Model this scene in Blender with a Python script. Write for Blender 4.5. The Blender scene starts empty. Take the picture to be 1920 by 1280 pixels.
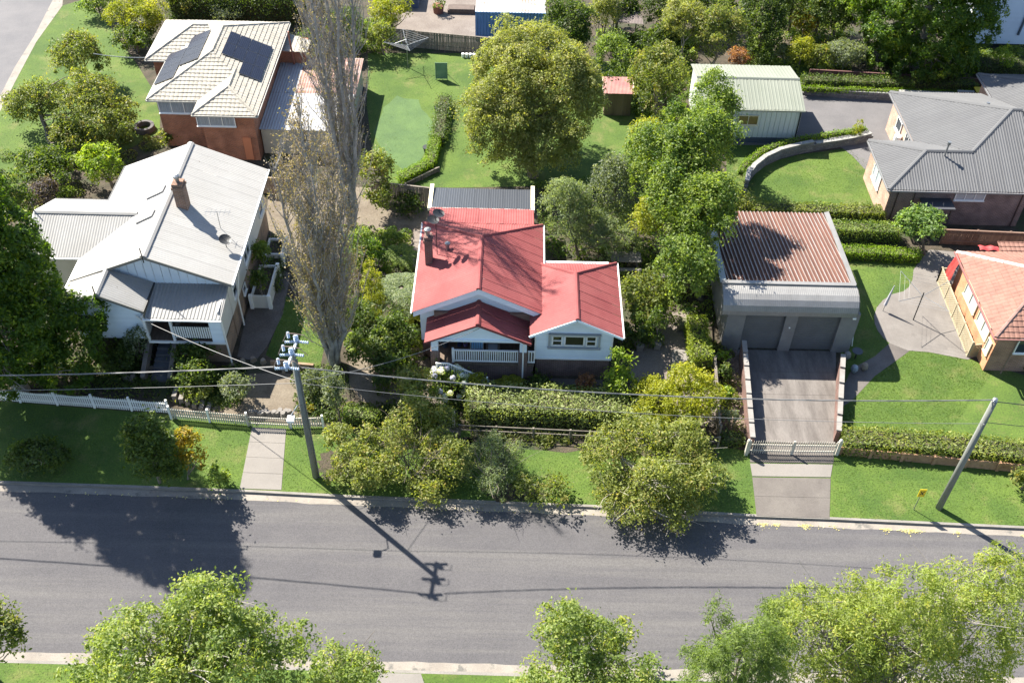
import bpy, math, random
import numpy as np
from mathutils import Vector
from mathutils.geometry import tessellate_polygon

# ---------------------------------------------------------------- camera, sky, sun, exposure
SC = bpy.context.scene
C = bpy.data.collections.new("place"); SC.collection.children.link(C)
FOC = 1925.0; CAMH = 42.0; PIT = math.radians(44.5); ROL = math.radians(1.3)
FW = np.array([0, math.cos(PIT), -math.sin(PIT)])
R0 = np.array([1.0, 0, 0]); U0 = np.array([0, math.sin(PIT), math.cos(PIT)])
RT = R0*math.cos(ROL)+U0*math.sin(ROL); UP = -R0*math.sin(ROL)+U0*math.cos(ROL)
cam_d = bpy.data.cameras.new("camera"); cam = bpy.data.objects.new("camera", cam_d)
SC.collection.objects.link(cam); SC.camera = cam
cam_d.sensor_width = 36.0; cam_d.lens = 36.0*FOC/1920.0
cam_d.clip_start = 0.5; cam_d.clip_end = 3000
from mathutils import Matrix
mt = Matrix(((RT[0], UP[0], -FW[0], 0), (RT[1], UP[1], -FW[1], 0), (RT[2], UP[2], -FW[2], CAMH), (0, 0, 0, 1)))
cam.matrix_world = mt

SUN = Vector((-0.697, 0.605, 1.0)).normalized()          # towards the sun
world = bpy.data.worlds.new("World"); SC.world = world; world.use_nodes = True
wn = world.node_tree.nodes; wl = world.node_tree.links
bg = wn["Background"]; sky = wn.new("ShaderNodeTexSky"); sky.sky_type = 'NISHITA'; sky.sun_disc = False
sky.sun_elevation = math.asin(SUN.z); sky.sun_rotation = math.atan2(SUN.x, SUN.y)
sky.air_density = 1.0; sky.dust_density = 0.6; sky.ozone_density = 1.5
wl.new(sky.outputs[0], bg.inputs[0]); bg.inputs[1].default_value = 0.078
sd = bpy.data.lights.new("sun", 'SUN'); sd.energy = 5.0; sd.angle = math.radians(0.55); sd.color = (1.0, 0.94, 0.83)
so = bpy.data.objects.new("sun", sd); SC.collection.objects.link(so)
so.rotation_euler = (-SUN).to_track_quat('-Z', 'Y').to_euler(); so.location = (-30, 60, 60)
SC.render.engine = 'CYCLES'
SC.view_settings.view_transform = 'Standard'; SC.view_settings.look = 'None'
SC.view_settings.gamma = 1.0; SC.view_settings.use_curve_mapping = False
SC.view_settings.exposure = 1.83

# ---------------------------------------------------------------- finding places: a sight line met with a level plane
def P(px, py, z=0.0):
    d = FW+RT*(px-960)/FOC+UP*(640-py)/FOC
    t = (z-CAMH)/d[2]
    return Vector((d[0]*t, d[1]*t, z))
def PP(px, py, p0, n):
    d = Vector(FW+RT*(px-960)/FOC+UP*(640-py)/FOC); c = Vector((0, 0, CAMH))
    t = (Vector(p0)-c).dot(n)/d.dot(n)
    return c+d*t
def scale_at(p):
    q = np.array([p[0], p[1], p[2]-CAMH]); return FOC/float(q@FW)

RNG = random.Random(7)
# ---------------------------------------------------------------- materials
MATS = {}
KEEP = dict(asphalt=.475, aged_concrete=.36, pale_concrete=.42, driveway_seal=.4, grey_roof_paint=.36, white_roof=.47, grey_white_roof=.44, bare_dirt=.40, grey_dirt=.42, pink_gravel=.42, white_capping=.36, rust_iron=.22, glint_worn_iron=.26, red_roof_paint=.50, bullnose_iron=.46, cream_tile=.47, terracotta_tile=.42, whitened_ridge=.5, cream_steel=.34, white_paint=1, white_weatherboard=1.1, white_wall=1.1, side_render=.95, grey_cladding=.95, roller_door=.8, pale_blue_cladding=1, pale_steel_wall=1, cream_block=.8,
            container_blue=1.9, line_white=.35, grass_ground=.60, pale_grass=.56, brown_grey_iron=.45, driveway_concrete=.42, yard_concrete=.46, mulch=.42, porch_wall=1, stair_blue=1, hedge_core=.9, bark=.7, pale_bark=.8, grey_branch=.62, poplar_bark=.85, poplar_twig=.85, grey_palings=.8,
            brown_palings=.7, bin_yellow=.7, sign_yellow=.8, porcelain=.8, arm_grey=.8, towel_blue=.9, cushion=.9, armchair=.9, lattice_wood=.5, pole_wood=.6, cream_paint=.8, cream_picket=.7, red_tarp=.6,
            container_roof=.6, stone_panel=.7, curtain=.8, orange_door=.9, plinth=.8, gutter_white=.8, blue_flashing=.7)
def mat(name, c1, c2=None, scale=1.0, rough=0.8, fine=0.0, fscale=30.0, bump=0.0, bscale=40.0, metal=0.0,
        stretch=(1, 1, 1), c3=None, s3=0.3, t3=0.55, w3=0.08, rnd=0.0, spec=0.5, coat=0.0, detail=5.0, st3=None):
    if name in MATS: return MATS[name]
    m = bpy.data.materials.new(name); m.use_nodes = True; MATS[name] = m; kk = KEEP.get(name, .54)
    c1, c2, c3 = [tuple(v*kk for v in c) if c is not None else None for c in (c1, c2, c3)]
    nt = m.node_tree; N = nt.nodes; L = nt.links; b = N["Principled BSDF"]
    b.inputs["Roughness"].default_value = rough; b.inputs["Metallic"].default_value = metal
    b.inputs["Specular IOR Level"].default_value = spec; b.inputs["Coat Weight"].default_value = coat
    geo = N.new("ShaderNodeNewGeometry"); mp = N.new("ShaderNodeMapping"); mp.inputs["Scale"].default_value = stretch
    L.new(geo.outputs["Position"], mp.inputs[0])
    mp3 = mp
    if st3: mp3 = N.new('ShaderNodeMapping'); mp3.inputs['Scale'].default_value = st3; L.new(geo.outputs['Position'], mp3.inputs[0])
    def noise(s, d=5.0, r=0.6, mp=mp):
        n = N.new("ShaderNodeTexNoise"); n.inputs["Scale"].default_value = s; n.inputs["Detail"].default_value = d
        n.inputs["Roughness"].default_value = r; L.new(mp.outputs[0], n.inputs["Vector"]); return n
    def mix(f, a, bb, mode='MIX'):
        x = N.new("ShaderNodeMix"); x.data_type = 'RGBA'; x.blend_type = mode
        if isinstance(f, float): x.inputs[0].default_value = f
        else: L.new(f, x.inputs[0])
        for i, v in ((6, a), (7, bb)):
            if isinstance(v, tuple): x.inputs[i].default_value = (*v, 1)
            else: L.new(v, x.inputs[i])
        return x.outputs[2]
    def ramp(src, lo, hi):
        r = N.new("ShaderNodeMapRange"); r.inputs[1].default_value = lo; r.inputs[2].default_value = hi
        L.new(src, r.inputs[0]); return r.outputs[0]
    col = c1
    if c2 is not None: col = mix(ramp(noise(scale, detail).outputs[0], 0.36, 0.64), c1, c2)
    if c3 is not None: col = mix(ramp(noise(s3, 6.0, 0.7, mp3).outputs[0], t3, t3+w3), col, c3)
    if fine > 0:
        fr = N.new("ShaderNodeMapRange"); fr.inputs[1].default_value = 0.3; fr.inputs[2].default_value = 0.7
        fr.inputs[3].default_value = 1-fine; fr.inputs[4].default_value = 1+fine
        L.new(noise(fscale, 3.0, 0.7).outputs[0], fr.inputs[0])
        cc = N.new("ShaderNodeCombineColor")
        for i in range(3): L.new(fr.outputs[0], cc.inputs[i])
        col = mix(1.0, col, cc.outputs[0], 'MULTIPLY')
    if rnd > 0:
        oi = N.new("ShaderNodeObjectInfo"); fr = N.new("ShaderNodeMapRange")
        fr.inputs[3].default_value = 1-rnd; fr.inputs[4].default_value = 1+rnd
        L.new(oi.outputs["Random"], fr.inputs[0]); cc = N.new("ShaderNodeCombineColor")
        for i in range(3): L.new(fr.outputs[0], cc.inputs[i])
        col = mix(1.0, col, cc.outputs[0], 'MULTIPLY')
    if isinstance(col, tuple): b.inputs["Base Color"].default_value = (*col, 1)
    else: L.new(col, b.inputs["Base Color"])
    if bump > 0:
        bp = N.new("ShaderNodeBump"); bp.inputs["Strength"].default_value = bump; bp.inputs["Distance"].default_value = 0.03
        L.new(noise(bscale, 4.0, 0.7).outputs[0], bp.inputs["Height"]); L.new(bp.outputs[0], b.inputs["Normal"])
    return m

def brick_mat(name, c1, c2, mortar, sx=0.24, sz=0.086):
    m = bpy.data.materials.new(name); m.use_nodes = True; nt = m.node_tree; N = nt.nodes; L = nt.links; MATS[name] = m
    b = N["Principled BSDF"]; b.inputs["Roughness"].default_value = 0.9
    geo = N.new("ShaderNodeNewGeometry"); sp = N.new("ShaderNodeSeparateXYZ"); L.new(geo.outputs["Position"], sp.inputs[0])
    ad = N.new("ShaderNodeMath"); L.new(sp.outputs[0], ad.inputs[0]); L.new(sp.outputs[1], ad.inputs[1])
    cb = N.new("ShaderNodeCombineXYZ"); L.new(ad.outputs[0], cb.inputs[0]); L.new(sp.outputs[2], cb.inputs[1])
    t = N.new("ShaderNodeTexBrick"); t.inputs["Scale"].default_value = 1.0
    t.inputs["Brick Width"].default_value = sx; t.inputs["Row Height"].default_value = sz
    t.inputs["Mortar Size"].default_value = 0.010; t.inputs["Color1"].default_value = (*c1, 1)
    t.inputs["Color2"].default_value = (*c2, 1); t.inputs["Mortar"].default_value = (*mortar, 1)
    L.new(cb.outputs[0], t.inputs["Vector"])
    n = N.new("ShaderNodeTexNoise"); n.inputs["Scale"].default_value = 1.3; n.inputs["Detail"].default_value = 6
    L.new(geo.outputs["Position"], n.inputs["Vector"])
    fr = N.new("ShaderNodeMapRange"); fr.inputs[1].default_value = 0.3; fr.inputs[2].default_value = 0.7
    fr.inputs[3].default_value = 0.7; fr.inputs[4].default_value = 1.2; L.new(n.outputs[0], fr.inputs[0])
    cc = N.new("ShaderNodeCombineColor")
    for i in range(3): L.new(fr.outputs[0], cc.inputs[i])
    x = N.new("ShaderNodeMix"); x.data_type = 'RGBA'; x.blend_type = 'MULTIPLY'; x.inputs[0].default_value = 1
    L.new(t.outputs[0], x.inputs[6]); L.new(cc.outputs[0], x.inputs[7]); L.new(x.outputs[2], b.inputs["Base Color"])
    bp = N.new("ShaderNodeBump"); bp.inputs["Strength"].default_value = 0.5; bp.inputs["Distance"].default_value = 0.01
    bp.invert = True; L.new(t.outputs["Fac"], bp.inputs["Height"]); L.new(bp.outputs[0], b.inputs["Normal"])
    return m

LEAFM = {}
def leaf_mat(ca, cb, cc=None, trans=0.35):
    trans = trans+.18
    key = (ca, cb, cc, trans)
    if key in LEAFM: return LEAFM[key]
    m = bpy.data.materials.new("leaf_%d" % len(LEAFM)); m.use_nodes = True; LEAFM[key] = m
    nt = m.node_tree; N = nt.nodes; L = nt.links; b = N["Principled BSDF"]; out = N["Material Output"]
    at = N.new("ShaderNodeAttribute"); at.attribute_name = "tint"
    r = N.new("ShaderNodeValToRGB"); r.color_ramp.elements[0].color = (*ca, 1); r.color_ramp.elements[0].position = 0.1
    r.color_ramp.elements[1].color = (*cb, 1); r.color_ramp.elements[1].position = 0.8
    if cc:
        e = r.color_ramp.elements.new(0.97); e.color = (*cc, 1); r.color_ramp.elements[1].position = 0.72
    L.new(at.outputs["Fac"], r.inputs[0]); L.new(r.outputs[0], b.inputs["Base Color"])
    b.inputs["Roughness"].default_value = 0.48; b.inputs["Specular IOR Level"].default_value = 0.35
    tr = N.new("ShaderNodeBsdfTranslucent"); mx = N.new("ShaderNodeMixShader"); mx.inputs[0].default_value = trans
    g = N.new("ShaderNodeMix"); g.data_type = 'RGBA'; g.blend_type = 'MULTIPLY'; g.inputs[0].default_value = 1
    L.new(r.outputs[0], g.inputs[6]); g.inputs[7].default_value = (1.65, 1.65, 0.55, 1); L.new(g.outputs[2], tr.inputs[0])
    L.new(b.outputs[0], mx.inputs[1]); L.new(tr.outputs[0], mx.inputs[2]); L.new(mx.outputs[0], out.inputs[0])
    return m

def glass_mat(name, col, rough=0.06, spec=0.8):
    m = bpy.data.materials.new(name); m.use_nodes = True; b = m.node_tree.nodes["Principled BSDF"]
    b.inputs["Base Color"].default_value = (*col, 1); b.inputs["Roughness"].default_value = rough
    b.inputs["Specular IOR Level"].default_value = spec; return m

# ---------------------------------------------------------------- objects
WL = {}
def wloc(o): return WL[o.name] if o is not None else Vector((0, 0, 0))
def thing(name, label, cat, loc, group=None, kind=None):
    o = bpy.data.objects.new(name, None); C.objects.link(o); o.location = loc; o.empty_display_size = 0.3
    WL[o.name] = Vector(loc); tag(o, label, cat, group, kind); return o
def tag(o, label=None, cat=None, group=None, kind=None):
    if label: o["label"] = label
    if cat: o["category"] = cat
    if group: o["group"] = group
    if kind: o["kind"] = kind
    return o
def link(name, me, m, parent, loc, rot=None, scl=None):
    o = bpy.data.objects.new(name, me); C.objects.link(o)
    if parent is not None: o.parent = parent
    o.location = Vector(loc)-wloc(parent); WL[o.name] = Vector(loc)
    if rot is not None: o.rotation_euler = rot
    if scl is not None: o.scale = scl
    if m is not None and len(me.materials) == 0: me.materials.append(m)
    return o
class MB:
    def __init__(s): s.v = []; s.f = []; s.m = []
    def add(s, vs, fs, mi=0):
        k = len(s.v); s.v += [tuple(p) for p in vs]
        for f in fs: s.f.append([i+k for i in f]); s.m.append(mi)
        return s
    def box(s, a, b, mi=0):
        x0, y0, z0 = a; x1, y1, z1 = b
        return s.add([(x0, y0, z0), (x1, y0, z0), (x1, y1, z0), (x0, y1, z0), (x0, y0, z1), (x1, y0, z1), (x1, y1, z1), (x0, y1, z1)],
                     [(3, 2, 1, 0), (4, 5, 6, 7), (0, 1, 5, 4), (1, 2, 6, 5), (2, 3, 7, 6), (3, 0, 4, 7)], mi)
    def beam(s, a, b, w, h, up=(0, 0, 1), mi=0):
        a = Vector(a); b = Vector(b); d = (b-a).normalized(); u = Vector(up)
        sx = d.cross(u)
        if sx.length < 1e-4: sx = d.cross(Vector((0, 1, 0)))
        sx.normalize(); uz = sx.cross(d).normalized(); v = []
        for p in (a, b):
            for i, j in ((-1, -1), (1, -1), (1, 1), (-1, 1)): v.append(p+sx*i*w/2+uz*j*h/2)
        return s.add(v, [(0, 1, 2, 3), (7, 6, 5, 4), (0, 4, 5, 1), (1, 5, 6, 2), (2, 6, 7, 3), (3, 7, 4, 0)], mi)
    def tube(s, pts, rs, n=6, cap=True, mi=0):
        pts = [Vector(p) for p in pts]
        if not hasattr(rs, '__len__'): rs = [rs]*len(pts)
        k = len(s.v); prev = None
        for i, p in enumerate(pts):
            d = (pts[min(i+1, len(pts)-1)]-pts[max(i-1, 0)]).normalized()
            a = d.cross(Vector((0, 0, 1))) if abs(d.z) < 0.95 else d.cross(Vector((1, 0, 0)))
            a.normalize(); b = d.cross(a).normalized()
            if prev is not None and a.dot(prev) < 0: a = -a; b = -b
            prev = a
            for j in range(n):
                t = 2*math.pi*j/n; s.v.append(tuple(p+(a*math.cos(t)+b*math.sin(t))*rs[i]))
        for i in range(len(pts)-1):
            for j in range(n):
                q = k+i*n; s.f.append([q+j, q+(j+1) % n, q+n+(j+1) % n, q+n+j]); s.m.append(mi)
        if cap:
            s.f.append([k+j for j in range(n)][::-1]); s.m.append(mi)
            s.f.append([k+(len(pts)-1)*n+j for j in range(n)]); s.m.append(mi)
        return s
    def prism(s, pts, off, mi=0):
        n = len(pts); off = Vector(off); v = [Vector(p) for p in pts]+[Vector(p)+off for p in pts]
        fs = [tuple(range(n))[::-1], tuple(range(n, 2*n))]+[(i, (i+1) % n, n+(i+1) % n, n+i) for i in range(n)]
        return s.add(v, fs, mi)
    def mesh(s, name, mats, origin=(0, 0, 0), smooth=False):
        me = bpy.data.meshes.new(name); ox, oy, oz = origin
        me.from_pydata([(a-ox, b-oy, c-oz) for a, b, c in s.v], [], s.f); me.update()
        for m in (mats if isinstance(mats, (list, tuple)) else [mats]): me.materials.append(m)
        if isinstance(mats, (list, tuple)) and len(mats) > 1: me.polygons.foreach_set("material_index", s.m)
        if smooth: me.polygons.foreach_set("use_smooth", [True]*len(me.polygons))
        return me
    def build(s, name, mats, parent=None, smooth=False, kind=None):
        xs, ys, zs = zip(*s.v); o3 = ((min(xs)+max(xs))/2, (min(ys)+max(ys))/2, min(zs))
        o = link(name, s.mesh(name, mats, o3, smooth), None, parent, o3)
        if kind: o["kind"] = kind
        return o
def clip(poly, ax, lo, hi):
    def half(pl, sg, c):
        out = []
        for i in range(len(pl)):
            p, q = pl[i], pl[(i+1) % len(pl)]; dp = sg*(p[ax]-c); dq = sg*(q[ax]-c)
            if dp >= 0: out.append(p)
            if (dp > 0 > dq) or (dp < 0 < dq):
                t = dp/(dp-dq); out.append((p[0]+(q[0]-p[0])*t, p[1]+(q[1]-p[1])*t))
        return out
    r = half(poly, 1, lo); r = half(r, -1, hi) if len(r) > 2 else []
    return r if len(r) > 2 else []
def area2(p): return abs(sum(p[i][0]*p[(i+1) % len(p)][1]-p[(i+1) % len(p)][0]*p[i][1] for i in range(len(p))))/2
def plane_frame(pts, down=None):
    p0 = Vector(pts[0]); n = Vector((0, 0, 0)); c = sum((Vector(p) for p in pts), Vector())/len(pts)
    for i in range(len(pts)): n += (Vector(pts[i])-c).cross(Vector(pts[(i+1) % len(pts)])-c)
    n.normalize()
    if n.z < 0: n = -n
    d = Vector(down) if down else Vector((n.x, n.y, 0))
    d = (d-n*d.dot(n)).normalized(); s = d.cross(n).normalized()
    return c, s, d, n
def ribbed(parent, pts, mats, period=0.15, amp=0.02, sheet=0.78, prof=(0, 1), name="roof_sheet", down=None, mi=None):
    c, s, d, n = plane_frame(pts, down); lap = .005 if getattr(mats, 'name', '') in ('white_roof', 'grey_white_roof') else .016
    poly = [((Vector(p)-c).dot(s), (Vector(p)-c).dot(d)) for p in pts]
    s0 = min(p[0] for p in poly); s1 = max(p[0] for p in poly); k = len(prof); st = period/k
    nrib = max(1, round(sheet/period)); W = nrib*period; a = s0
    while a < s1-1e-6:
        mb = MB(); lift = RNG.uniform(0, 0.004)
        for j in range(nrib*k):
            lo = a+j*st; hi = min(lo+st, s1)
            if lo >= s1: break
            q = clip(poly, 0, lo, hi)
            if len(q) < 3 or area2(q) < 1e-5: continue
            vs = []
            for (x, y) in q:
                t = (x-lo)/st; h = prof[j % k]*(1-t)+prof[(j+1) % k]*t
                vs.append(c+s*x+d*y+n*(h*amp+lift+lap*(x-a)/W))
            mb.add(vs, [tuple(range(len(vs)))], (mi[j % k] if mi else 0))
        if mb.v: mb.build(name, mats, parent)
        a += W
def tiled(parent, pts, mats, cw=0.30, ch=0.33, single=0, name="roof_tile", lift=0.035, down=None, gap=0.0, flat=False, jit=0.006, rest="roof_tiles", prof=None):
    """courses of tiles on a sloping polygon, each tile clipped to the polygon; the first `single` are objects"""
    c, s, d, n = plane_frame(pts, down)
    poly = [((Vector(p)-c).dot(s), (Vector(p)-c).dot(d)) for p in pts]
    s0, s1 = min(p[0] for p in poly), max(p[0] for p in poly); t0, t1 = min(p[1] for p in poly), max(p[1] for p in poly)
    acc = MB(); cnt = 0; t = t1; row = 0
    pr = prof or ((0, 0) if flat else (0, 0.9, 0.9, 0.1))
    while t > t0+1e-6:
        lo_t = t-ch; x = s0-(cw/2 if (row % 2 and flat) else 0)
        while x < s1-1e-6:
            mb = MB(); jt = RNG.uniform(-jit, jit); k = len(pr)-1; w = cw-gap
            for j in range(k):
                q = clip(clip(poly, 0, x+w*j/k, x+w*(j+1)/k), 1, lo_t+gap, t)
                if len(q) < 3 or area2(q) < 2e-4: continue
                vs = []
                for (u, v) in q:
                    f = (u-x-w*j/k)/(w/k); h = pr[j]*(1-f)+pr[j+1]*f
                    vs.append(c+s*u+d*v+n*(h*0.022+lift*(v-lo_t)/ch+jt))
                m_ = len(vs); lowv = [c+s*u+d*v-n*0.01 for (u, v) in q]
                fs = [tuple(range(m_))]+[(i, (i+1) % m_, m_+(i+1) % m_, m_+i)[::-1] for i in range(m_)]
                mb.add(vs+lowv, fs)
            if mb.v:
                if cnt < single: mb.build(name, mats, parent)
                else: acc.add(mb.v, mb.f)
                cnt += 1
            x += cw
        t -= ch; row += 1
    if acc.v: acc.build(rest, mats, parent, kind="stuff")
    return cnt
def sheet(name, pix, z, m, parent=None, world_pts=None, kind="structure"):
    pts = world_pts or [P(x, y, z) for x, y in pix]
    pts = [Vector((p[0], p[1], z)) for p in pts]
    tr = tessellate_polygon([pts]); mb = MB()
    fs = []
    for t in tr:
        a, b, c = (pts[i] for i in t)
        fs.append(t if (b-a).cross(c-a).z > 0 else t[::-1])
    mb.add(pts, fs); o = mb.build(name, m, parent)
    if kind: o["kind"] = kind
    return o
def lerp(a, b, t): return Vector(a)*(1-t)+Vector(b)*t
# ---------------------------------------------------------------- foliage
def leaf_mesh(name, cen, nrm, size, tint, m, asp=0.5, rg=None):
    n = len(cen); rg = rg or np.random.default_rng(1)
    r = rg.normal(size=(n, 3)); t = np.cross(nrm, r); t /= np.linalg.norm(t, axis=1, keepdims=True)+1e-9
    b = np.cross(nrm, t); b /= np.linalg.norm(b, axis=1, keepdims=True)+1e-9
    L = size[:, None]*0.62; Wd = L*asp; cup = nrm*L*0.22
    v = np.empty((n, 4, 3)); v[:, 0] = cen-t*L; v[:, 1] = cen+b*Wd+cup; v[:, 2] = cen+t*L; v[:, 3] = cen-b*Wd+cup
    v = v.reshape(-1, 3)
    o3 = np.array([v[:, 0].mean(), v[:, 1].mean(), v[:, 2].min()]); v = v-o3
    me = bpy.data.meshes.new(name); me.vertices.add(n*4); me.vertices.foreach_set("co", v.ravel().astype(np.float32))
    k = np.arange(n)*4
    lo = np.stack([k, k+1, k+2, k, k+2, k+3], 1).ravel().astype(np.int32)
    me.loops.add(n*6); me.loops.foreach_set("vertex_index", lo)
    me.polygons.add(n*2); me.polygons.foreach_set("loop_start", (np.arange(n*2)*3).astype(np.int32))
    me.update(calc_edges=True)
    a = me.attributes.new("tint", 'FLOAT', 'FACE'); a.data.foreach_set("value", np.repeat(tint, 2).astype(np.float32))
    me.materials.append(m); return me, Vector(o3)
def leaf_obj(name, cen, nrm, size, tint, m, parent, asp=0.5, rg=None):
    me, o3 = leaf_mesh(name, cen, nrm, size, tint, m, asp, rg); return link(name, me, None, parent, o3)
def unit(a): return a/(np.linalg.norm(a, axis=-1, keepdims=True)+1e-9)
def crown(lobes, clump, leaf, rg, dens=1.15, inner=0.25, spread=0.75, flat=0.55, up=0.5, droop=0.0, low=-0.35, fuzz=0.12):
    """lobes: (x,y,z,r,rz). returns leaf centres, normals, sizes, tints, clump centres"""
    L = np.array(lobes, float); ar = L[:, 3]*(L[:, 3]+L[:, 4]); tot = 4*math.pi*(ar/2).sum()
    nc = max(6, int(tot*0.62/(clump*clump*2.2)))
    pick = rg.choice(len(L), size=nc*3, p=ar/ar.sum()); d = unit(rg.normal(size=(nc*3, 3)))
    d[:, 2] = np.where((d[:, 2] < low) & (rg.random(nc*3) < 0.8), -d[:, 2], d[:, 2])
    rr = np.where(rg.random(nc*3) < inner, rg.uniform(0.35, 0.85, nc*3), rg.uniform(0.86, 1.0+fuzz, nc*3))
    far = (rg.random(nc*3) < fuzz*.55) & (d[:, 2] > -.1); rr = np.where(far, rg.uniform(1.08, 1.18+fuzz*.9, nc*3), rr)
    q = L[pick]; c = q[:, :3]+d*rr[:, None]*np.stack([q[:, 3], q[:, 3], q[:, 4]], 1)
    # how deep inside any lobe: drop the deep ones
    dep = np.full(len(c), 9.0)
    for l in L:
        dep = np.minimum(dep, np.sqrt(((c[:, 0]-l[0])/l[3])**2+((c[:, 1]-l[1])/l[3])**2+((c[:, 2]-l[2])/l[4])**2))
    keep = (dep > 0.62) & (c[:, 2] > 0.05); c = c[keep][:nc]; d = d[keep][:nc]; far = far[keep][:nc]; nc = len(c)
    cs = clump*rg.uniform(0.5, 1.5, nc)*np.where(far, .7, 1); nl = max(4, int(dens*2.2*clump*clump/(leaf*leaf*0.5)))
    ct = rg.random(nc)
    idx = np.repeat(np.arange(nc), nl); n = len(idx)
    ax = unit(d[idx]+rg.normal(size=(n, 3))*0.05+np.array([0, 0, up])*0.6)
    off = rg.normal(size=(n, 3))*spread*0.62; dn = (off*ax).sum(1, keepdims=True); off = off-ax*dn*(1-flat)
    p = c[idx]+off*cs[idx][:, None]
    if droop: p[:, 2] -= droop*((off**2).sum(1))*cs[idx]
    nm = unit(ax*0.8+rg.normal(size=(n, 3))*0.62+np.array([0, 0, up*0.5]))
    tint = np.clip(0.62*ct[idx]+0.38*rg.random(n), 0, 1)
    sz = leaf*rg.uniform(0.6, 1.35, n); k = p[:, 2] > 0.02
    return p[k], nm[k], sz[k], tint[k], c
def lobes_of(x, y, z, r, rz, rg, n=7, k=0.5, jit=0.32, shape='round'):
    out = []
    if shape == 'cone':
        m = 7
        for i in range(m):
            f = i/(m-1); zz = z-rz+2*rz*(0.08+0.84*f); rr = r*(1.0-0.86*f)*0.72
            for j in range(max(1, int(6*(1-f)))):
                a = rg.uniform(0, 6.28); q = r*(1-f)*0.42
                out.append((x+q*math.cos(a), y+q*math.sin(a), zz+rg.uniform(-.1, .1)*rz, max(rr, .2*r), rz*0.3))
        return out
    if shape == 'column':
        m = max(4, int(rz/r*2.2))
        for i in range(m):
            f = i/(m-1); rr = r*(0.75+0.35*math.sin(math.pi*min(1, f*1.15)))*(1 if f < .8 else .7)
            out.append((x+rg.uniform(-.12, .12)*r, y+rg.uniform(-.12, .12)*r, z-rz*0.85+1.7*rz*f, rr, rz/m*1.7))
        return out
    out.append((x, y, z-.06*rz, r*0.60, rz*0.66))
    for i in range(n):
        d = rg.normal(size=3); d /= np.linalg.norm(d)
        if d[2] < -0.3: d[2] *= -1
        kk = k*rg.uniform(1-jit, 1+jit); q = rg.uniform(.90, 1.12)-kk*0.95
        if i % 4 == 3: kk *= .6; q += .30
        out.append((x+d[0]*r*q, y+d[1]*r*q, z+d[2]*rz*q, r*kk, rz*kk))
    return out
def limb(mb, a, b, r0, r1, rg, bend=0.12, n=5, seg=4):
    a = np.array(a, float); b = np.array(b, float); L = np.linalg.norm(b-a); pts = []; rs = []
    o = rg.normal(size=3)*bend*L; o[2] = abs(o[2])*0.5
    for i in range(seg+1):
        t = i/seg; pts.append(a+(b-a)*t+o*math.sin(math.pi*t)+(rg.normal(size=3)*0.02*L if 0 < i < seg else 0)); rs.append(r0+(r1-r0)*t)
    mb.tube(pts, rs, n, cap=False); return pts
BARK = lambda: mat("bark", (0.16, 0.13, 0.10), (0.27, 0.23, 0.19), 3.0, 0.9, fine=0.3, fscale=25)
BARKP = lambda: mat("pale_bark", (0.30, 0.27, 0.23), (0.42, 0.39, 0.34), 2.0, 0.9, fine=0.3, fscale=25)
SPEC = {
 # ca (dark) cb (light) cc (rare), leaf, clump, dens
 'olive':  dict(ca=(.045, .075, .012), cb=(.125, .165, .028), cc=(.21, .19, .05), leaf=.15, clump=.50, n=9),
 'oliveb': dict(ca=(.060, .085, .014), cb=(.170, .200, .036), cc=(.26, .22, .06), leaf=.15, clump=.46, n=10),
 'street': dict(ca=(.062, .090, .018), cb=(.165, .185, .040), cc=(.27, .19, .07), leaf=.16, clump=.42, n=12, dens=.8, inner=.35, spread=.9, fuzz=.2, limbs=26),
 'broad':  dict(ca=(.065, .095, .016), cb=(.175, .195, .045), cc=(.26, .21, .08), leaf=.15, clump=.55, n=22, k=.36),
 'green':  dict(ca=(.035, .078, .012), cb=(.100, .170, .024), cc=(.16, .22, .03), leaf=.16, clump=.5, n=9),
 'bright': dict(ca=(.075, .145, .010), cb=(.190, .280, .022), cc=(.28, .32, .03), leaf=.15, clump=.4, n=5),
 'lime':   dict(ca=(.120, .155, .008), cb=(.270, .280, .016), cc=(.36, .33, .03), leaf=.13, clump=.4, n=9),
 'dark':   dict(ca=(.018, .042, .010), cb=(.050, .092, .018), cc=(.085, .13, .03), leaf=.16, clump=.48, n=7),
 'camel':  dict(ca=(.020, .045, .010), cb=(.070, .115, .028), cc=(.16, .19, .06), leaf=.15, clump=.42, n=8),
 'grey':   dict(ca=(.070, .095, .050), cb=(.165, .195, .125), cc=(.24, .26, .17), leaf=.12, clump=.36, n=9, dens=.8, fuzz=.2),
 'conif':  dict(ca=(.018, .050, .008), cb=(.060, .115, .014), cc=(.13, .19, .02), leaf=.15, clump=.42, n=12, dens=1.3, spread=.6),
 'pine':   dict(ca=(.050, .115, .022), cb=(.120, .215, .045), cc=(.19, .28, .07), leaf=.17, clump=.36, n=14, asp=.16, dens=.55, k=.38, fuzz=.2),
 'pale':   dict(ca=(.130, .170, .035), cb=(.270, .310, .070), cc=(.38, .34, .07), leaf=.15, clump=.42, n=14, k=.36, asp=.3, dens=.6, fuzz=.25, limbs=46),
 'purple': dict(ca=(.050, .040, .050), cb=(.140, .110, .120), cc=(.25, .22, .24), leaf=.12, clump=.3, n=6, dens=.8),
 'bronze': dict(ca=(.160, .080, .040), cb=(.330, .160, .090), cc=(.42, .26, .15), leaf=.11, clump=.28, n=6),
 'wispy':  dict(ca=(.080, .120, .050), cb=(.170, .220, .100), cc=(.26, .30, .16), leaf=.11, clump=.34, n=10, asp=.25, dens=.5, fuzz=.3, limbs=26),
 'yellow': dict(ca=(.150, .140, .015), cb=(.300, .240, .020), cc=(.40, .24, .04), leaf=.14, clump=.34, n=6),
}
SEED = [100]
LEAVES = [0]
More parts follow.
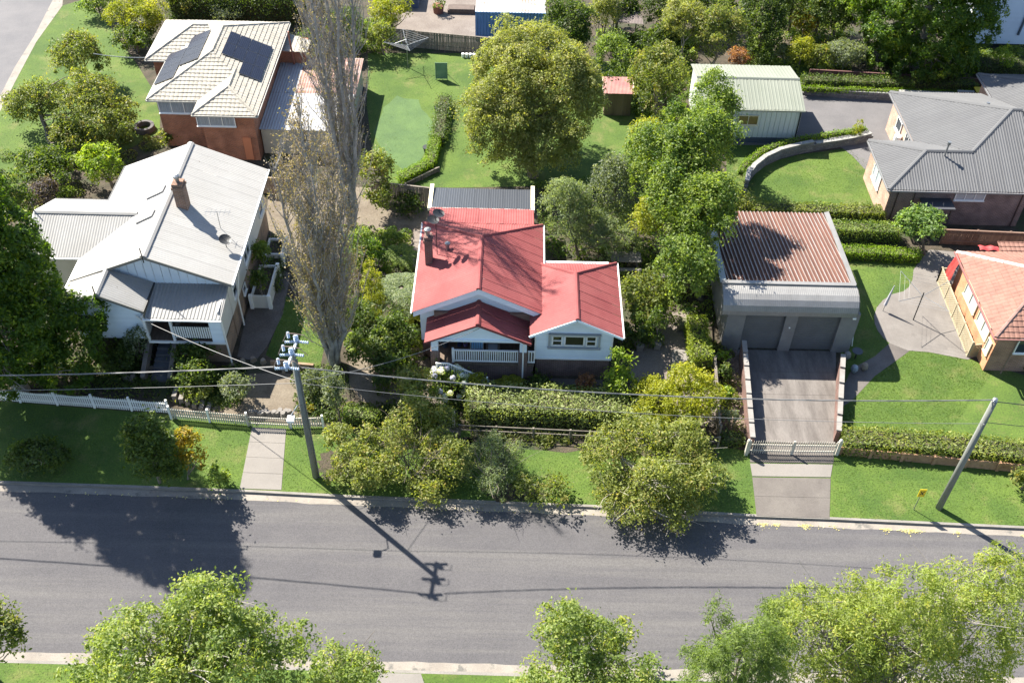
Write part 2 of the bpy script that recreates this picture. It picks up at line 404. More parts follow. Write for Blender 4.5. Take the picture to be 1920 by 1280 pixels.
def plant(name, label, cat, sp, boxes, z0=0.0, group=None, shape='round', rzs=1.0, depth=None, trunk=None, base=None,
          parts=('crown', 'trunk'), bark=None, dmul=1.0, lmul=1.0, zmin=None):
    """boxes: one or more (x0,y0,x1,y1[,z0]) outlines seen in the photograph, turned into masses of foliage of real size"""
    SEED[0] += 1; rg = np.random.default_rng(SEED[0]); S = dict(SPEC[sp]); lob = []; info = []
    if not isinstance(boxes, list): boxes = [boxes]
    for b in boxes:
        zz = b[4] if len(b) > 4 else z0; cx, cy = (b[0]+b[2])/2, (b[1]+b[3])/2
        zc = zz+1.0
        for _ in range(8):
            p = P(cx, cy, zc); s = scale_at(p); r = (b[2]-b[0])/2/s; hv = (b[3]-b[1])/2/s
            hd = math.atan2(CAMH-zc, p.y); q = max(0.15*r*r, hv*hv-(r*math.sin(hd))**2)
            rz = max(0.35*r, math.sqrt(q)/math.cos(hd))*rzs; zc = zz+rz
        info.append((p.x, p.y, zc, r, rz)); lob += lobes_of(p.x, p.y, zc, r, rz, rg, S.get('n', 7), S.get('k', .5), shape=shape)
    m0 = info[0]
    bp = P(*base) if base else Vector((m0[0], m0[1], 0))
    t = thing(name, label, cat, bp, group)
    leaf = S['leaf']*lmul
    p, nm, sz, ti, cc = crown(lob, S['clump']*(1 if m0[3] > .8 else .65), leaf, rg, dens=S.get('dens', 1.1)*dmul, inner=S.get('inner', .25),
                              spread=S.get('spread', .75), fuzz=S.get('fuzz', .12), low=-0.35)
    LEAVES[0] += len(p)
    leaf_obj(parts[0], p, nm, sz, ti, leaf_mat(S['ca'], S['cb'], S.get('cc')), t, S.get('asp', .5), rg)
    mb = MB(); bk = bark or BARK(); top = m0[2]+0.25*m0[4]; tr = trunk or max(.035, min(.28, 0.055*m0[3]+0.02))
    tp = limb(mb, (bp.x, bp.y, -0.05), (m0[0], m0[1], top), tr, tr*0.35, rg, 0.03, 7, 6)
    nl = S.get('limbs', 10 if m0[3] > 1.2 else 5); pick = cc[rg.choice(len(cc), size=min(nl, len(cc)), replace=False)]
    for c in pick:
        a = tp[int(rg.integers(1, 6))]; lp = limb(mb, a, c*0.97+np.array(a)*0.03, tr*0.38, 0.012, rg, 0.1, 4, 4)
        if S.get('limbs'):
            for _ in range(3 if S['limbs'] > 60 else 2):
                c2 = c+rg.normal(size=3)*S['clump']*1.4; limb(mb, lp[2], c2, tr*0.16, 0.008, rg, .1, 3, 3)
    mb.build(parts[1], bk, t, smooth=True)
    return t
def shrub(name, label, cat, sp, boxes, **k):
    k.setdefault('parts', ('foliage', 'stem')); return plant(name, label, cat, sp, boxes, **k)
def hedge(name, label, sp, path, w, h, leaf=None, group=None, rnd=0.06, z0=0.0, dens=1.0, dark=None, close=False):
    """path: world xy list; a clipped hedge of width w and height h"""
    SEED[0] += 1; rg = np.random.default_rng(SEED[0]); S = SPEC[sp]; leaf = leaf or S['leaf']*0.75
    path = [Vector((p[0], p[1], 0)) for p in path]; t = thing(name, label, 'hedge', (path[0].x, path[0].y, z0), group)
    C_, N_ = [], []; core = MB()
    for i in range(len(path)-1):
        a, b = path[i], path[i+1]; L = (b-a).length; d = (b-a)/L; s = Vector((d.y, -d.x, 0))
        core.beam(a-d*(0 if i else -0.1)+Vector((0, 0, z0+h*0.46)), b-d*0.1+Vector((0, 0, z0+h*0.46)), w*0.72, h*0.84)
        k = 1/(leaf*leaf*0.36)*dens
        def face(n, u, v, du, dv, nn):
            m = int(n); uu = rg.random(m)[:, None]; vv = rg.random(m)[:, None]
            C_.append(np.array(u)+uu*np.array(du)+vv*np.array(dv)+rg.normal(size=(m, 3))*rnd); N_.append(np.tile(np.array(nn, float), (m, 1)))
        A = a+Vector((0, 0, z0)); H = Vector((0, 0, h)); dd = d*L
        face(k*L*w, A-s*w/2+H, None, dd, s*w, (0, 0, 1))
        for sg in (-1, 1): face(k*L*h*.85, A+s*sg*w/2, None, dd, H, s*sg)
        if i == 0: face(k*w*h, A-s*w/2, None, s*w, H, -d)
        if i == len(path)-2: face(k*w*h, A-s*w/2+dd, None, s*w, H, d)
    c = np.concatenate(C_); n = np.concatenate(N_); n = unit(n+rg.normal(size=n.shape)*0.6+np.array([0, 0, .25]))
    low = np.sin(c[:, 0]*1.7+c[:, 1]*2.3)*0.35+0.5
    ti = np.clip(.3*low+.65*rg.random(len(c)), 0, 1); LEAVES[0] += len(c)
    c[:, 2] += 0.05*np.sin(c[:, 0]*2.1)*np.sin(c[:, 1]*2.9+1)*(c[:, 2] > z0+h*.7)
    k = c[:, 2] > 0.02
    leaf_obj('foliage', c[k], n[k], leaf*rg.uniform(.6, 1.3, k.sum()), ti[k], leaf_mat(S['ca'], S['cb'], S.get('cc'), .25), t, S.get('asp', .5), rg)
    core.build('branches', mat("hedge_core", (.035, .045, .015), (.07, .06, .03), 4, .95, fine=.4), t); return t
def poplar(name, label, x, y, H, rmax, seed, nst=6, nb=420, leafn=9000, zlow=1.2, pk=.3, pd=.5):
    rg = np.random.default_rng(seed); t = thing(name, label, 'tree', (x, y, 0), 'half bare poplars beside the white house'); mb = MB(); tw = MB()
    pts = []; stems = []
    for k in range(nst):
        a = 6.28*k/nst+rg.uniform(0, .8); q = rmax*rg.uniform(.25, .62)*(0 if k == 0 else 1); h = H*(1.0 if k == 0 else rg.uniform(.62, .93)); sp = []
        for i in range(13):
            f = i/12; sp.append(np.array([x+math.cos(a)*(.12+q*f**.75), y+math.sin(a)*(.12+q*f**.75), h*f-.05])+rg.normal(size=3)*.07*(i > 0))
        mb.tube(sp, [(.19 if k else .24)*(1-f/12)+.015 for f in range(13)], 6, cap=False); stems.append(sp)
    def prof(z):
        f = z/H; return rmax*(.15+1.0*min(1, f/pk)**.8)*(1 if f < pd else max(.10, 1-(f-pd)*1.6))
    for i in range(nb):
        s = stems[i % nst]; f = rg.uniform(0.10, .95)*12; j = int(f); a = s[j]+(s[min(j+1, 12)]-s[j])*(f-j)
        if a[2] < zlow: continue
        an = rg.uniform(0, 6.28); L = rg.uniform(1.6, 4.4)*(1-.5*a[2]/H); r = min(prof(a[2]+L*.8), L*.48)*rg.uniform(.5, 1.05)
        b = np.array([a[0]+math.cos(an)*r, a[1]+math.sin(an)*r, min(a[2]+L, H*1.02)]); dd = np.hypot(b[0]-x, b[1]-y); pr = prof(b[2])*1.05
        if dd > pr: b[0] = x+(b[0]-x)*pr/dd; b[1] = y+(b[1]-y)*pr/dd
        mid = a*.5+b*.5+np.array([b[0]-a[0], b[1]-a[1], 0])*.22
        mb.tube([a, mid, b], [.030, .018, .007], 4, cap=False)
        for q in range(int(4+L*2.4)):
            u = rg.uniform(.15, 1); p = a*(1-u)**2+2*mid*u*(1-u)+b*u*u; an2 = an+rg.normal()*1.2; l2 = rg.uniform(.4, 1.1)
            e = p+np.array([math.cos(an2)*l2*.30, math.sin(an2)*l2*.30, l2*.9]); tw.tube([p, (p+e)/2+rg.normal(size=3)*.03, e], [.011, .008, .004], 3, cap=False)
            for w in range(3): pts.append(p+(e-p)*rg.uniform(.2, 1)+rg.normal(size=3)*.05)
    mb.build('trunk', mat("poplar_bark", (.24, .225, .21), (.42, .40, .375), 2.5, .9, fine=.3), t, smooth=True)
    tw.build('twigs', mat("poplar_twig", (.30, .265, .24), (.44, .40, .37), 3, .9), t)
    pts = np.array(pts); pts = pts[rg.choice(len(pts), size=leafn)]+rg.normal(size=(leafn, 3))*.10; n = len(pts)
    lowm = np.clip(1.1-pts[:, 2]/H*1.3, 0, 1)
    leaf_obj('leaves', pts, unit(rg.normal(size=(n, 3))+np.array([0, 0, .4])), rg.uniform(.06, .12, n), np.clip(.15+.85*rg.random(n)*lowm+.25*rg.random(n), 0, 1),
             leaf_mat((.25, .19, .145), (.25, .22, .125), (.25, .26, .08), .25), t, .55, rg)
    LEAVES[0] += n; return t
def fern(name, label, cx, cy, z, L, n, sp, seed, cat='tree fern', stemh=None, up=.5):
    rg = np.random.default_rng(seed); p = P(cx, cy, z); S = SPEC[sp]; t = thing(name, label, cat, (p.x, p.y, 0)); lm = leaf_mat(S['ca'], S['cb'], S.get('cc'), .35)
    MB().tube([(p.x, p.y, -.05), (p.x, p.y, z)], [.12, .10], 7).build('trunk', BARK(), t)
    for k in range(n):
        a = 6.28*k/n+rg.uniform(-.2, .2); l = L*rg.uniform(.8, 1.1); d = np.array([math.cos(a), math.sin(a), 0]); c = []; nn = []
        sd = np.array([-d[1], d[0], 0]); mb = []
        pts = [np.array([p.x, p.y, z])+d*l*u+np.array([0, 0, l*(up*u-.85*up*1.6*u*u)]) for u in np.linspace(0, 1, 12)]
        for u in np.linspace(.10, 1, 30):
            f = u*11; j = min(10, int(f)); q = pts[j]+(pts[j+1]-pts[j])*(f-j); wl = .20*l*math.sin(math.pi*(u*.86+.1))
            for sg in (-1, 1):
                for w in (.15, .4, .65, .9): c.append(q+sd*sg*wl*w+d*wl*w*.35-np.array([0, 0, .12*wl*w])); nn.append([sd[0]*sg*.25, sd[1]*sg*.25, 1])
        c = np.array(c); nn = unit(np.array(nn)+rg.normal(size=(len(nn), 3))*.25)
        leaf_obj('frond', c, nn, np.full(len(c), .05*l+.03)*rg.uniform(.8, 1.2, len(c)), rg.random(len(c)), lm, t, .42, rg)
    return t
def tufts(name, polys, n, z, sp, seed, hgt=.055):
    """grass blades scattered over a polygon list (world xy)"""
    rg = np.random.default_rng(seed); out = []
    for pl, cnt in zip(polys, n):
        a = np.array([(q[0], q[1]) for q in pl]); mn = a.min(0); mx = a.max(0); got = []
        while sum(len(g) for g in got) < cnt:
            q = mn+(mx-mn)*rg.random((cnt*2, 2)); ins = np.zeros(len(q), bool); j = len(a)-1
            for i in range(len(a)):
                xi, yi = a[i]; xj, yj = a[j]
                ins ^= ((yi > q[:, 1]) != (yj > q[:, 1])) & (q[:, 0] < (xj-xi)*(q[:, 1]-yi)/(yj-yi+1e-12)+xi); j = i
            got.append(q[ins])
            if not ins.any(): break
        out.append(np.concatenate(got)[:cnt])
    q = np.concatenate(out)
    for ex in EXC:
        ins = np.zeros(len(q), bool); j = len(ex)-1
        for i in range(len(ex)):
            xi, yi = ex[i]; xj, yj = ex[j]; ins ^= ((yi > q[:, 1]) != (yj > q[:, 1])) & (q[:, 0] < (xj-xi)*(q[:, 1]-yi)/(yj-yi+1e-12)+xi); j = i
        q = q[~ins]
    n = len(q); c = np.column_stack([q, np.full(n, z+hgt*.35)])
    pat = np.sin(q[:, 0]*.9+np.sin(q[:, 1]*1.3)*2)*np.sin(q[:, 1]*.8+q[:, 0]*.3)
    nm = unit(rg.normal(size=(n, 3))*.7+np.array([0, 0, 1.0])); LEAVES[0] += n
    S = SPEC[sp]; o = leaf_obj(name, c, nm, hgt*rg.uniform(.6, 1.4, n), np.clip(.42+.16*pat+.16*rg.normal(size=n), 0, 1), leaf_mat(S['ca'], S['cb'], S['cc'], .3), None, .22, rg)
    o["kind"] = "stuff"; return o
SPEC['lawn'] = dict(ca=(.050, .125, .012), cb=(.105, .215, .022), cc=(.24, .28, .06))

def ground_cover(name, label_polys, n, sp, seed, leaf=.14, hmax=.45):
    """low unkept planting nobody could count, in drifts"""
    rg = np.random.default_rng(seed); C_ = []
    for pix, cnt in zip(label_polys, n):
        a = np.array([(q.x, q.y) for q in gz(pix, 0)]); mn = a.min(0); mx = a.max(0); cl = mn+(mx-mn)*rg.random((cnt//90*2+2, 2)); ins = np.zeros(len(cl), bool); j = len(a)-1
        for i in range(len(a)):
            xi, yi = a[i]; xj, yj = a[j]; ins ^= ((yi > cl[:, 1]) != (yj > cl[:, 1])) & (cl[:, 0] < (xj-xi)*(cl[:, 1]-yi)/(yj-yi+1e-12)+xi); j = i
        cl = cl[ins]; k = max(1, len(cl)); h = rg.uniform(.12, hmax, k); r = rg.uniform(.25, .6, k); ix = rg.integers(0, k, cnt) if len(cl) else []
        if len(cl) == 0: continue
        off = unit(rg.normal(size=(cnt, 3))); off[:, 2] = abs(off[:, 2]); p = np.column_stack([cl[ix]+off[:, :2]*r[ix][:, None], off[:, 2]*h[ix]+.02]); C_.append(np.column_stack([p, off*.8, rg.random(k)[ix]]))
    A = np.concatenate(C_); m = len(A); S = SPEC[sp]; LEAVES[0] += m
    o = leaf_obj(name, A[:, :3], unit(A[:, 3:6]+rg.normal(size=(m, 3))*.5+np.array([0, 0, .4])), leaf*rg.uniform(.6, 1.3, m), np.clip(.6*A[:, 6]+.4*rg.random(m), 0, 1), leaf_mat(S['ca'], S['cb'], S.get('cc')), None, .5, rg); o["kind"] = "stuff"; return o
SPEC['box'] = dict(ca=(.070, .110, .035), cb=(.190, .250, .095), cc=(.30, .34, .16), leaf=.17)
SPEC['boxg'] = dict(ca=(.060, .095, .010), cb=(.180, .210, .022), cc=(.28, .27, .03), leaf=.16)
SPEC['limeh'] = dict(ca=(.080, .150, .006), cb=(.170, .260, .012), cc=(.24, .32, .02), leaf=.12)
SPEC['bright2'] = dict(ca=(.070, .125, .035), cb=(.160, .240, .070), cc=(.24, .30, .10), leaf=.17, clump=.36, n=9, dens=.9)
SPEC['pinel'] = dict(ca=(.070, .125, .012), cb=(.180, .260, .030), cc=(.25, .30, .04), leaf=.16, clump=.42, n=9)
SPEC['front'] = dict(ca=(.085, .130, .020), cb=(.210, .260, .040), cc=(.33, .31, .05), leaf=.15, clump=.40, n=14, dens=.75, fuzz=.22, inner=.35, spread=.9, limbs=30)

for _k, _f in dict(olive=1.3, oliveb=1.3, street=1.35, broad=1.35, green=1.35, bright=1.15, lime=1.1, camel=1.3, grey=1.15, wispy=1.15, front=1.15, pale=1.1, pine=1.15, dark=1.15, conif=1.35, box=1.15, boxg=1.15, limeh=1.1, bright2=1.1, pinel=1.15, lawn=.95).items():
    for _c in ('ca', 'cb', 'cc'):
        if SPEC[_k].get(_c): SPEC[_k][_c] = tuple(v*_f for v in SPEC[_k][_c])
for _k in ('olive', 'green', 'camel', 'street', 'broad', 'front'): SPEC[_k]['n'] = SPEC[_k].get('n', 9)+4; SPEC[_k]['k'] = min(SPEC[_k].get('k', .5), .42)

SPEC['front'].update(leaf=.12, clump=.34, dens=.9, fuzz=.28); SPEC['pale'].update(leaf=.12, clump=.34, dens=.75, cb=(.27, .32, .085)); SPEC['street'].update(leaf=.125, clump=.36, dens=.85, fuzz=.28)
SPEC['pine'].update(leaf=.15, clump=.40, dens=1.3, n=18, inner=.2); SPEC['broad'].update(leaf=.13, clump=.42, dens=.95, fuzz=.2); SPEC['lawn'].update(cc=(.14, .22, .05))

SPEC['broad'].update(ca=(.070, .105, .018), cb=(.215, .270, .050), cc=(.34, .32, .10)); SPEC['street'].update(ca=(.075, .110, .022), cb=(.215, .255, .055), cc=(.34, .29, .09))
SPEC['conif'].update(cc=(.22, .30, .03)); SPEC['olive'].update(cb=(.175, .225, .040))
SPEC['lawn'].update(ca=(.055, .115, .014), cb=(.105, .180, .026), cc=(.16, .19, .06))
SPEC['green'].update(leaf=.14, cb=(.150, .240, .032), cc=(.24, .32, .05)); SPEC['lime'].update(leaf=.12)

SPEC['conif'].update(leaf=.13, clump=.38); SPEC['broad'].update(ca=(.10, .135, .026), cb=(.25, .30, .065))
SPEC['lawn'].update(ca=(.045, .108, .012), cb=(.092, .170, .022), cc=(.15, .19, .05))

SPEC['boxl'] = dict(ca=(.11, .16, .015), cb=(.25, .30, .03), cc=(.32, .36, .05), leaf=.15)

SPEC['wispy'].update(leaf=.10, dens=.8, asp=.3, ca=(.10, .14, .07), cb=(.22, .27, .14)); SPEC['pale'].update(limbs=80, dens=.70, ca=(.14, .18, .035), cb=(.27, .33, .075)); SPEC['pine'].update(dens=1.7, clump=.34)
SPEC['street'].update(n=18, k=.34); SPEC['front'].update(n=20, k=.32)
SPEC['conif'].update(dens=1.3)

SPEC['lawn'].update(ca=(.055, .110, .009), cb=(.108, .172, .018), cc=(.19, .20, .06))
for _k in ('green', 'camel', 'olive', 'conif', 'bright', 'dark', 'broad', 'street', 'box'):
    for _c in ('ca', 'cb', 'cc'):
        if SPEC[_k].get(_c): _v = SPEC[_k][_c]; SPEC[_k][_c] = (_v[0]*1.14, _v[1]*1.02, _v[2]*.85)

for _k in ('green', 'olive', 'broad', 'street', 'front', 'lime', 'boxg', 'bright'):
    for _c in ('ca', 'cb', 'cc'):
        if SPEC[_k].get(_c): _v = SPEC[_k][_c]; SPEC[_k][_c] = (_v[0], _v[1], min(_v[1]*.6, _v[2]*1.7))

SPEC['pine'].update(ca=(.085, .130, .032), cb=(.165, .230, .060), cc=(.24, .29, .09)); SPEC['pale'].update(dens=.78)
SPEC['green'].update(cb=(.200, .265, .050)); SPEC['street'].update(ca=(.10, .13, .035), cb=(.27, .30, .085)); SPEC['dark'].update(cb=(.085, .125, .025))
# ---------------------------------------------------------------- materials used by the setting
M_AS = mat("asphalt", (.130, .124, .132), (.153, .145, .151), .35, .92, fine=.30, fscale=20, bump=.25, bscale=60, c3=(.190, .180, .176), s3=1.1, t3=.47, w3=.2, st3=(.035, .8, 1))
M_GUT = mat("gutter_concrete", (.33, .29, .25), (.40, .36, .31), 1.1, .9, fine=.15, fscale=22, c3=(.20, .19, .17), s3=1.3, t3=.58)
M_KERB = mat("kerb_concrete", (.28, .26, .23), (.36, .33, .30), 1.3, .9, fine=.2, fscale=22)
M_GR = mat("grass_ground", (.058, .118, .010), (.108, .176, .019), .35, .95, fine=.38, fscale=11, bump=.5, bscale=20, c3=(.185, .195, .055), s3=.55, t3=.53, w3=.2)
M_GRP = mat("pale_grass", (.085, .160, .050), (.120, .210, .060), .6, .95, fine=.3, fscale=16, bump=.4, bscale=20)
M_MUL = mat("mulch", (.070, .058, .034), (.150, .115, .078), 1.2, .95, fine=.45, fscale=9, bump=.8, bscale=12, c3=(.055, .085, .022), s3=.45, t3=.50, w3=.14)
M_DIRT = mat("bare_dirt", (.27, .215, .155), (.36, .30, .225), .9, .95, fine=.22, fscale=9, bump=.5, bscale=14, c3=(.17, .13, .09), s3=.8, t3=.58, w3=.12)
M_GRAV = mat("pink_gravel", (.30, .245, .21), (.39, .33, .285), .7, .95, fine=.3, fscale=14, bump=.4, bscale=30)
M_CON = mat("aged_concrete", (.235, .205, .185), (.315, .280, .250), .55, .9, fine=.14, fscale=18, c3=(.17, .15, .135), s3=.6, t3=.56, w3=.2)
M_CONL = mat("pale_concrete", (.36, .33, .30), (.42, .385, .35), .5, .9, fine=.08, fscale=18, c3=(.30, .275, .25), s3=.5, t3=.55, w3=.25)
M_DRV = mat("driveway_seal", (.155, .148, .150), (.195, .186, .184), .5, .92, fine=.16, fscale=20)
M_WHITE = mat("white_paint", (.74, .74, .72), (.80, .80, .79), 1.5, .55, fine=.04)
M_WB = mat("white_weatherboard", (.60, .68, .76), (.66, .73, .80), 1.0, .6, fine=.03, rnd=.03)
M_CREAM = mat("cream_paint", (.66, .60, .42), (.72, .66, .48), 1.5, .6, fine=.04)
M_GLD = glass_mat("dark_glass", (.025, .035, .045)); M_GLB = glass_mat("curtained_glass", (.34, .38, .42), .12)
M_GLG = glass_mat("garden_glass", (.05, .05, .025), .05)
M_WOOD = mat("weathered_wood", (.20, .175, .145), (.32, .285, .235), 2.0, .9, fine=.2, fscale=12, stretch=(1, 1, .15), rnd=.18)
M_STEEL = mat("galvanised", (.42, .44, .46), (.55, .57, .58), 3, .38, metal=.7, fine=.08)
M_DSTEEL = mat("dark_metal", (.05, .052, .055), None, 1, .5, metal=.3)

# ---------------------------------------------------------------- ground, road, kerbs
def gz(l, z): return [P(x, y, z) for x, y in l]
K = gz([(0, 905), (235, 913), (470, 922), (660, 932), (1110, 950), (1420, 968), (1556, 973), (1920, 990)], 0)
K = [Vector((-160, 32.6, 0)), Vector((-60, 32.0, 0))]+K+[Vector((60, 28.8, 0)), Vector((160, 26, 0))]
S = [Vector((-160, 22.9, 0)), Vector((-60, 22.6, 0))]+gz([(0, 1236), (640, 1252), (1270, 1270), (1920, 1285)], 0)+[Vector((60, 21.3, 0)), Vector((160, 20.5, 0))]
sh = lambda l, dy, z: [Vector((p.x, p.y+dy, z)) for p in l]
sheet("ground", None, 0, M_MUL, world_pts=K+[Vector((1500, 26, 0)), Vector((1500, 2500, 0)), Vector((-1500, 2500, 0)), Vector((-1500, 32, 0))])
sheet("ground", None, 0, M_MUL, world_pts=(S+[Vector((1500, 20, 0)), Vector((1500, -600, 0)), Vector((-1500, -600, 0)), Vector((-1500, 23, 0))])[::-1])
sheet("road", None, -.125, M_AS, world_pts=sh(K, .3, 0)+sh(S, -.3, 0)[::-1])
# gutters with an uneven edge of built-up asphalt
def strip(name, line, a, b, z, m, wob=0.0, n=160):
    mb = MB(); rg = random.Random(3); top, bot = [], []
    xs = [line[0].x+(line[-1].x-line[0].x)*i/(n*3) for i in range(n*3+1)]
    def y_at(x):
        for i in range(len(line)-1):
            if line[i].x <= x <= line[i+1].x: return line[i].y+(line[i+1].y-line[i].y)*(x-line[i].x)/(line[i+1].x-line[i].x)
        return line[-1].y
    for x in xs:
        y = y_at(x); w = wob*(math.sin(x*2.1)*.5+math.sin(x*5.3+1)*.3+rg.uniform(-.4, .4)); top.append((x, y+a, z)); bot.append((x, y+b+w*(1 if b < 0 else -1), z))
    v = top+bot; k = len(xs); f = [(i, k+i, k+i+1, i+1) if a > b else (i, i+1, k+i+1, k+i) for i in range(k-1)]
    mb.add(v, f); o = mb.build(name, m); o["kind"] = "structure"; return o
strip("gutter", K, 0.02, -.42, -.118, M_GUT, .05); strip("gutter", S, -.02, .46, -.118, M_GUT, .05)
for ln, a, b in ((K, 0.0, .14), (S, 0.0, -.14)):
    mb = MB()
    for i in range(len(ln)-1):
        p, q = ln[i], ln[i+1]; y0, y1 = (a, b) if b > a else (b, a)
        mb.add([(p.x, p.y+y0, -.13), (q.x, q.y+y0, -.13), (q.x, q.y+y1, -.13), (p.x, p.y+y1, -.13), (p.x, p.y+y0, .008), (q.x, q.y+y0, .008), (q.x, q.y+y1, .008), (p.x, p.y+y1, .008)],
               [(4, 5, 6, 7), (0, 1, 5, 4), (2, 3, 7, 6)])
    o = mb.build("kerb", M_KERB); o["kind"] = "structure"
# side street at the top left
sheet("side_road", [(100, -2), (64, 68), (27, 127), (0, 180), (-190, 480), (-900, 480), (-500, -2)], .010, mat("old_asphalt", (.17, .165, .175), (.215, .205, .21), .4, .92, fine=.2, fscale=24, bump=.2))
sheet("side_gutter", [(118, -2), (117, 11), (68, 79), (35, 141), (0, 209), (-190, 520), (-190, 480), (0, 180), (27, 127), (64, 68), (100, -2)], .014, M_GUT)
# lawns
LW = {}
def lawn(key, pix, z=.006, m=None):
    LW[key] = [(p.x, p.y) for p in gz(pix, 0)]; sheet("lawn", pix, z, m or M_GR)
vt = gz([(-60, 748), (0, 752), (320, 777), (607, 800), (700, 800), (860, 806), (1100, 822), (1345, 835), (1400, 845), (1566, 848), (1925, 880), (2000, 885)], 0)
LW['verge'] = [(p.x, p.y) for p in vt]+[(p.x, p.y+.14) for p in K[::-1] if -28 < p.x < 27]
vw = [Vector((-160, 39, 0))]+vt+[Vector((160, 33, 0))]+sh(K, .14, 0)[::-1]
sheet("verge", None, .005, M_GR, world_pts=vw)
sheet("verge", None, .005, M_GR, world_pts=sh(S, -.14, 0)+[Vector((160, 10, 0)), Vector((-160, 10, 0))])
LW['south'] = [(p.x, p.y-.14) for p in S if -26 < p.x < 20][::-1]+[(-24, 18), (14, 18)]
lawn('corner', [(117, 11), (160, -2), (185, 25), (250, 110), (300, 190), (300, 250), (200, 300), (60, 330), (-60, 400), (-60, 320), (0, 209), (35, 141), (68, 79)])
lawn('back', [(690, 100), (860, 100), (1215, 120), (1215, 345), (850, 352), (735, 350), (700, 300), (688, 200)])
sheet("worn_lawn", [(757+52*math.cos(a*.2618)*(1+.10*math.sin(a*1.7)), 248+66*math.sin(a*.2618)*(1+.08*math.sin(a*2.3))) for a in range(24)], .010, M_GRP)
lawn('side', [(535, 555), (575, 570), (610, 640), (600, 690), (545, 690), (498, 665), (520, 610)])
lawn('garage', [(1585, 488), (1713, 492), (1725, 505), (1722, 640), (1640, 720), (1590, 760), (1570, 785), (1925, 795), (1990, 690), (1890, 690), (1720, 640)][:7]+[(1570, 790)])
lawn('front', [(1570, 800), (1572, 745), (1640, 700), (1700, 655), (1740, 658), (1815, 672), (1870, 688), (1960, 715), (2500, 735), (2700, 900), (1990, 862), (1760, 835)], .008)
lawn('oval', [(1398, 360), (1408, 330), (1440, 305), (1500, 290), (1590, 278), (1622, 300), (1652, 350), (1660, 385), (1400, 385)])
lawn('terrace', [(1362, 268), (1500, 268), (1520, 285), (1470, 280), (1430, 300), (1402, 335), (1392, 362), (1362, 375)])
lawn('northeast', [(1400, 75), (1500, 60), (1560, 120), (1500, 175), (1400, 130)])
# paved and bare areas
sheet("driveway", [(1488, 172), (1600, 178), (1700, 190), (1710, 262), (1655, 268), (1640, 330), (1622, 318), (1598, 292), (1580, 278), (1560, 272), (1492, 272), (1362, 272), (1362, 258), (1492, 258)], .014, mat("driveway_asphalt", (.165, .158, .165), (.205, .195, .2), .5, .92, fine=.15, fscale=20))
sheet("dirt_yard", [(740, 62), (755, 20), (790, -4), (900, -4), (900, 80), (740, 78)], .010, M_GRAV)
sheet("dirt_path", [(445, 668), (462, 590), (500, 498), (545, 512), (530, 590), (500, 650), (478, 678)], .010, mat("grey_dirt", (.20, .17, .15), (.27, .235, .21), 1, .95, fine=.25, fscale=10, bump=.4))
sheet("dirt_yard", [(505, 345), (560, 345), (700, 352), (745, 372), (745, 470), (690, 480), (560, 500), (515, 495), (500, 400)], .010, M_DIRT)
sheet("garden_path", [(745, 372), (805, 376), (800, 470), (790, 560), (762, 575), (755, 470), (742, 470)], .012, M_DIRT)
sheet("dirt_yard", [(655, 660), (800, 650), (810, 700), (800, 760), (690, 770), (655, 720)], .010, M_DIRT)
sheet("dirt_yard", [(395, 735), (470, 700), (560, 700), (600, 745), (600, 795), (330, 775)], .010, M_DIRT)
sheet("garden_path", [(800, 745), (838, 752), (845, 768), (812, 782)], .014, M_GRAV)
sheet("garden_path", [(812, 775), (850, 775), (862, 812), (828, 808)], .013, M_GRAV)
sheet("side_drive", [(1180, 690), (1190, 600), (1240, 585), (1300, 585), (1305, 700), (1345, 745), (1345, 800), (1200, 790)], .011, M_GRAV)
sheet("garden_path", [(915, 705), (1130, 712), (1130, 728), (915, 722)], .012, M_CON)
sheet("garden_bed", [(1345, 640), (1380, 640), (1405, 835), (1350, 835)], .012, mat("pink_mulch", (.20, .14, .11), (.30, .22, .18), 2, .95, fine=.45, fscale=8, bump=.6))
sheet("dirt_yard", [(1450, 40), (1560, 50), (1560, 120), (1450, 110)], .009, M_DIRT)
sheet("dirt_yard", [(1260, 655), (1340, 655), (1345, 690), (1260, 690)], .016, M_CONL)
# concrete circle with its path
cc = [(1713, 505), (1742, 468), (1792, 472), (1870, 650), (1815, 674), (1742, 660), (1703, 657), (1668, 643), (1656, 633), (1646, 620), (1640, 606), (1639, 592), (1644, 576), (1656, 562), (1674, 551), (1694, 546), (1704, 538), (1711, 524)]
sheet("concrete_yard", cc, .020, mat("yard_concrete", (.25, .225, .205), (.33, .30, .275), .6, .9, fine=.12, fscale=18, c3=(.19, .17, .155), s3=.7, t3=.58, w3=.15))
sheet("concrete_path", [(1668, 643), (1705, 658), (1640, 705), (1600, 748), (1580, 762), (1578, 730), (1598, 690), (1640, 668)], .018, M_CON)
# driveway of the big garage: a bay of slabs, then the lighter strip and the crossing
def slabs(name, corners, nu, nv, z, m, gap=.012, t=.05):
    a, b, c, d = [P(x, y, z) for x, y in corners]
    for i in range(nu):
        for j in range(nv):
            q = []
            for u, v in ((i/nu, j/nv), ((i+1)/nu, j/nv), ((i+1)/nu, (j+1)/nv), (i/nu, (j+1)/nv)): q.append(lerp(lerp(a, b, u), lerp(d, c, u), v))
            cen = sum(q, Vector())/4; q = [cen+(p-cen).normalized()*((p-cen).length-gap*1.4) for p in q]
            o = MB().prism([p-Vector((0, 0, t)) for p in q], (0, 0, t+RNG.uniform(-.003, .003))).build(name, m); o["kind"] = "structure"
M_DC = mat("driveway_concrete", (.20, .175, .16), (.34, .305, .28), 1.0, .92, fine=.14, fscale=18, stretch=(1.6, .35, 1), c3=(.15, .13, .12), s3=.8, t3=.60, w3=.15)
slabs("driveway_slab", [(1404, 828), (1567, 832), (1568, 658), (1382, 655)], 1, 4, .030, M_DC)
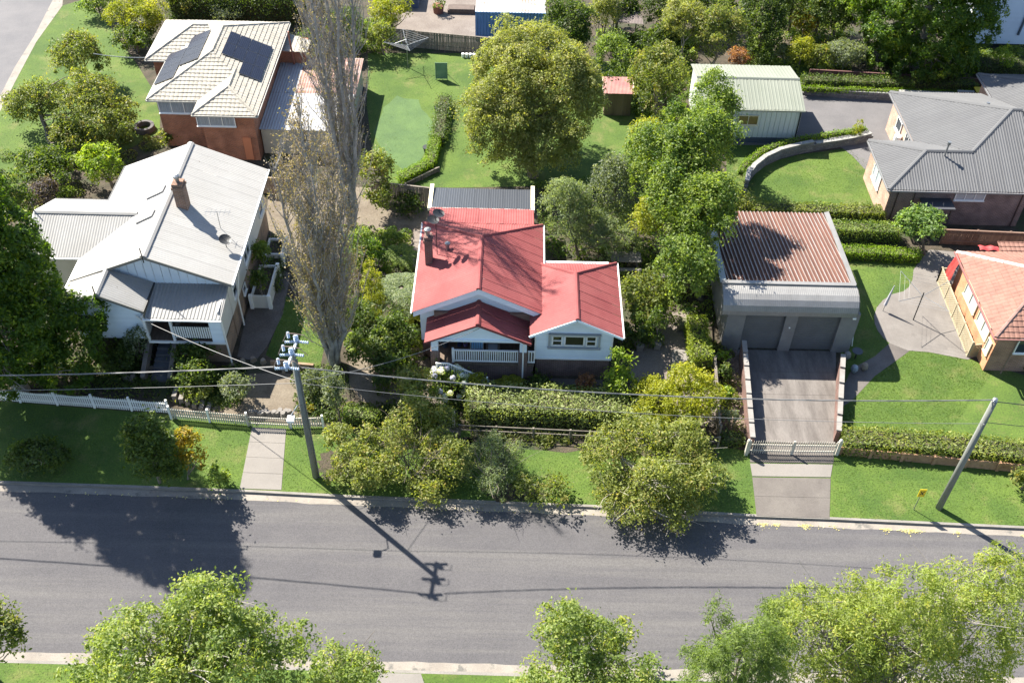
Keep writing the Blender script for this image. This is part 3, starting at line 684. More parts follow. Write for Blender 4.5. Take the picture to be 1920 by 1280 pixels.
slabs("driveway_slab", [(1406, 866), (1563, 868), (1566, 834), (1404, 830)], 1, 1, .026, M_CON)
slabs("driveway_slab", [(1410, 892), (1558, 894), (1562, 870), (1406, 868)], 1, 1, .030, M_CONL)
slabs("driveway_slab", [(1418, 966), (1556, 971), (1558, 896), (1410, 894)], 1, 2, .024, M_CON)
slabs("driveway_slab", [(449, 915), (528, 918), (537, 803), (472, 800)], 1, 4, .028, M_CONL)
slabs("driveway_slab", [(700, 1290), (800, 1292), (790, 1262), (712, 1260)], 1, 1, .028, M_CONL)
slabs("paving_slab", [(768, 560), (795, 560), (800, 430), (775, 430)], 1, 5, .040, M_GRAV, .03)
slabs("paving_slab", [(920, 722), (1130, 728), (1130, 712), (918, 706)], 5, 1, .030, M_CON, .02)
for k, (x, y, w) in enumerate([(808, 748, 15), (828, 765, 14), (846, 790, 11)]):
    pass

# ---------------------------------------------------------------- house parts
def window(parent, c, u, n, w, h, cols=2, rows=1, glass=None, frame=None, blind=None, t=.055, rows_at=None, sill=True, name="window"):
    """c centre on the wall face, u along the wall, n outward"""
    c, u, n = Vector(c), Vector(u), Vector(n); z = Vector((0, 0, 1)); f = MB(); fr = frame or M_WHITE; o = c+n*.03
    def bar(p, q, wd): f.beam(p, q, wd, .06, up=n)
    L, Rr, B, T = o-u*w/2, o+u*w/2, -z*h/2, z*h/2
    bar(L+B-u*t/2, Rr+B+u*t/2, t); bar(L+T-u*t/2, Rr+T+u*t/2, t); bar(L+B*.96, L+T*.96, t); bar(Rr+B*.96, Rr+T*.96, t)
    for i in range(1, cols): bar(L+u*w*i/cols+B*.95+n*.004, L+u*w*i/cols+T*.95+n*.004, t*.8)
    for i in range(1, rows): bar(L+z*(h*i/rows-h/2)+n*.007, Rr+z*(h*i/rows-h/2)+n*.007, t*.6)
    wo = f.build(name, fr, parent)
    for i in range(cols):
        a = L+u*w*(i+.04)/cols; b = L+u*w*(i+.96)/cols; q = [a+B*.96, b+B*.96, b+T*.96, a+T*.96]
        MB().prism([p-n*.028 for p in q], n*.012).build("pane", glass or M_GLD, wo)
    if blind:
        s = MB(); k = int(w/.12)
        for i in range(k):
            if blind > 1 and 0.38 < i/k < .62: continue
            x = L+u*w*(i+.5)/k-n*.004; s.beam(x+B*.9, x+T*.9, .06, .006, up=(n+u*(.4 if i % 2 else -.3)).normalized())
        s.build("blind", mat("curtain", (.26, .30, .36), (.36, .39, .44), 3, .5), wo)
    if sill: MB().beam(L+B-u*.06-z*(t/2+.02)+n*.03, Rr+B+u*.06-z*(t/2+.02)+n*.03, .12, .04).build("sill", fr, wo)
    return wo
def boards(parent, o, u, n, L, z0, z1, m, ex=.17, gable=None, name="weatherboard"):
    """lapped boards on a wall; gable=(apex u, apex z) narrows them above z1"""
    o, u, n = Vector(o), Vector(u), Vector(n); z = z0
    top = gable[1] if gable else z1
    while z < top-.03:
        zt = min(z+ex, top)
        def span(zz):
            if zz <= z1 or not gable: return 0, L
            f = (zz-z1)/(gable[1]-z1); return gable[0]*f, L-(L-gable[0])*f
        a0, b0 = span(z); a1, b1 = span(zt)
        if b0-a0 < .1: break
        if z < z1 < zt and gable: a1, b1 = span(zt)
        k = Vector((0, 0, 1)); v = []
        for (aa, zz, d) in ((a0, z, .034), (b0, z, .034), (b1, zt, .012), (a1, zt, .012)): v.append(o+u*aa+k*zz+n*d)
        for (aa, zz) in ((a0, z), (b0, z), (b1, zt), (a1, zt)): v.append(o+u*aa+k*zz)
        MB().add(v, [(0, 1, 2, 3), (4, 7, 6, 5), (0, 4, 5, 1), (3, 2, 6, 7), (0, 3, 7, 4), (1, 5, 6, 2)]).build(name, m, parent)
        z = zt
def walls(parent, x0, y0, x1, y1, z0, z1, m, name="wall"): return MB().box((x0, y0, z0), (x1, y1, z1)).build(name, m, parent)
def gutter(parent, a, b, m=None, name="gutter"): return MB().beam(a, b, .09, .09).build(name, m or M_WHITE, parent)
def cap(parent, a, b, m, w=.28, name="ridge_cap", h=.05, lift=.05):
    a, b = Vector(a), Vector(b); d = (b-a).normalized(); s = d.cross(Vector((0, 0, 1))).normalized(); k = Vector((0, 0, 1))
    q = [-s*w/2-k*.05, -s*w*.18+k*h*.8, s*w*.18+k*h*.8, s*w/2-k*.05]
    v = [a+p+k*lift for p in q]+[b+p+k*lift for p in q]
    return MB().add(v, [(0, 1, 5, 4), (1, 2, 6, 5), (2, 3, 7, 6), (0, 4, 7, 3), (0, 3, 2, 1), (4, 5, 6, 7)]).build(name, m, parent)
def capline(parent, a, b, m, step=.42, w=.26, name="ridge_tile", lift=.03):
    a, b = Vector(a), Vector(b); L = (b-a).length; n = max(1, int(L/step)); d = (b-a)/L
    for i in range(n): cap(parent, a+d*L*i/n, a+d*(L*(i+1)/n+.03), m, w, name, .07, lift+.012*(i % 2))
def hip(x0, y0, x1, y1, z, m_, ridge='y', ends=(True, True), hk=1.0):
    """faces of a hip/gable roof; returns dict of faces and ridge ends"""
    if ridge == 'y':
        xm = (x0+x1)/2; h = (x1-x0)/2*m_; k = (x1-x0)/2*hk; a = y0+(k if ends[0] else 0); b = y1-(k if ends[1] else 0)
        A, B = (xm, a, z+h), (xm, b, z+h); p = [(x0, y0, z), (x1, y0, z), (x1, y1, z), (x0, y1, z)]
        F = {'w': [p[0], A, B, p[3]], 'e': [p[1], p[2], B, A]}
        if ends[0]: F['s'] = [p[0], p[1], A]
        if ends[1]: F['n'] = [p[2], p[3], B]
    else:
        ym = (y0+y1)/2; h = (y1-y0)/2*m_; k = (y1-y0)/2*hk; a = x0+(k if ends[0] else 0); b = x1-(k if ends[1] else 0)
        A, B = (a, ym, z+h), (b, ym, z+h); p = [(x0, y0, z), (x1, y0, z), (x1, y1, z), (x0, y1, z)]
        F = {'s': [p[0], p[1], B, A], 'n': [p[2], p[3], A, B]}
        if ends[0]: F['w'] = [p[0], A, p[3]]
        if ends[1]: F['e'] = [p[1], p[2], B]
    return F, Vector(A), Vector(B), [Vector(q) for q in p]
def dish(name, label, p, r=.36, az=0.6, h=.55, tilt=.6, double=False):
    p = Vector(p); t = thing(name, label, 'satellite dish', p); MB().tube([p-Vector((0, 0, .05)), p+Vector((0, 0, h))], .022, 6).build('mast', M_DSTEEL, t)
    for k in range(2 if double else 1):
        c = p+Vector((.16*(-1)**k if double else 0, 0, h-(.45 if k else 0))); d = Vector((math.sin(az)*math.cos(tilt), -math.cos(az)*math.cos(tilt)*.3, math.sin(tilt))).normalized()
        a = d.cross(Vector((0, 0, 1))).normalized(); b = d.cross(a); mb = MB(); v = []; f = []
        for i in range(4):
            rr = r*(i+.001)/3
            for j in range(14):
                th = 6.2832*j/14; v.append(c+(a*math.cos(th)+b*math.sin(th))*rr+d*(.28*rr*rr/r))
        for i in range(3):
            for j in range(14): f.append((i*14+j, (i+1)*14+j, (i+1)*14+(j+1) % 14, i*14+(j+1) % 14))
        mb.add(v, f); mb.build('reflector', M_DSTEEL, t); MB().tube([c-b*r*.8, c+d*r*1.1], .012, 4).build('feed_arm', M_DSTEEL, t)
    return t
def chimney(parent, x0, y0, x1, y1, z0, z1, m, cowl=True):
    c = MB().box((x0, y0, z0), (x1, y1, z1-.35)).box((x0-.05, y0-.05, z1-.35), (x1+.05, y1+.05, z1-.2)).box((x0, y0, z1-.2), (x1, y1, z1)).build('chimney', m, parent)
    if cowl:
        cx, cy = (x0+x1)/2, (y0+y1)/2; mb = MB(); mb.tube([(cx, cy, z1), (cx, cy, z1+.25)], .11, 10)
        mb.tube([(cx, cy, z1+.22), (cx, cy, z1+.3), (cx, cy, z1+.42), (cx, cy, z1+.5)], [.13, .2, .2, .08], 10).build('cowl', M_STEEL, c)
    return c

# ================================================================ red roofed cottage
RR = mat("red_roof_paint", (.40, .100, .100), (.47, .135, .130), .7, .72, spec=.22, fine=.05, fscale=8, rnd=.06, c3=(.33, .10, .10), s3=.8, t3=.6, w3=.2)
BRD = brick_mat("dark_brick", (.16, .085, .07), (.10, .055, .048), (.24, .21, .19))
h1 = thing('cottage', 'white weatherboard cottage with a red iron roof and front porch, centre', 'house', (-1.8, 44, 0))
walls(h1, -5.1, 41.3, 1.2, 48.2, 1.4, 4.05, mat("white_wall", (.68, .71, .74), None, 1, .6)); walls(h1, -5.05, 41.35, 1.15, 48.15, 0, 1.4, BRD, 'brick_base')
walls(h1, 1.30, 40.03, 5.45, 45.4, 1.45, 3.95, mat("white_wall", (.68, .71, .74))); walls(h1, 1.34, 40.07, 5.41, 45.35, 0, 1.45, BRD, 'brick_base')
MZ = 4.1; xm = -1.85
A, B = (xm, 40.65, 5.85), (xm, 45.1, 5.85)
ribbed(h1, [(-5.45, 40.65, MZ), (-5.45, 48.5, MZ), B, A], RR, .152, .018, .76)
ribbed(h1, [(1.68, 40.65, MZ), A, B, (1.68, 48.5, MZ)], RR, .152, .018, .76)
ribbed(h1, [(-5.45, 48.5, MZ), (1.68, 48.5, MZ), B], RR, .152, .018, .76)
ribbed(h1, [(-5.2, 48.48, MZ+.03), (1.15, 48.48, MZ+.03), (1.15, 50.6, 3.62), (-5.2, 50.6, 3.62)], RR, .152, .018, .76)
walls(h1, -5.05, 48.2, 1.0, 50.4, 0, 3.6, mat("white_wall", (.68, .71, .74)))
cap(h1, A, B, RR); cap(h1, B, (1.68, 48.5, MZ), RR, .2); cap(h1, B, (-5.45, 48.5, MZ), RR, .2)
for a, b in (((-5.50, 40.6, MZ-.05), (-5.50, 48.5, MZ-.05)), ((1.74, 40.6, MZ-.05), (1.74, 48.5, MZ-.05)), ((1.0, 39.3, 3.76), (1.0, 45.5, 3.76)), ((5.98, 39.3, 3.76), (5.98, 45.5, 3.76)), ((1.2, 50.63, 3.55), (-5.3, 50.63, 3.55))): gutter(h1, a, b, mat("gutter_white", (.7, .68, .66), None, 1, .5))
# deep white barge of the main gable
mb = MB(); mb.prism([(-5.4, 40.72, MZ-.05), (xm, 40.72, 5.80), (1.62, 40.72, MZ-.05), (1.62, 40.72, MZ-.40), (xm, 40.72, 5.42), (-5.4, 40.72, MZ-.40)], (0, .05, 0)).build('bargeboard', M_WB, h1)
mb = MB(); mb.prism([(-5.1, 41.28, 3.9), (1.2, 41.28, 3.9), (xm, 41.28, 5.5)], (0, .06, 0)).build('gable_wall', M_WB, h1)
# porch gable
PX0, PX1, PY0, PY1, PZ, PM = -4.72, 1.04, 39.35, 41.25, 3.12, .475
pa = ((PX0+PX1)/2, PY0, PZ+(PX1-PX0)/2*PM); pb = (pa[0], PY1, pa[2])
ribbed(h1, [(PX0, PY0, PZ), (PX0, PY1, PZ), pb, pa], RR, .152, .018, .76); ribbed(h1, [(PX1, PY0, PZ), pa, pb, (PX1, PY1, PZ)], RR, .152, .018, .76); cap(h1, pa, pb, RR)
MB().prism([(PX0+.3, 39.55, PZ+.10), (PX1-.3, 39.55, PZ+.10), (pa[0], 39.55, pa[2]-.06)], (0, .05, 0)).build('porch_gable', M_WB, h1)
MB().beam((PX0, PY0, PZ-.06), (pa[0], PY0, pa[2]-.06), .04, .12).beam((PX1, PY0, PZ-.06), (pa[0], PY0, pa[2]-.06), .04, .12).build('bargeboard', RR, h1)
MB().beam((PX0+.25, 39.55, PZ+.03), (PX1-.25, 39.55, PZ+.03), .12, .16).build('porch_beam', M_WB, h1)
MB().box((-4.35, 39.5, 1.28), (1.25, 41.3, 1.40)).build('porch_floor', mat("deck_wood", (.16, .11, .08), (.24, .17, .12), 2, .8, fine=.2, fscale=8, stretch=(6, .4, 1)), h1)
MB().box((-3.0, 39.62, 0), (1.2, 41.2, 1.27)).build('porch_base', BRD, h1)
MB().box((-4.3, 41.1, 1.4), (1.2, 41.27, 3.7)).build('porch_back_wall', mat("porch_wall", (.20, .12, .09), (.25, .15, .11), 1, .8), h1)
for x in (-4.2, .62):
    p = MB().box((x-.19, 39.5, 2.35), (x+.19, 39.88, 3.14)).build('porch_post', M_WB, h1); MB().box((x-.24, 39.45, 0), (x+.24, 39.93, 2.35)).build('pier', BRD, h1)
MB().tube([(.62, 39.38, 3.1), (.62, 39.40, .1)], .045, 7).build('downpipe', M_WHITE, h1)
for nm, xa, xb in (('balustrade', -3.2, .36), ('balustrade', .88, 1.28)):
    b_ = MB().beam((xa, 39.62, 2.32), (xb, 39.62, 2.32), .09, .06).beam((xa, 39.62, 1.50), (xb, 39.62, 1.50), .07, .06).build(nm, M_WHITE, h1)
    n = int((xb-xa)/.118); me = MB().box((-.03, -.015, 0), (.03, .015, .80)).mesh('baluster', M_WHITE)
    for i in range(n): link('baluster', me, None, b_, (xa+.06+(xb-xa-.1)*i/max(1, n-1), 39.62, 1.51))
MB().box((-3.28, 39.56, 1.2), (-3.16, 39.68, 2.45)).build('newel_post', M_WHITE, h1)
# stairs running down to the right in front of the porch
st = thing('front_stairs', 'blue grey timber stairs with a white handrail going down from the porch of the cottage', 'stairs', (-2.6, 39, 0), None)
MS = mat("stair_blue", (.22, .30, .36), (.28, .36, .42), 2, .7)
for i in range(8): MB().box((-3.30+i*.26, 38.75, 1.24-i*.16), (-3.02+i*.26, 39.5, 1.29-i*.16)).build('step', MS, st)
MB().box((-4.1, 38.75, 1.22), (-3.31, 39.5, 1.29)).build('landing', MS, st)
rl = MB().beam((-4.05, 38.73, 2.17), (-3.44, 38.73, 2.17), .06, .05).beam((-3.44, 38.73, 2.17), (-1.33, 38.73, 1.04), .06, .05).beam((-3.40, 38.73, 1.30), (-1.30, 38.73, .12), .04, .08).box((-1.37, 38.68, 0), (-1.27, 38.78, 1.15)).box((-4.1, 38.68, 0), (-4.0, 38.78, 2.2)).build('handrail', M_WHITE, st)
for i in range(17): x = -3.38+i*.122; zz = 2.15-(x+3.44)*.535; MB().box((x, 38.72, zz-.82), (x+.035, 38.745, zz-.02)).build('baluster', M_WHITE, rl)
for i in range(5): x = -3.95+i*.12; MB().box((x, 38.72, 1.3), (x+.035, 38.745, 2.14)).build('baluster', M_WHITE, rl)
# wing
WA, WB_ = (3.42, 39.30, 5.08), (3.42, 43.0, 5.08)
ribbed(h1, [(.95, 39.30, 3.80), (.95, 45.5, 3.80), WB_, WA], RR, .152, .018, .76); ribbed(h1, [(5.92, 39.30, 3.80), WA, WB_, (5.92, 45.5, 3.80)], RR, .152, .018, .76)
ribbed(h1, [(.95, 45.5, 3.80), (5.92, 45.5, 3.80), WB_], RR, .152, .018, .76); cap(h1, WA, WB_, RR); cap(h1, WB_, (5.92, 45.5, 3.8), RR, .2); cap(h1, WB_, (.95, 45.5, 3.8), RR, .2)
MB().beam((.92, 39.30, 3.72), (3.42, 39.30, 5.0), .04, .14).beam((5.95, 39.30, 3.72), (3.42, 39.30, 5.0), .04, .14).build('bargeboard', M_WB, h1)
boards(h1, (1.28, 40.03, 0), (1, 0, 0), (0, -1, 0), 4.19, 1.45, 3.86, M_WB, .17, (2.1, 4.92))
MB().box((1.24, 39.96, 1.40), (5.5, 40.0, 1.50)).build('wall_trim', M_WHITE, h1)
for x in (1.28, 5.47): MB().box((x-.04, 39.97, 1.45), (x+.04, 40.05, 3.85)).build('corner_board', M_WHITE, h1)
MT = mat("trim_blue_grey", (.62, .66, .68), None, 1, .6)
MB().box((1.98, 39.84, 3.34), (4.82, 39.99, 3.42)).box((1.98, 39.93, 2.36), (2.10, 39.99, 3.34)).box((4.70, 39.93, 2.36), (4.82, 39.99, 3.34)).build('window_hood', MT, h1)
for cx, w, cl, rw in ((2.46, .52, 1, 2), (3.40, 1.05, 1, 1), (4.32, .52, 1, 2)): window(h1, (cx, 39.985, 2.88), (1, 0, 0), (0, -1, 0), w, .72, cl, rw, M_GLG, None, sill=False, t=.08)
MB().box((1.95, 39.86, 2.30), (4.85, 39.99, 2.40)).build('window_sill', MT, h1)
for i, z in ((0, 3.05), (1, 3.6)): pass
chimney(h1, -4.98, 44.25, -4.58, 44.75, 4.4, 6.35, BRD)
# porch furniture
def mk_pot(label, x, y, z, r, sp, col=(.25, .3, .5), h=.3, grp=None, fl=.35):
    t = thing('pot_plant', label, 'potted plant', (x, y, z), grp)
    MB().tube([(x, y, z), (x, y, z+h*.1), (x, y, z+h)], [r*.7, r*.72, r], 10).build('pot', mat("pot_%.2f%.2f%.2f" % col, col, None, 1, .5), t)
    rg = np.random.default_rng(int(abs(x*100+y*10))); p, nm, sz, ti, _ = crown([(x, y, z+h+fl*.55, fl*.8, fl)], .14, .08, rg); S_ = SPEC[sp]
    leaf_obj('foliage', p, nm, sz, ti, leaf_mat(S_['ca'], S_['cb'], S_.get('cc')), t, .5, rg); return t
mk_pot('dark pot plant at the left end of the cottage porch', -3.75, 40.8, 1.4, .18, 'dark', (.05, .08, .12))
mk_pot('blue pot by the porch wall left of the towels', -2.95, 40.9, 1.4, .16, 'green', (.05, .08, .2), .28, None, .2)
mk_pot('lilac pot by the porch wall beside the towels', -2.6, 40.9, 1.4, .15, 'green', (.25, .2, .45), .28, None, .16)
t = thing('towel_rack', 'blue striped towels hanging on a rack on the cottage porch', 'towel rack', (-1.95, 40.5, 1.4))
MB().tube([(-2.3, 40.5, 1.4), (-2.3, 40.5, 2.3), (-1.6, 40.5, 2.3), (-1.6, 40.5, 1.4)], .02, 5).build('rack', M_WHITE, t)
for i in range(5): MB().add([(-2.25+i*.13, 40.45-.02*(i % 2), 1.6), (-2.14+i*.13, 40.47, 1.6), (-2.14+i*.13, 40.5, 2.3), (-2.25+i*.13, 40.5, 2.3)], [(0, 1, 2, 3)]).build('towel', mat("towel_blue", (.25, .48, .75), None, 1, .9), t)
t = thing('armchair', 'pale wicker armchair with a cushion on the cottage porch', 'armchair', (-1.05, 40.4, 1.4)); mw = mat("wicker", (.32, .27, .22), (.42, .36, .3), 8, .8, fine=.2)
MB().box((-1.4, 40.1, 1.55), (-.72, 40.75, 1.78)).build('seat', mw, t); MB().prism([(-1.4, 40.62, 1.78), (-.72, 40.62, 1.78), (-.72, 40.85, 2.2), (-1.4, 40.85, 2.2)], (0, .08, 0)).build('backrest', mw, t)
for x in (-1.42, -.76): MB().box((x, 40.1, 1.4), (x+.08, 40.8, 2.0)).build('arm', mw, t)
MB().box((-1.32, 40.12, 1.78), (-.8, 40.6, 1.88)).build('cushion', mat("cushion", (.45, .5, .56), None, 1, .9), t)
dish('satellite_dish', 'pair of dark satellite dishes on a tall mast behind the chimney of the red roof', (-4.35, 44.9, 4.6), .34, .6, 2.9, 1.2, True)
t = thing('roof_vent', 'small galvanised vent on the red roof beside the brick chimney', 'roof vent', (-3.75, 45.0, 5.0)); MB().tube([(-3.75, 45, 4.9), (-3.75, 45, 5.35)], .09, 8).build('pipe', M_STEEL, t); MB().tube([(-3.75, 45, 5.33), (-3.75, 45, 5.42), (-3.75, 45, 5.5)], [.16, .16, .05], 8).build('cap', M_STEEL, t)
# pergola with clear sheeting
t = thing('pergola', 'lean-to pergola with grey translucent roof sheets behind the red roof', 'pergola', (-2.1, 52.6, 0))
MP = glass_mat("poly_sheet", (.035, .04, .05), .45, .4); ribbed(t, [(-5.25, 51.4, 3.05), (1.0, 51.4, 3.05), (1.0, 53.7, 2.85), (-5.25, 53.7, 2.85)], MP, .15, .015, .9, (0, 0, .6, 0, 0))
for i in range(8): x = -5.2+i*6.2/7; MB().beam((x, 51.35, 2.97), (x, 53.75, 2.77), .05, .10).build('rafter', M_CREAM, t)
MB().box((-5.45, 51.3, 2.86), (-5.2, 53.85, 3.06)).build('fascia', M_CREAM, t); MB().box((.98, 51.3, 2.86), (1.22, 53.85, 3.06)).build('fascia', M_CREAM, t)
for x in (-5.3, 1.1): MB().box((x-.06, 53.6, 0), (x+.06, 53.72, 2.8)).build('post', M_CREAM, t)
# ================================================================ white house on the left
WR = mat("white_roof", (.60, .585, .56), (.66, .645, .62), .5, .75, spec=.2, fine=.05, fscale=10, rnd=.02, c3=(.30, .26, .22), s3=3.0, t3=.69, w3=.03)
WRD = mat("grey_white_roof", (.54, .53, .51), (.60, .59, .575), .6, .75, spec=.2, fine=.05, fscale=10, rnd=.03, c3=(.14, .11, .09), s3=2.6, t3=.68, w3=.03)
WS = mat("side_render", (.60, .58, .54), (.66, .64, .60), .8, .7, fine=.04)
h2 = thing('white_house', 'large white house with a broad pale iron gable roof, left of the bare poplars', 'house', (-20, 46, 0))
walls(h2, -24.0, 42.65, -15.95, 52.6, 1.7, 4.5, WS); walls(h2, -23.95, 42.7, -15.99, 52.55, 0, 1.7, brick_mat("tan_brick", (.30, .19, .12), (.22, .14, .095), (.3, .26, .22)), 'brick_base')
RM = .4157
A, B = Vector((-19.95, 42.2, 6.25)), Vector((-19.95, 53.1, 6.25))
ribbed(h2, [(-15.5, 42.2, 4.4), A, B, (-15.5, 53.1, 4.4)], WR, .152, .012, .76); ribbed(h2, [(-24.4, 42.2, 4.4), (-24.4, 53.1, 4.4), B, A], WR, .152, .012, .76)
cap(h2, A, B, WR, .4); gutter(h2, (-15.44, 42.2, 4.36), (-15.44, 53.1, 4.36)); gutter(h2, (-24.46, 49.4, 4.36), (-24.46, 53.1, 4.36), M_DSTEEL); gutter(h2, (-24.46, 40.3, 4.34), (-24.46, 44.2, 4.34))
for s_ in (-1, 1): MB().beam((-19.95, 42.18, 6.2), (-19.95+s_*4.45, 42.18, 4.35), .06, .17).build('bargeboard', mat("barge_grey", (.34, .33, .30), None, 1, .6), h2)
me = None
for i in range(14):
    x0 = -22.1+i*.46; x1 = x0+.43; f = lambda x: 6.1-abs(x+19.95)*RM
    MB().add([(x0, 42.62, 4.05), (x1, 42.62, 4.05), (x1, 42.62, f(x1)), (x0, 42.62, f(x0)), (x0, 42.66, 4.05), (x1, 42.66, 4.05), (x1, 42.66, f(x1)), (x0, 42.66, f(x0))], [(0, 1, 2, 3), (0, 4, 5, 1), (1, 5, 6, 2), (0, 3, 7, 4)]).build('gable_panel', M_WB, h2)
# left wing
wa, wb = Vector((-21.68, 46.9, 5.53)), Vector((-27.6, 46.9, 5.53))
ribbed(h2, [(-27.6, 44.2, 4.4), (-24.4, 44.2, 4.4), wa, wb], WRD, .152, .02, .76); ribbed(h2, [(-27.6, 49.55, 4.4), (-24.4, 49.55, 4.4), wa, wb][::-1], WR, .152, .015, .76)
cap(h2, wa, wb, WR, .34); walls(h2, -27.3, 44.5, -24.1, 49.2, 0, 4.38, WS); MB().prism([(-27.35, 44.5, 4.3), (-27.35, 49.2, 4.3), (-27.35, 46.9, 5.4)], (.05, 0, 0)).build('gable_wall', M_WB, h2)
gutter(h2, (-27.6, 49.62, 4.35), (-24.4, 49.62, 4.35), M_DSTEEL); gutter(h2, (-27.6, 44.13, 4.35), (-24.4, 44.13, 4.35)); MB().beam((-27.62, 44.1, 4.32), (-27.62, 46.9, 5.48), .05, .16).beam((-27.62, 49.6, 4.32), (-27.62, 46.9, 5.48), .05, .16).build('bargeboard', M_WHITE, h2)
# small front wing
fa, fb = Vector((-22.15, 40.25, 5.22)), Vector((-22.15, 42.25, 5.30))
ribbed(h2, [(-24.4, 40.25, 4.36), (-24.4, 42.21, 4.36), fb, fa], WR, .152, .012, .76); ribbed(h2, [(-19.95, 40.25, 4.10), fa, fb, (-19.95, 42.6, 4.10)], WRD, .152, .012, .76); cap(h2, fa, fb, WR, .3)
walls(h2, -24.0, 40.62, -20.25, 42.7, 1.7, 4.2, WS); walls(h2, -23.96, 40.66, -20.29, 42.7, 0, 1.7, MATS["mulch"], 'brick_base')
boards(h2, (-24.0, 40.62, 0), (1, 0, 0), (0, -1, 0), 3.75, 1.7, 4.1, M_WB, .18, (1.85, 5.05))
for x0, z0, x1, z1 in ((-22.15, 5.15, -19.9, 4.03), (-22.15, 5.15, -24.45, 4.26)): MB().beam((x0, 40.22, z0), (x1, 40.22, z1), .05, .16).build('bargeboard', MATS["barge_grey"], h2)
window(h2, (-23.15, 40.58, 2.85), (1, 0, 0), (0, -1, 0), 1.4, 1.0, 2, 1, M_GLD, mat("black_frame", (.03, .03, .03), None, 1, .5))
gutter(h2, (-19.9, 40.2, 4.06), (-19.9, 42.6, 4.06), M_DSTEEL)
# verandah
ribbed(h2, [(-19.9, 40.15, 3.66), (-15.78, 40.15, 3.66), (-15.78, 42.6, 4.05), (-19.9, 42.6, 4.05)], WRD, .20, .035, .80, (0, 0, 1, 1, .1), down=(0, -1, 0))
gutter(h2, (-20.0, 40.08, 3.60), (-15.75, 40.08, 3.60)); MB().box((-20.2, 40.5, 1.6), (-15.95, 42.6, 1.72)).build('verandah_floor', MATS["deck_wood"], h2)
MB().box((-20.1, 42.55, 1.7), (-16, 42.62, 4.0)).build('verandah_back_wall', MATS["porch_wall"], h2)
boards(h2, (-16.62, 40.47, 0), (1, 0, 0), (0, -1, 0), .67, 1.66, 3.56, M_WB, .18); boards(h2, (-18.7, 40.47, 0), (1, 0, 0), (0, -1, 0), 2.08, 3.40, 3.56, M_WB, .16)
MB().box((-16.62, 40.47, 1.66), (-15.97, 40.53, 3.56)).box((-16.03, 40.53, 1.66), (-15.97, 42.6, 3.9)).build('wall', WS, h2); MB().box((-20.2, 40.42, 1.52), (-15.9, 40.5, 1.66)).build('wall_trim', M_WHITE, h2)
MB().box((-18.7, 40.55, 0), (-16.0, 42.6, 1.52)).build('brick_base', MATS["tan_brick"], h2)
b_ = MB().beam((-18.65, 40.48, 2.84), (-16.62, 40.48, 2.84), .07, .05).beam((-18.65, 40.48, 1.92), (-16.62, 40.48, 1.92), .07, .08).build('balustrade', M_DSTEEL, h2)
me = MB().box((-.04, -.01, 0), (.04, .01, .84)).mesh('slat', M_WHITE)
for i in range(16): link('slat', me, None, b_, (-18.56+i*.125, 40.45, 1.97))
for x in (-18.72, -20.15): MB().box((x-.07, 40.42, 1.7), (x+.07, 40.56, 3.6)).beam((x-.35, 40.47, 3.55), (x, 40.47, 3.1), .04, .08).beam((x+.35, 40.47, 3.55), (x, 40.47, 3.1), .04, .08).build('verandah_post', M_WHITE, h2)
for a, b in (((-15.86, 40.38, 3.6), (-15.82, 40.36, .05)), ((-15.42, 43.6, 4.3), (-15.80, 43.6, 2.2)), ((-15.80, 43.6, 2.2), (-15.80, 43.6, 0))): MB().tube([a, b], .05, 6).build('downpipe', M_WHITE, h2)
for y in (43.7, 47.0, 51.3): window(h2, (-15.94, y, 3.0), (0, 1, 0), (1, 0, 0), .8 if y != 47 else 1.3, 1.35, 1 if y != 47 else 2, 2, M_GLD, M_WHITE)
window(h2, (-15.94, 45.3, 1.35), (0, 1, 0), (1, 0, 0), .6, .5, 1, 1)
chimney(h2, -19.35, 46.95, -18.75, 47.6, 5.6, 7.55, brick_mat("chimney_brick", (.26, .14, .09), (.18, .10, .07), (.3, .27, .24)))
MLP, MN = Vector((-24.4, 0, 4.4)), Vector((-RM, 0, 1)).normalized()
for q in ([(276, 375), (306, 361), (312, 349), (283, 362)], [(256, 421), (286, 407), (292, 395), (263, 408)]):
    w_ = [PP(x, y, MLP, MN) for x, y in q]; MB().prism(w_, MN*.11).build('skylight', WR, h2)
dish('satellite_dish', 'dark satellite dish near the right eave of the white house', (-16.3, 45.0, 4.75), .36, .4, .5, .9)
t = thing('television_antenna', 'thin television antenna above the right slope of the white roof', 'antenna', (-16.9, 46.4, 5.0)); mb = MB(); mb.tube([(-16.9, 46.4, 4.95), (-16.9, 46.4, 6.2)], .02, 4)
mb.tube([(-17.6, 46.4, 6.15), (-16.1, 46.4, 6.15)], .014, 4)
for i in range(6): mb.tube([(-17.5+i*.26, 46.1, 6.15), (-17.5+i*.26, 46.7, 6.15)], .008, 3)
mb.build('boom', M_STEEL, t)
for p_, lab in ((fa, 'dark iron finial at the tip of the small front gable of the white house'), (A, 'dark iron finial at the tip of the main front gable of the white house'), (wb, 'dark iron finial on the far left gable of the white house')):
    t = thing('finial', lab, 'finial', p_); MB().tube([p_-Vector((0, .05, .35)), p_+Vector((0, -.05, .65))], .03, 6).build('spike', M_DSTEEL, t)
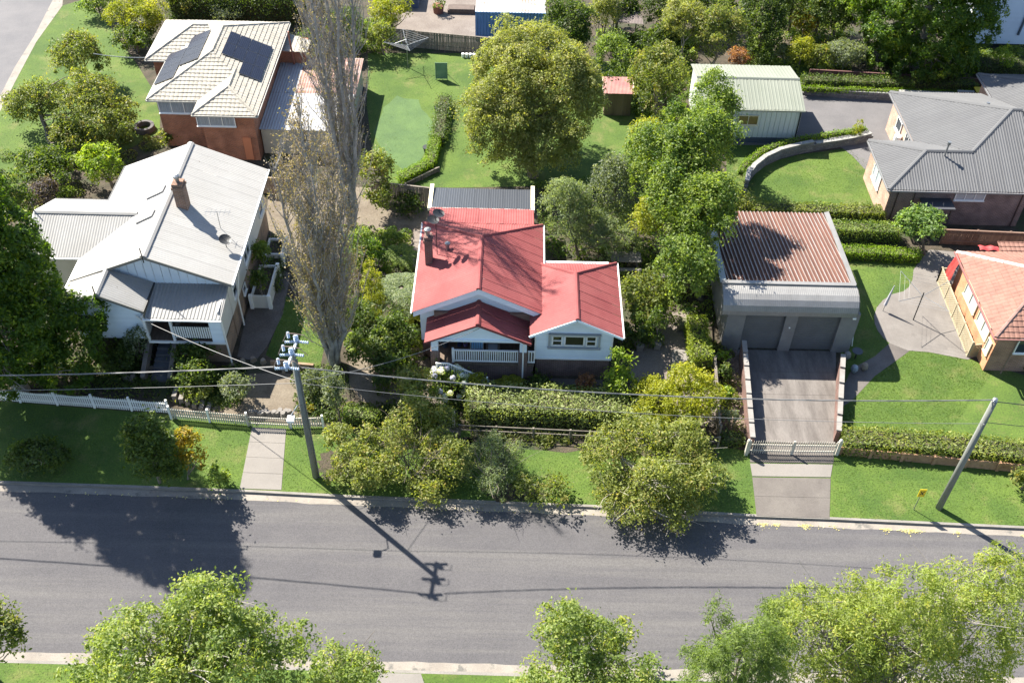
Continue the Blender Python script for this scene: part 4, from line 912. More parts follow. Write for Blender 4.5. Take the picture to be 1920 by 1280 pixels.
# ================================================================ brick house with cream tiles (top left)
CT = mat("cream_tile", (.60, .55, .46), (.68, .63, .54), 2.2, .8, spec=.25, fine=.1, fscale=9, rnd=.04, c3=(.40, .37, .31), s3=1.2, t3=.6, w3=.1)
OB = brick_mat("orange_brick", (.36, .125, .06), (.27, .095, .05), (.30, .20, .15), .24, .086)
h3 = thing('brick_house', 'orange brick house with a cream tiled hip roof carrying solar panels, top left', 'house', (-21.5, 66, 0))
walls(h3, -25.0, 61.95, -18.02, 72.4, 0, 3.95, OB); walls(h3, -21.6, 60.40, -18.0, 61.8, 0, 3.93, OB); walls(h3, -26.6, 67.2, -25.0, 72.4, 0, 3.95, OB)
F, A, B, _ = hip(-25.45, 61.5, -17.6, 72.9, 4.0, .42, 'y')
m3 = {'w': 1}
for k in ('w', 'e', 's', 'n'): tiled(h3, F[k], CT, .30, .33, 0 if k != 's' else 60)
F2, A2, B2, _ = hip(-21.95, 59.8, -17.604, 66.5, 3.994, .42, 'y', (True, False))
for k in ('w', 'e', 's'): tiled(h3, F2[k], CT, .30, .33, 60 if k == 's' else 0)
F3, A3, B3, _ = hip(-27.0, 66.9, -21, 72.894, 3.99, .42, 'x', (True, False))
for k in ('w', 's', 'n'): tiled(h3, F3[k], CT, .30, .33)
for a, b in ((A, B), (A, (-25.45, 61.5, 4)), (A2, (-21.95, 59.8, 4)), (A2, (-17.6, 59.8, 4)), (A3, (-27, 66.9, 4)), (A2, A2+Vector((0, 2.2, 0))), (B, (-17.6, 72.9, 4)), (A3, (-23, A3.y, A3.z))): capline(h3, a, b, CT, .42, .26)
for a, b in (((-25.5, 61.45, 3.93), (-21.95, 61.45, 3.93)), ((-22.0, 59.73, 3.93), (-17.55, 59.73, 3.93)), ((-17.53, 59.73, 3.93), (-17.53, 72.9, 3.93)), ((-25.52, 61.5, 3.93), (-25.52, 66.9, 3.93)), ((-27.07, 66.9, 3.93), (-27.07, 72.9, 3.93)), ((-27.05, 66.83, 3.93), (-25.5, 66.83, 3.93))): gutter(h3, a, b, mat("gutter_cream", (.62, .6, .54), None, 1, .5))
window(h3, (-23.6, 61.91, 3.25), (1, 0, 0), (0, -1, 0), 2.6, .95, 3, 1, M_GLB, M_WHITE, 1); window(h3, (-20.6, 60.36, 3.3), (1, 0, 0), (0, -1, 0), 2.6, 1.0, 3, 1, M_GLB, M_WHITE, 1)
MB().box((-19.0, 60.33, .1), (-18.45, 60.40, 1.9)).build('door', mat("orange_door", (.55, .2, .1), None, 1, .6), h3)
walls(h3, -18.1, 69.9, -16.1, 72.0, 0, 3.25, OB); tiled(h3, [(-17.7, 69.6, 3.42), (-15.8, 69.6, 3.36), (-15.8, 71.4, 3.36), (-17.7, 72.3, 3.42)], CT, .3, .33, down=(1, 0, 0))
MB().tube([(-16.9, 69.7, 2.2), (-17.0, 69.6, 5.0)], .07, 7).build('flue', mat("rust_pipe", (.42, .16, .11), None, 1, .7), h3)
# solar panels on both slopes
PVD = glass_mat("solar_cell", (.010, .012, .024), .35, .25); PVF = mat("panel_frame", (.5, .52, .55), None, 1, .4, metal=.6)
def panel(par_label, quad, n_out, grp):
    a, b, c, d = [Vector(q) for q in quad]; cen = (a+b+c+d)/4; t = thing('solar_panel', par_label, 'solar panel', cen, grp)
    n = Vector(n_out); q = [cen+(p-cen)*.965+n*.09 for p in (a, b, c, d)]
    MB().prism(q, n*.04).build('frame', PVF, t); nu, nv = 6, 10
    q2 = [p+n*.043 for p in q]; L1 = (q2[1]-q2[0]).length; L2 = (q2[3]-q2[0]).length
    if L1 > L2: nu, nv = nv, nu
    mb = MB()
    for i in range(nu):
        for j in range(nv):
            def g(u, v): return lerp(lerp(q2[0], q2[1], u), lerp(q2[3], q2[2], u), v)
            u0, u1 = (i+.03)/nu, (i+.97)/nu; v0, v1 = (j+.03)/nv, (j+.97)/nv
            mb.prism([g(u0, v0), g(u1, v0), g(u1, v1), g(u0, v1)], n*.003)
    mb.build('cells', PVD, t); return t
ne = Vector((.42, 0, 1)).normalized(); nw = Vector((-.42, 0, 1)).normalized()
pe = lambda x, y: PP(x, y, (-17.6, 0, 4.0), ne); pw = lambda x, y: PP(x, y, (-25.45, 0, 4.0), nw)
def grid_panels(org, du, dv, cells, n, labs, grp):
    for (i, j), lb in zip(cells, labs): panel(lb, [org+du*i+dv*j, org+du*(i+1)+dv*j, org+du*(i+1)+dv*(j+1), org+du*i+dv*(j+1)], n, grp)
# east: rows run down the slope; org top-left seen from the street
te = Vector((-20.95, 68.55, 5.407)); de = Vector((1, 0, -.42)).normalized()
ys = Vector((0, -1, 0))
grid_panels(te, de*.78, ys*1.6, [(i, j) for j in range(2) for i in range(4)]+[(2, 2), (3, 2)], ne, ['%s solar panel from the ridge, %s row, right slope of the cream roof' % (a_, b_) for b_ in ('back', 'middle') for a_ in ('first', 'second', 'third', 'fourth')]+['inner solar panel of the front pair on the right slope of the cream roof', 'outer solar panel of the front pair on the right slope of the cream roof'], 'solar panels on the right slope of the cream roof')
dw = Vector((-1, 0, -.42)).normalized(); wl_ = ['back', 'second from back', 'third from back', 'front']
for org, wd in ((Vector((-22.4, 69.0, 5.281)), 'upper'), (Vector((-23.88, 67.4, 4.66)), 'lower')):
    grid_panels(org, dw*1.62, ys*1.04, [(0, i) for i in range(4)], nw, ['%s solar panel, %s column, left slope of the cream roof' % (w_, wd) for w_ in wl_], 'solar panels on the left slope of the cream roof')
# flat roofed garage beside it
FRM = mat("flat_roof_iron", (.50, .50, .52), (.58, .58, .59), .5, .5, fine=.06, fscale=8, rnd=.05); FRR = mat("flat_roof_rust", (.40, .17, .11), (.50, .36, .32), .9, .7, fine=.1, fscale=8, stretch=(.35, 2.0, 1), rnd=.08)
g3 = thing('flat_garage', 'flat metal roofed garage with cream block walls and a rust patch, beside the brick house', 'garage', (-14.8, 66, 0))
walls(g3, -17.9, 61.3, -12.0, 70.6, 0, 2.0, mat("cream_block", (.44, .41, .34), (.50, .47, .40), 1.5, .85, fine=.06))
ribbed(g3, [(-17.98, 61.1, 2.08), (-11.8, 61.1, 2.08), (-11.8, 65.8, 2.18), (-17.98, 65.8, 2.18)], FRM, .20, .025, .8, (0, 0, 1), down=(0, -1, 0)); ribbed(g3, [(-16.2, 65.8, 2.19), (-11.8, 65.8, 2.19), (-11.8, 70.8, 2.29), (-16.2, 70.8, 2.29)], FRR, .20, .025, .8, (0, 0, 1), down=(0, -1, 0))
ribbed(g3, [(-17.98, 65.8, 2.195), (-16.2, 65.8, 2.195), (-16.2, 70.9, 2.30), (-17.98, 70.9, 2.30)], FRM, .20, .025, .8, (0, 0, 1), down=(0, -1, 0))
window(g3, (-14.8, 61.27, 1.3), (1, 0, 0), (0, -1, 0), .6, .7)
# ================================================================ big rusty roofed garage
GW = mat("grey_cladding", (.15, .145, .145), (.19, .185, .18), .8, .7, fine=.04); GD = mat("roller_door", (.105, .11, .115), (.13, .135, .14), .8, .6)
GRU = mat("rust_iron", (.30, .085, .045), (.40, .13, .07), 1.1, .75, fine=.22, fscale=6, stretch=(3, .5, 1), rnd=.08, c3=(.55, .36, .28), s3=.8, t3=.60, w3=.2)
GRL = mat("glint_worn_iron", (.95, .90, .86), (.80, .62, .52), 1.0, .6, fine=.15, fscale=6, stretch=(4, .5, 1), rnd=.06)  # pale rib crests: sun glint painted in, along with worn galvanising
GB = mat("bullnose_iron", (.40, .39, .375), (.48, .47, .455), .8, .45, fine=.06, fscale=6, metal=.25, rnd=.03)
h4 = thing('double_garage', 'double garage with rusty striped iron roof, silver curved awning and two dark doors', 'garage', (15.8, 46.5, 0))
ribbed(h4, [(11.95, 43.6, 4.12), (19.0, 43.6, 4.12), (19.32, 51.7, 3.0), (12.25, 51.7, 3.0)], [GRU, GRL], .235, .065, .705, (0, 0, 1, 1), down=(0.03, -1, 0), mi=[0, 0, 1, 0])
MB().prism([(18.98, 43.6, 4.19), (19.26, 43.6, 4.19), (19.62, 51.8, 3.07), (19.30, 51.7, 3.07)], (0, 0, .04)).build('barge_flashing', GB, h4)
MB().prism([(11.62, 43.6, 4.15), (11.97, 43.6, 4.19), (12.27, 51.7, 3.07), (11.95, 51.8, 3.0)], (0, 0, .04)).build('barge_flashing', mat("blue_flashing", (.42, .47, .5), None, 1, .5), h4)
MB().box((11.7, 43.5, 4.10), (19.2, 43.75, 4.24)).build('ridge_flashing', GB, h4)
prof = [(43.6, 4.13), (43.2, 4.12), (42.85, 4.04), (42.55, 3.88), (42.32, 3.62), (42.2, 3.3), (42.18, 3.02)]
x = 11.7
while x < 19.25:
    mb = MB(); n = 7
    for i in range(n):
        for k in range(2):
            xa = x+(i+k*.5)*.1086; xb = xa+.0543
            if xb > 19.3: continue
            v = []
            for (yy, zz) in prof:
                dy, dz = (0, .009) if zz > 3.9 else (-.004, .003)
                v.append((xa, yy+dy*k, zz+dz*k))
            for (yy, zz) in prof:
                dy, dz = (0, .009) if zz > 3.9 else (-.004, .003)
                v.append((xb, yy+dy*(1-k), zz+dz*(1-k)))
            L = len(prof); mb.add(v, [(j+1, j, L+j, L+j+1)[::-1] for j in range(L-1)])
    if mb.v: mb.build('awning_sheet', GB, h4)
    x += .76
for X in (11.72, 19.27): MB().prism([(X, a, b-.03) for a, b in prof]+[(X, 43.6, 3.0)], (.03, 0, 0)).build('awning_end', GW, h4)
walls(h4, 12.2, 42.75, 19.2, 51.5, 0, 3.0, GW); MB().box((12.0, 42.5, 2.9), (19.2, 42.8, 3.05)).build('soffit', GW, h4)
MB().add([(12.2, 43.7, 3.0), (12.2, 51.5, 3.0), (12.2, 43.7, 4.05)], [(0, 1, 2)]).add([(19.2, 43.7, 3.0), (19.2, 51.5, 3.0), (19.2, 43.7, 4.05)], [(0, 2, 1)]).add([(12.2, 43.7, 3), (19.2, 43.7, 3), (19.2, 43.7, 4.05), (12.2, 43.7, 4.05)], [(0, 1, 2, 3)]).build('upper_wall', GW, h4)
for xa, xb in ((12.12, 13.15), (15.42, 16.10), (18.52, 19.55)): MB().box((xa, 42.45, 0), (xb, 42.74, 3.0)).build('pier', GW, h4)
for xa, xb in ((13.15, 15.42), (16.10, 18.52)):
    d_ = MB().box((xa, 42.66, 0), (xb, 42.70, 2.75)).build('roller_door', GD, h4)
    for i in range(18): MB().box((xa+.02, 42.648, .03+i*.15), (xb-.02, 42.662, .172+i*.15)).build('slat', GD, d_)
    MB().box((xa, 42.5, 2.75), (xb, 42.74, 3.0)).build('lintel', GW, h4)
MB().tube([(15.75, 42.43, 1.9), (15.75, 42.40, 1.9)], .05, 8).build('light', M_WHITE, h4); MB().box((19.1, 42.3, 2.75), (19.3, 42.44, 2.85)).build('floodlight', M_WHITE, h4)
t = thing('trestle', 'white metal frame leaning on the right wall of the double garage', 'metal frame', (19.75, 43.3, 0)); MB().beam((19.6, 43.0, 1.9), (19.9, 43.0, 0), .05, .05).beam((19.6, 43.7, 1.9), (19.9, 43.7, 0), .05, .05).beam((19.7, 43, 1.2), (19.7, 43.7, 1.2), .04, .04).beam((19.8, 43, .6), (19.8, 43.7, .6), .04, .04).build('frame', M_WHITE, t)
# ================================================================ grey roofed house
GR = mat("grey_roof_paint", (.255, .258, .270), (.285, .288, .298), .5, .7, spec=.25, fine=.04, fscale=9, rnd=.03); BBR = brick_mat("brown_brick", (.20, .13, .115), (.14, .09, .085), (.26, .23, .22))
TB = brick_mat("sunny_brick", (.42, .27, .19), (.34, .21, .15), (.4, .34, .3))  # paler copy of the brown brick, sun on left-facing walls put in colour
h5 = thing('grey_roof_house', 'brown brick house with a wide grey metal hip roof, right of the oval lawn', 'house', (29, 60, 0))
q = dict(fl=(24.05, 54.4, 3.), bl=(24.05, 60.1, 3.), r1=(26.9, 57.25, 4.14), r2=(29.95, 57.25, 4.14), v0=(27.1, 60.1, 3.), bb=(27.1, 66.5, 3.), ap=(33.15, 60.45, 5.42), fr=(33.6, 54.4, 3.), ar=(33.8, 60.45, 5.42), br=(33.8, 66.5, 3.), ar2=(33.8, 60.45, 5.42))
for ks in (('fl', 'fr', 'ar', 'ap', 'r2', 'r1'), ('fl', 'r1', 'bl'), ('bl', 'v0', 'r2', 'r1'), ('v0', 'bb', 'ap', 'r2'), ('bb', 'br', 'ar2', 'ap')):
    pts = [q[k] for k in ks]
    if ks[0] == 'fl' and len(ks) == 6:  # the big front slope is not convex: two halves that butt together
        mid = (29.95, 54.4, 3.); ribbed(h5, [q['fl'], mid, q['r2'], q['r1']], GR, .18, .03, .76, (0, 0, 1), down=(0, -1, 0)); ribbed(h5, [mid, q['fr'], q['ar'], q['ap'], q['r2']], GR, .18, .03, .76, (0, 0, 1), down=(0, -1, 0))
    else: ribbed(h5, pts, GR, .18, .03, .76, (0, 0, 1))
for a, b in (('fl', 'r1'), ('r1', 'r2'), ('r2', 'ap'), ('bl', 'r1'), ('bb', 'ap'), ('ap', 'ar')): cap(h5, q[a], q[b], GR, .3, lift=.05)
for a, b in (('fl', 'fr'), ('fl', 'bl'), ('v0', 'bb')): gutter(h5, Vector(q[a])-Vector((.05, .05, .07)), Vector(q[b])-Vector((.05, .05, .07)), mat("gutter_grey", (.3, .3, .31), None, 1, .5))
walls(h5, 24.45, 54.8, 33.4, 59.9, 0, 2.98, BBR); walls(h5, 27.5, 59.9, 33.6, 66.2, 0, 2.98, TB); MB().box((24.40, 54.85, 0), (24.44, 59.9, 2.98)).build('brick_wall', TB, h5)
window(h5, (29.6, 54.77, 2.45), (1, 0, 0), (0, -1, 0), 1.9, .75, 3, 1, M_GLB, M_WHITE); window(h5, (24.38, 57.6, 1.9), (0, -1, 0), (-1, 0, 0), 1.6, 1.3, 2, 1, M_GLB); window(h5, (27.46, 61.2, 1.3), (0, -1, 0), (-1, 0, 0), 2.0, 2.1, 3, 1, M_GLD, M_WHITE); window(h5, (27.46, 63.9, 1.8), (0, -1, 0), (-1, 0, 0), 1.0, .9, 1, 1)
MB().box((26.4, 53.6, 2.05), (28.4, 54.78, 2.15)).box((26.5, 53.7, 0), (26.6, 53.8, 2.05)).box((28.2, 53.7, 0), (28.3, 53.8, 2.05)).build('door_hood', mat("dark_hood", (.1, .105, .12), None, 1, .5), h5)
MB().box((27.0, 54.74, .1), (27.9, 54.79, 2.0)).build('door', M_DSTEEL, h5)
for x in (24.9, 26.0, 33.0): MB().box((x-.03, 54.74, 0), (x+.03, 54.79, 2.95)).build('downpipe', mat("brown_pipe", (.09, .06, .06), None, 1, .5), h5)
f_ = PP(1771, 293, (24, 54.4, 3), Vector((0, -.4, 1)).normalized()); MB().tube([f_-Vector((0, 0, .1)), f_+Vector((0, 0, .95))], .06, 8).tube([f_+Vector((0, 0, .9)), f_+Vector((0, 0, 1.1))], .12, 8).build('flue', M_STEEL, h5)
f_ = P(1848, 207, 4.2); MB().tube([f_-Vector((0, 0, .2)), f_+Vector((0, 0, .6))], .12, 8).build('flue', M_STEEL, h5)
t = thing('air_conditioner', 'white outdoor air conditioner box at the corner of the grey roofed house', 'air conditioner', P(1676, 412)); p = wloc(t); MB().box((p.x-.3, p.y-.25, .15), (p.x+.65, p.y+.15, 1.05)).build('case', M_WHITE, t); MB().tube([(p.x+.2, p.y-.27, .6), (p.x+.2, p.y-.25, .6)], .3, 14).build('fan_grille', M_DSTEEL, t)
t = thing('water_heater', 'white round hot water tank on the left wall of the grey roofed house', 'water heater', (27.1, 62.9, 0)); MB().tube([(27.2, 62.9, 0), (27.2, 62.9, 1.6), (27.2, 62.9, 1.68)], [.26, .26, .1], 12).build('tank', M_WHITE, t)
t = thing('wheelie_bin', 'dark green wheelie bin with a yellow lid by the retaining wall', 'bin', P(1829, 190)); p = wloc(t); mb = MB(); mb.add([(p.x-.26, p.y-.28, .05), (p.x+.26, p.y-.28, .05), (p.x+.26, p.y+.28, .05), (p.x-.26, p.y+.28, .05), (p.x-.32, p.y-.36, .95), (p.x+.32, p.y-.36, .95), (p.x+.32, p.y+.36, .95), (p.x-.32, p.y+.36, .95)], [(3, 2, 1, 0), (4, 5, 6, 7), (0, 1, 5, 4), (1, 2, 6, 5), (2, 3, 7, 6), (3, 0, 4, 7)]); mb.build('body', mat("bin_green", (.03, .06, .04), None, 1, .5), t); MB().prism([(p.x-.34, p.y-.38, .95), (p.x-.34, p.y+.38, .95), (p.x-.34, p.y+.34, 1.05), (p.x-.34, p.y-.36, 1.0)], (.68, 0, 0)).build('lid', mat("bin_yellow", (.75, .55, .02), None, 1, .5), t)
for s_ in (-1, 1): MB().tube([(p.x+s_*.25, p.y+.34, .1), (p.x+s_*.31, p.y+.34, .1)], .1, 10).build('wheel', M_DSTEEL, t)
h6 = thing('second_grey_house', 'grey metal roofed house cut by the right edge, behind the hip roofed brick house', 'house', (38, 64, 0))
ribbed(h6, [(34.2, 58.0, 3.2), (34.2, 69.0, 3.2), (39.2, 64.0, 5.2), (39.2, 58.0, 5.2)], GR, .18, .03, .76, (0, 0, 1)); ribbed(h6, [(34.2, 69.0, 3.2), (44.2, 69.0, 3.2), (39.2, 64.0, 5.2)], GR, .18, .03, .76, (0, 0, 1)); ribbed(h6, [(39.2, 58, 5.2), (39.2, 64, 5.2), (44.2, 64, 3.2), (44.2, 58, 3.2)], GR, .18, .03, .76, (0, 0, 1))
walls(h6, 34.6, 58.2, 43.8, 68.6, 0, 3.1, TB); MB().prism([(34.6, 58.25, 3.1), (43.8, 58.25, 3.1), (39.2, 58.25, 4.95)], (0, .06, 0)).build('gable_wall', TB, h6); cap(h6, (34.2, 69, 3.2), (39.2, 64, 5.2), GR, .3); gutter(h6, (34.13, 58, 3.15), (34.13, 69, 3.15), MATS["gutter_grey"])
dish('satellite_dish', 'pair of dark satellite dishes on the grey roof cut by the right edge', P(1905, 232, 3.9), .34, .5, .7, 1.1, True)
# ================================================================ red tiled house on the right
RT_ = mat("terracotta_tile", (.42, .20, .145), (.50, .26, .19), 1.6, .75, fine=.14, fscale=8, rnd=.10, c3=(.33, .19, .16), s3=1.0, t3=.6, w3=.12)
OB2 = brick_mat("sunlit_orange_brick", (.56, .24, .11), (.47, .19, .09), (.5, .32, .22)); DB2 = brick_mat("shaded_brick", (.32, .17, .10), (.24, .12, .08), (.3, .24, .2))  # lit and shaded copies of one brick, sunlight coloured into the side wall
h7 = thing('red_tile_house', 'orange brick house with a red tiled hip roof, cut by the right edge', 'house', (31, 44.5, 0))
F, A, B, pc = hip(26.6, 40.85, 40, 48.25, 3.0, .45, 'x')
tiled(h7, F['w'], RT_, .28, .34, 110); tiled(h7, [(26.6, 40.85, 3), (33, 40.85, 3), (33, 44.55, A.z), A], RT_, .28, .34, 100); tiled(h7, [(26.6, 48.25, 3), A, (34, 44.55, A.z), (34, 48.25, 3)], RT_, .28, .34, 80)
tiled(h7, [(33, 40.85, 3), (40, 40.85, 3), B, (33, 44.55, A.z)], RT_, .28, .34)
M_RC = mat("whitened_ridge", (.66, .60, .55), (.74, .70, .66), 2, .6, fine=.1); capline(h7, pc[3], A, M_RC, .42, .26); capline(h7, pc[0], A, mat("dark_ridge", (.30, .17, .14), (.38, .24, .2), 2, .8), .42, .26)
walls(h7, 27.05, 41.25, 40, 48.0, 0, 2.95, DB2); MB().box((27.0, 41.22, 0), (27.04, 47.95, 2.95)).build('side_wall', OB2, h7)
gutter(h7, (26.53, 40.8, 2.93), (26.53, 48.3, 2.93), mat("gutter_red", (.42, .2, .18), None, 1, .5)); gutter(h7, (26.53, 40.76, 2.93), (40, 40.76, 2.93), MATS["gutter_red"])
for y, w in ((45.3, 1.9), (43.0, 1.7)): window(h7, (26.97, y, 2.0), (0, -1, 0), (-1, 0, 0), w, 1.0, 2, 1, M_GLB, M_CREAM)
window(h7, (26.97, 41.7, 1.5), (0, -1, 0), (-1, 0, 0), .5, .9, 1, 1, M_GLB, M_CREAM); window(h7, (29.4, 41.2, 2.1), (1, 0, 0), (0, -1, 0), 2.4, 1.1, 2, 1, M_GLD, M_WHITE)
MB().tube([(28.0, 41.0, 2.9), (27.9, 40.95, .1)], .04, 6).build('downpipe', mat("brown_pipe2", (.3, .2, .16), None, 1, .6), h7)
tiled(h7, [(29.4, 48.25, 2.8), (36, 48.25, 2.8), (36, 49.3, 3.0), (29.4, 49.3, 3.0)], RT_, .28, .34, 0); walls(h7, 29.6, 48.0, 36, 49.2, 0, 2.75, DB2)
t = thing('red_tarpaulin', 'bright red tarpaulin hanging down the back corner of the tiled house', 'tarpaulin', (26.6, 48.6, 0)); mb = MB(); v = []
for i in range(9):
    for j in range(7): v.append((26.85-.30*(j/6)**.6+.05*math.sin(i*1.9+j), 48.45-i*.10, 2.9-j*.30+.04*math.sin(i*2.3)))
mb.add(v, [(i*7+j, i*7+j+1, i*7+j+8, i*7+j+7) for i in range(8) for j in range(6)]); mb.build('cloth', mat("red_tarp", (.55, .06, .06), (.65, .10, .09), 2, .5), t, smooth=True)
mb = MB(); v = []
for i in range(10):
    for j in range(5): v.append((28.0+i*.13, 48.3+j*.12, 3.12+.08*math.sin(j*.9)+.05*math.sin(i*1.3)))
mb.add(v, [(i*5+j, i*5+j+1, i*5+j+6, i*5+j+5) for i in range(9) for j in range(4)]); mb.build('cloth', MATS["red_tarp"], t, smooth=True)
# ================================================================ cream shed, small shed, container, far house
CS = mat("cream_steel", (.50, .54, .44), (.55, .585, .485), .5, .75, spec=.2, fine=.03, rnd=.02); CSW = mat("pale_steel_wall", (.50, .53, .50), None, 1, .5)
h8 = thing('cream_shed', 'large pale green steel shed with a low gable roof and one brown window', 'shed', (17, 67, 0))
xl, xr = 13.0, 20.5
ribbed(h8, [(xl, 63.9, 2.85), (xr, 63.9, 2.85), (xr, 67.0, 3.55), (xl, 67.0, 3.55)], CS, .25, .02, .75, (0, 0, 0, .9)); ribbed(h8, [(xl, 67.0, 3.55), (xr, 67.0, 3.55), (xr, 70.1, 2.85), (xl, 70.1, 2.85)], CS, .25, .02, .75, (0, 0, 0, .9)); cap(h8, (xl, 67, 3.55), (xr, 67, 3.55), CS, .3)
walls(h8, xl+.2, 64.1, xr-.15, 69.9, 0, 2.8, CSW); MB().prism([(xr-.2, 64.1, 2.8), (xr-.2, 69.9, 2.8), (xr-.2, 67, 3.5)], (.04, 0, 0)).prism([(xl+.2, 64.1, 2.8), (xl+.2, 69.9, 2.8), (xl+.2, 67, 3.5)], (.04, 0, 0)).build('gable_wall', CSW, h8)
for i in range(20): MB().box((xl+.25+i*.355, 64.06, .1), (xl+.25+i*.355+.31, 64.1, 2.75)).build('wall_sheet', CSW, h8)
MB().box((xl+.2, 64.02, 0), (xr-.12, 64.12, .45)).build('plinth', mat("blue_plinth", (.12, .15, .2), None, 1, .6), h8)
gutter(h8, (xl, 63.85, 2.8), (xr, 63.85, 2.8), CS); window(h8, (16.6, 64.03, 1.9), (1, 0, 0), (0, -1, 0), 1.4, .75, 2, 1, glass_mat("brown_glass", (.16, .11, .04), .2), M_CREAM); MB().tube([(xr-.25, 63.98, 2.75), (xr-.25, 63.98, .05)], .05, 6).build('downpipe', M_DSTEEL, h8)
h9 = thing('garden_shed', 'small timber garden shed with a faded red iron lid roof', 'shed', (7.5, 68, 0))
for i in range(10): MB().box((6.5+i*.2, 67.25, 0), (6.5+i*.2+.19, 67.29+.01*(i % 2), 1.85)).build('wall_board', mat("shed_wood", (.20, .15, .08), (.28, .21, .12), 2, .9, fine=.2, stretch=(1, 1, .2), rnd=.15), h9)
walls(h9, 6.5, 67.3, 8.5, 68.9, 0, 1.85, MATS["shed_wood"]); ribbed(h9, [(6.35, 67.1, 1.95), (8.6, 67.1, 1.95), (8.6, 69.0, 2.25), (6.35, 69.0, 2.25)], mat("faded_red_iron", (.42, .13, .12), (.50, .26, .20), .9, .6, fine=.1), .1, .015, .8)
MB().beam((6.33, 67.1, 1.93), (6.33, 69, 2.23), .05, .1).beam((8.62, 67.1, 1.93), (8.62, 69, 2.23), .05, .1).build('barge', M_CREAM, h9)
ct = thing('shipping_container', 'blue corrugated shipping container with a rusting white roof in the dirt yard', 'shipping container', (-.8, 79, 0)); BL = mat("container_blue", (.035, .085, .19), (.055, .12, .24), .8, .5, fine=.08)
y0, y1, x0, x1 = 78.2, 80.6, -3.55, 2.1; n = 44; mb = MB(); v = []
for i in range(n*2+1):
    xx = x0+(x1-x0)*i/(n*2); yy = y0+(.05 if (i//2) % 2 else 0); v += [(xx, yy, .1), (xx, yy, 2.5)]
mb.add(v, [(2*i, 2*i+2, 2*i+3, 2*i+1) for i in range(n*2)]); mb.build('side_panel', BL, ct); walls(ct, x0, y0+.06, x1, y1, .05, 2.5, BL, 'body')
ribbed(ct, [(x0-.03, y0-.02, 2.56), (x1+.03, y0-.02, 2.56), (x1+.03, y1, 2.56), (x0-.03, y1, 2.56)], mat("container_roof", (.50, .53, .55), (.58, .60, .60), .8, .5, c3=(.48, .28, .15), s3=.7, t3=.52, w3=.12, stretch=(.6, 2, 1)), .26, .03, 1.04, (0, 0, 1, 1), down=(0, -1, 0))
MB().box((x0-.05, y0-.04, 2.46), (x1+.05, y0+.02, 2.58)).box((x0-.05, y0-.04, 0), (x0+.08, y0+.04, 2.5)).box((x1-.08, y0-.04, 0), (x1+.05, y0+.04, 2.5)).box((x0, y0-.04, 0), (x1, y0+.02, .14)).build('corner_frame', BL, ct)
t = thing('planter_tub', 'terracotta tub with a leafy plant in the dirt yard beside the container', 'planter', P(822, 24)); p = wloc(t); MB().tube([(p.x, p.y, 0), (p.x, p.y, .7)], [.42, .5], 12).build('tub', mat("terracotta", (.32, .13, .09), None, 1, .9), t)
rg = np.random.default_rng(5); a_, b_, c_, d_, _ = crown([(p.x, p.y, 1.0, .6, .4)], .2, .12, rg); leaf_obj('foliage', a_, b_, c_, d_, leaf_mat(SPEC['green']['ca'], SPEC['green']['cb']), t, .5, rg)
for nm, lb, px, sz, col in (('timber_crate', 'flat dark timber base in the dirt yard near the container', (866, 22), (1.2, .5, .35), (.14, .10, .08)), ('blue_trailer', 'blue tarpaulin covered load at the top edge of the dirt yard', (765, 4), (1.0, 1.2, 1.1), (.08, .12, .22))):
    p = P(*px); t = thing(nm, lb, 'crate' if 'crate' in nm else 'covered load', p); MB().box((p.x-sz[0], p.y-sz[1], 0), (p.x+sz[0], p.y+sz[1], sz[2])).build('body', mat(nm, col, tuple(c*1.4 for c in col), 2, .8), t); MB().box((p.x-sz[0]*.9, p.y-sz[1]*.9, sz[2]), (p.x+sz[0]*.9, p.y+sz[1]*.9, sz[2]+.08)).build('top', MATS[nm], t)
h10 = thing('blue_white_house', 'tall pale blue house with horizontal cladding cut by the top edge, top right', 'house', (40, 84, 0)); PB = mat("pale_blue_cladding", (.50, .57, .68), (.54, .61, .72), 1, .6, rnd=.02)
X0, X1, Y0 = 37.0, 42.3, 79.1
walls(h10, X0, Y0+.05, X1, 92, .3, 9.0, PB); z = .35
while z < 8.8: MB().add([(X0, Y0-.03, z), (X1, Y0-.03, z), (X1, Y0+.02, z+.2), (X0, Y0+.02, z+.2), (X0, Y0+.06, z), (X1, Y0+.06, z), (X1, Y0+.06, z+.2), (X0, Y0+.06, z+.2)], [(0, 1, 2, 3), (0, 4, 5, 1), (0, 3, 7, 4), (1, 5, 6, 2)]).build('weatherboard', PB, h10); z += .2
MB().tube([(X1-1.0, Y0-.08, 1.2), (X1-.7, Y0-.08, 8.9)], .1, 8).build('downpipe', mat("pipe_bluegrey", (.2, .25, .33), None, 1, .5), h10); MB().box((X0-.15, Y0-.08, 0), (X0-.02, Y0+.1, 9)).build('corner_board', M_WHITE, h10); walls(h10, X0, Y0+.02, X1, Y0+.1, 0, .3, M_DSTEEL, 'plinth'); MB().box((X1, Y0-.1, 0), (X1+.25, Y0+.1, 9)).build('corner_post', mat("brown_post", (.3, .17, .1), None, 1, .7), h10)
t = thing('lean_to', 'low brown roofed shelter under the trees behind the broad olive tree', 'shelter', P(1180, 50)); RB = mat("brown_grey_iron", (.24, .19, .18), (.31, .25, .235), .8, .8, fine=.1)
pq = [P(1150, 42, 2.2), P(1207, 46, 2.2), P(1197, 9, 2.5), P(1158, 9, 2.5)]; ribbed(t, pq, RB, .12, .02, .8, down=(0, -1, 0)); c0 = sum(pq, Vector())/4
for a in pq: MB().box((a.x*.98+c0.x*.02-.05, a.y-.05, 0), (a.x*.98+c0.x*.02+.05, a.y+.05, a.z)).build('post', M_WOOD, t)
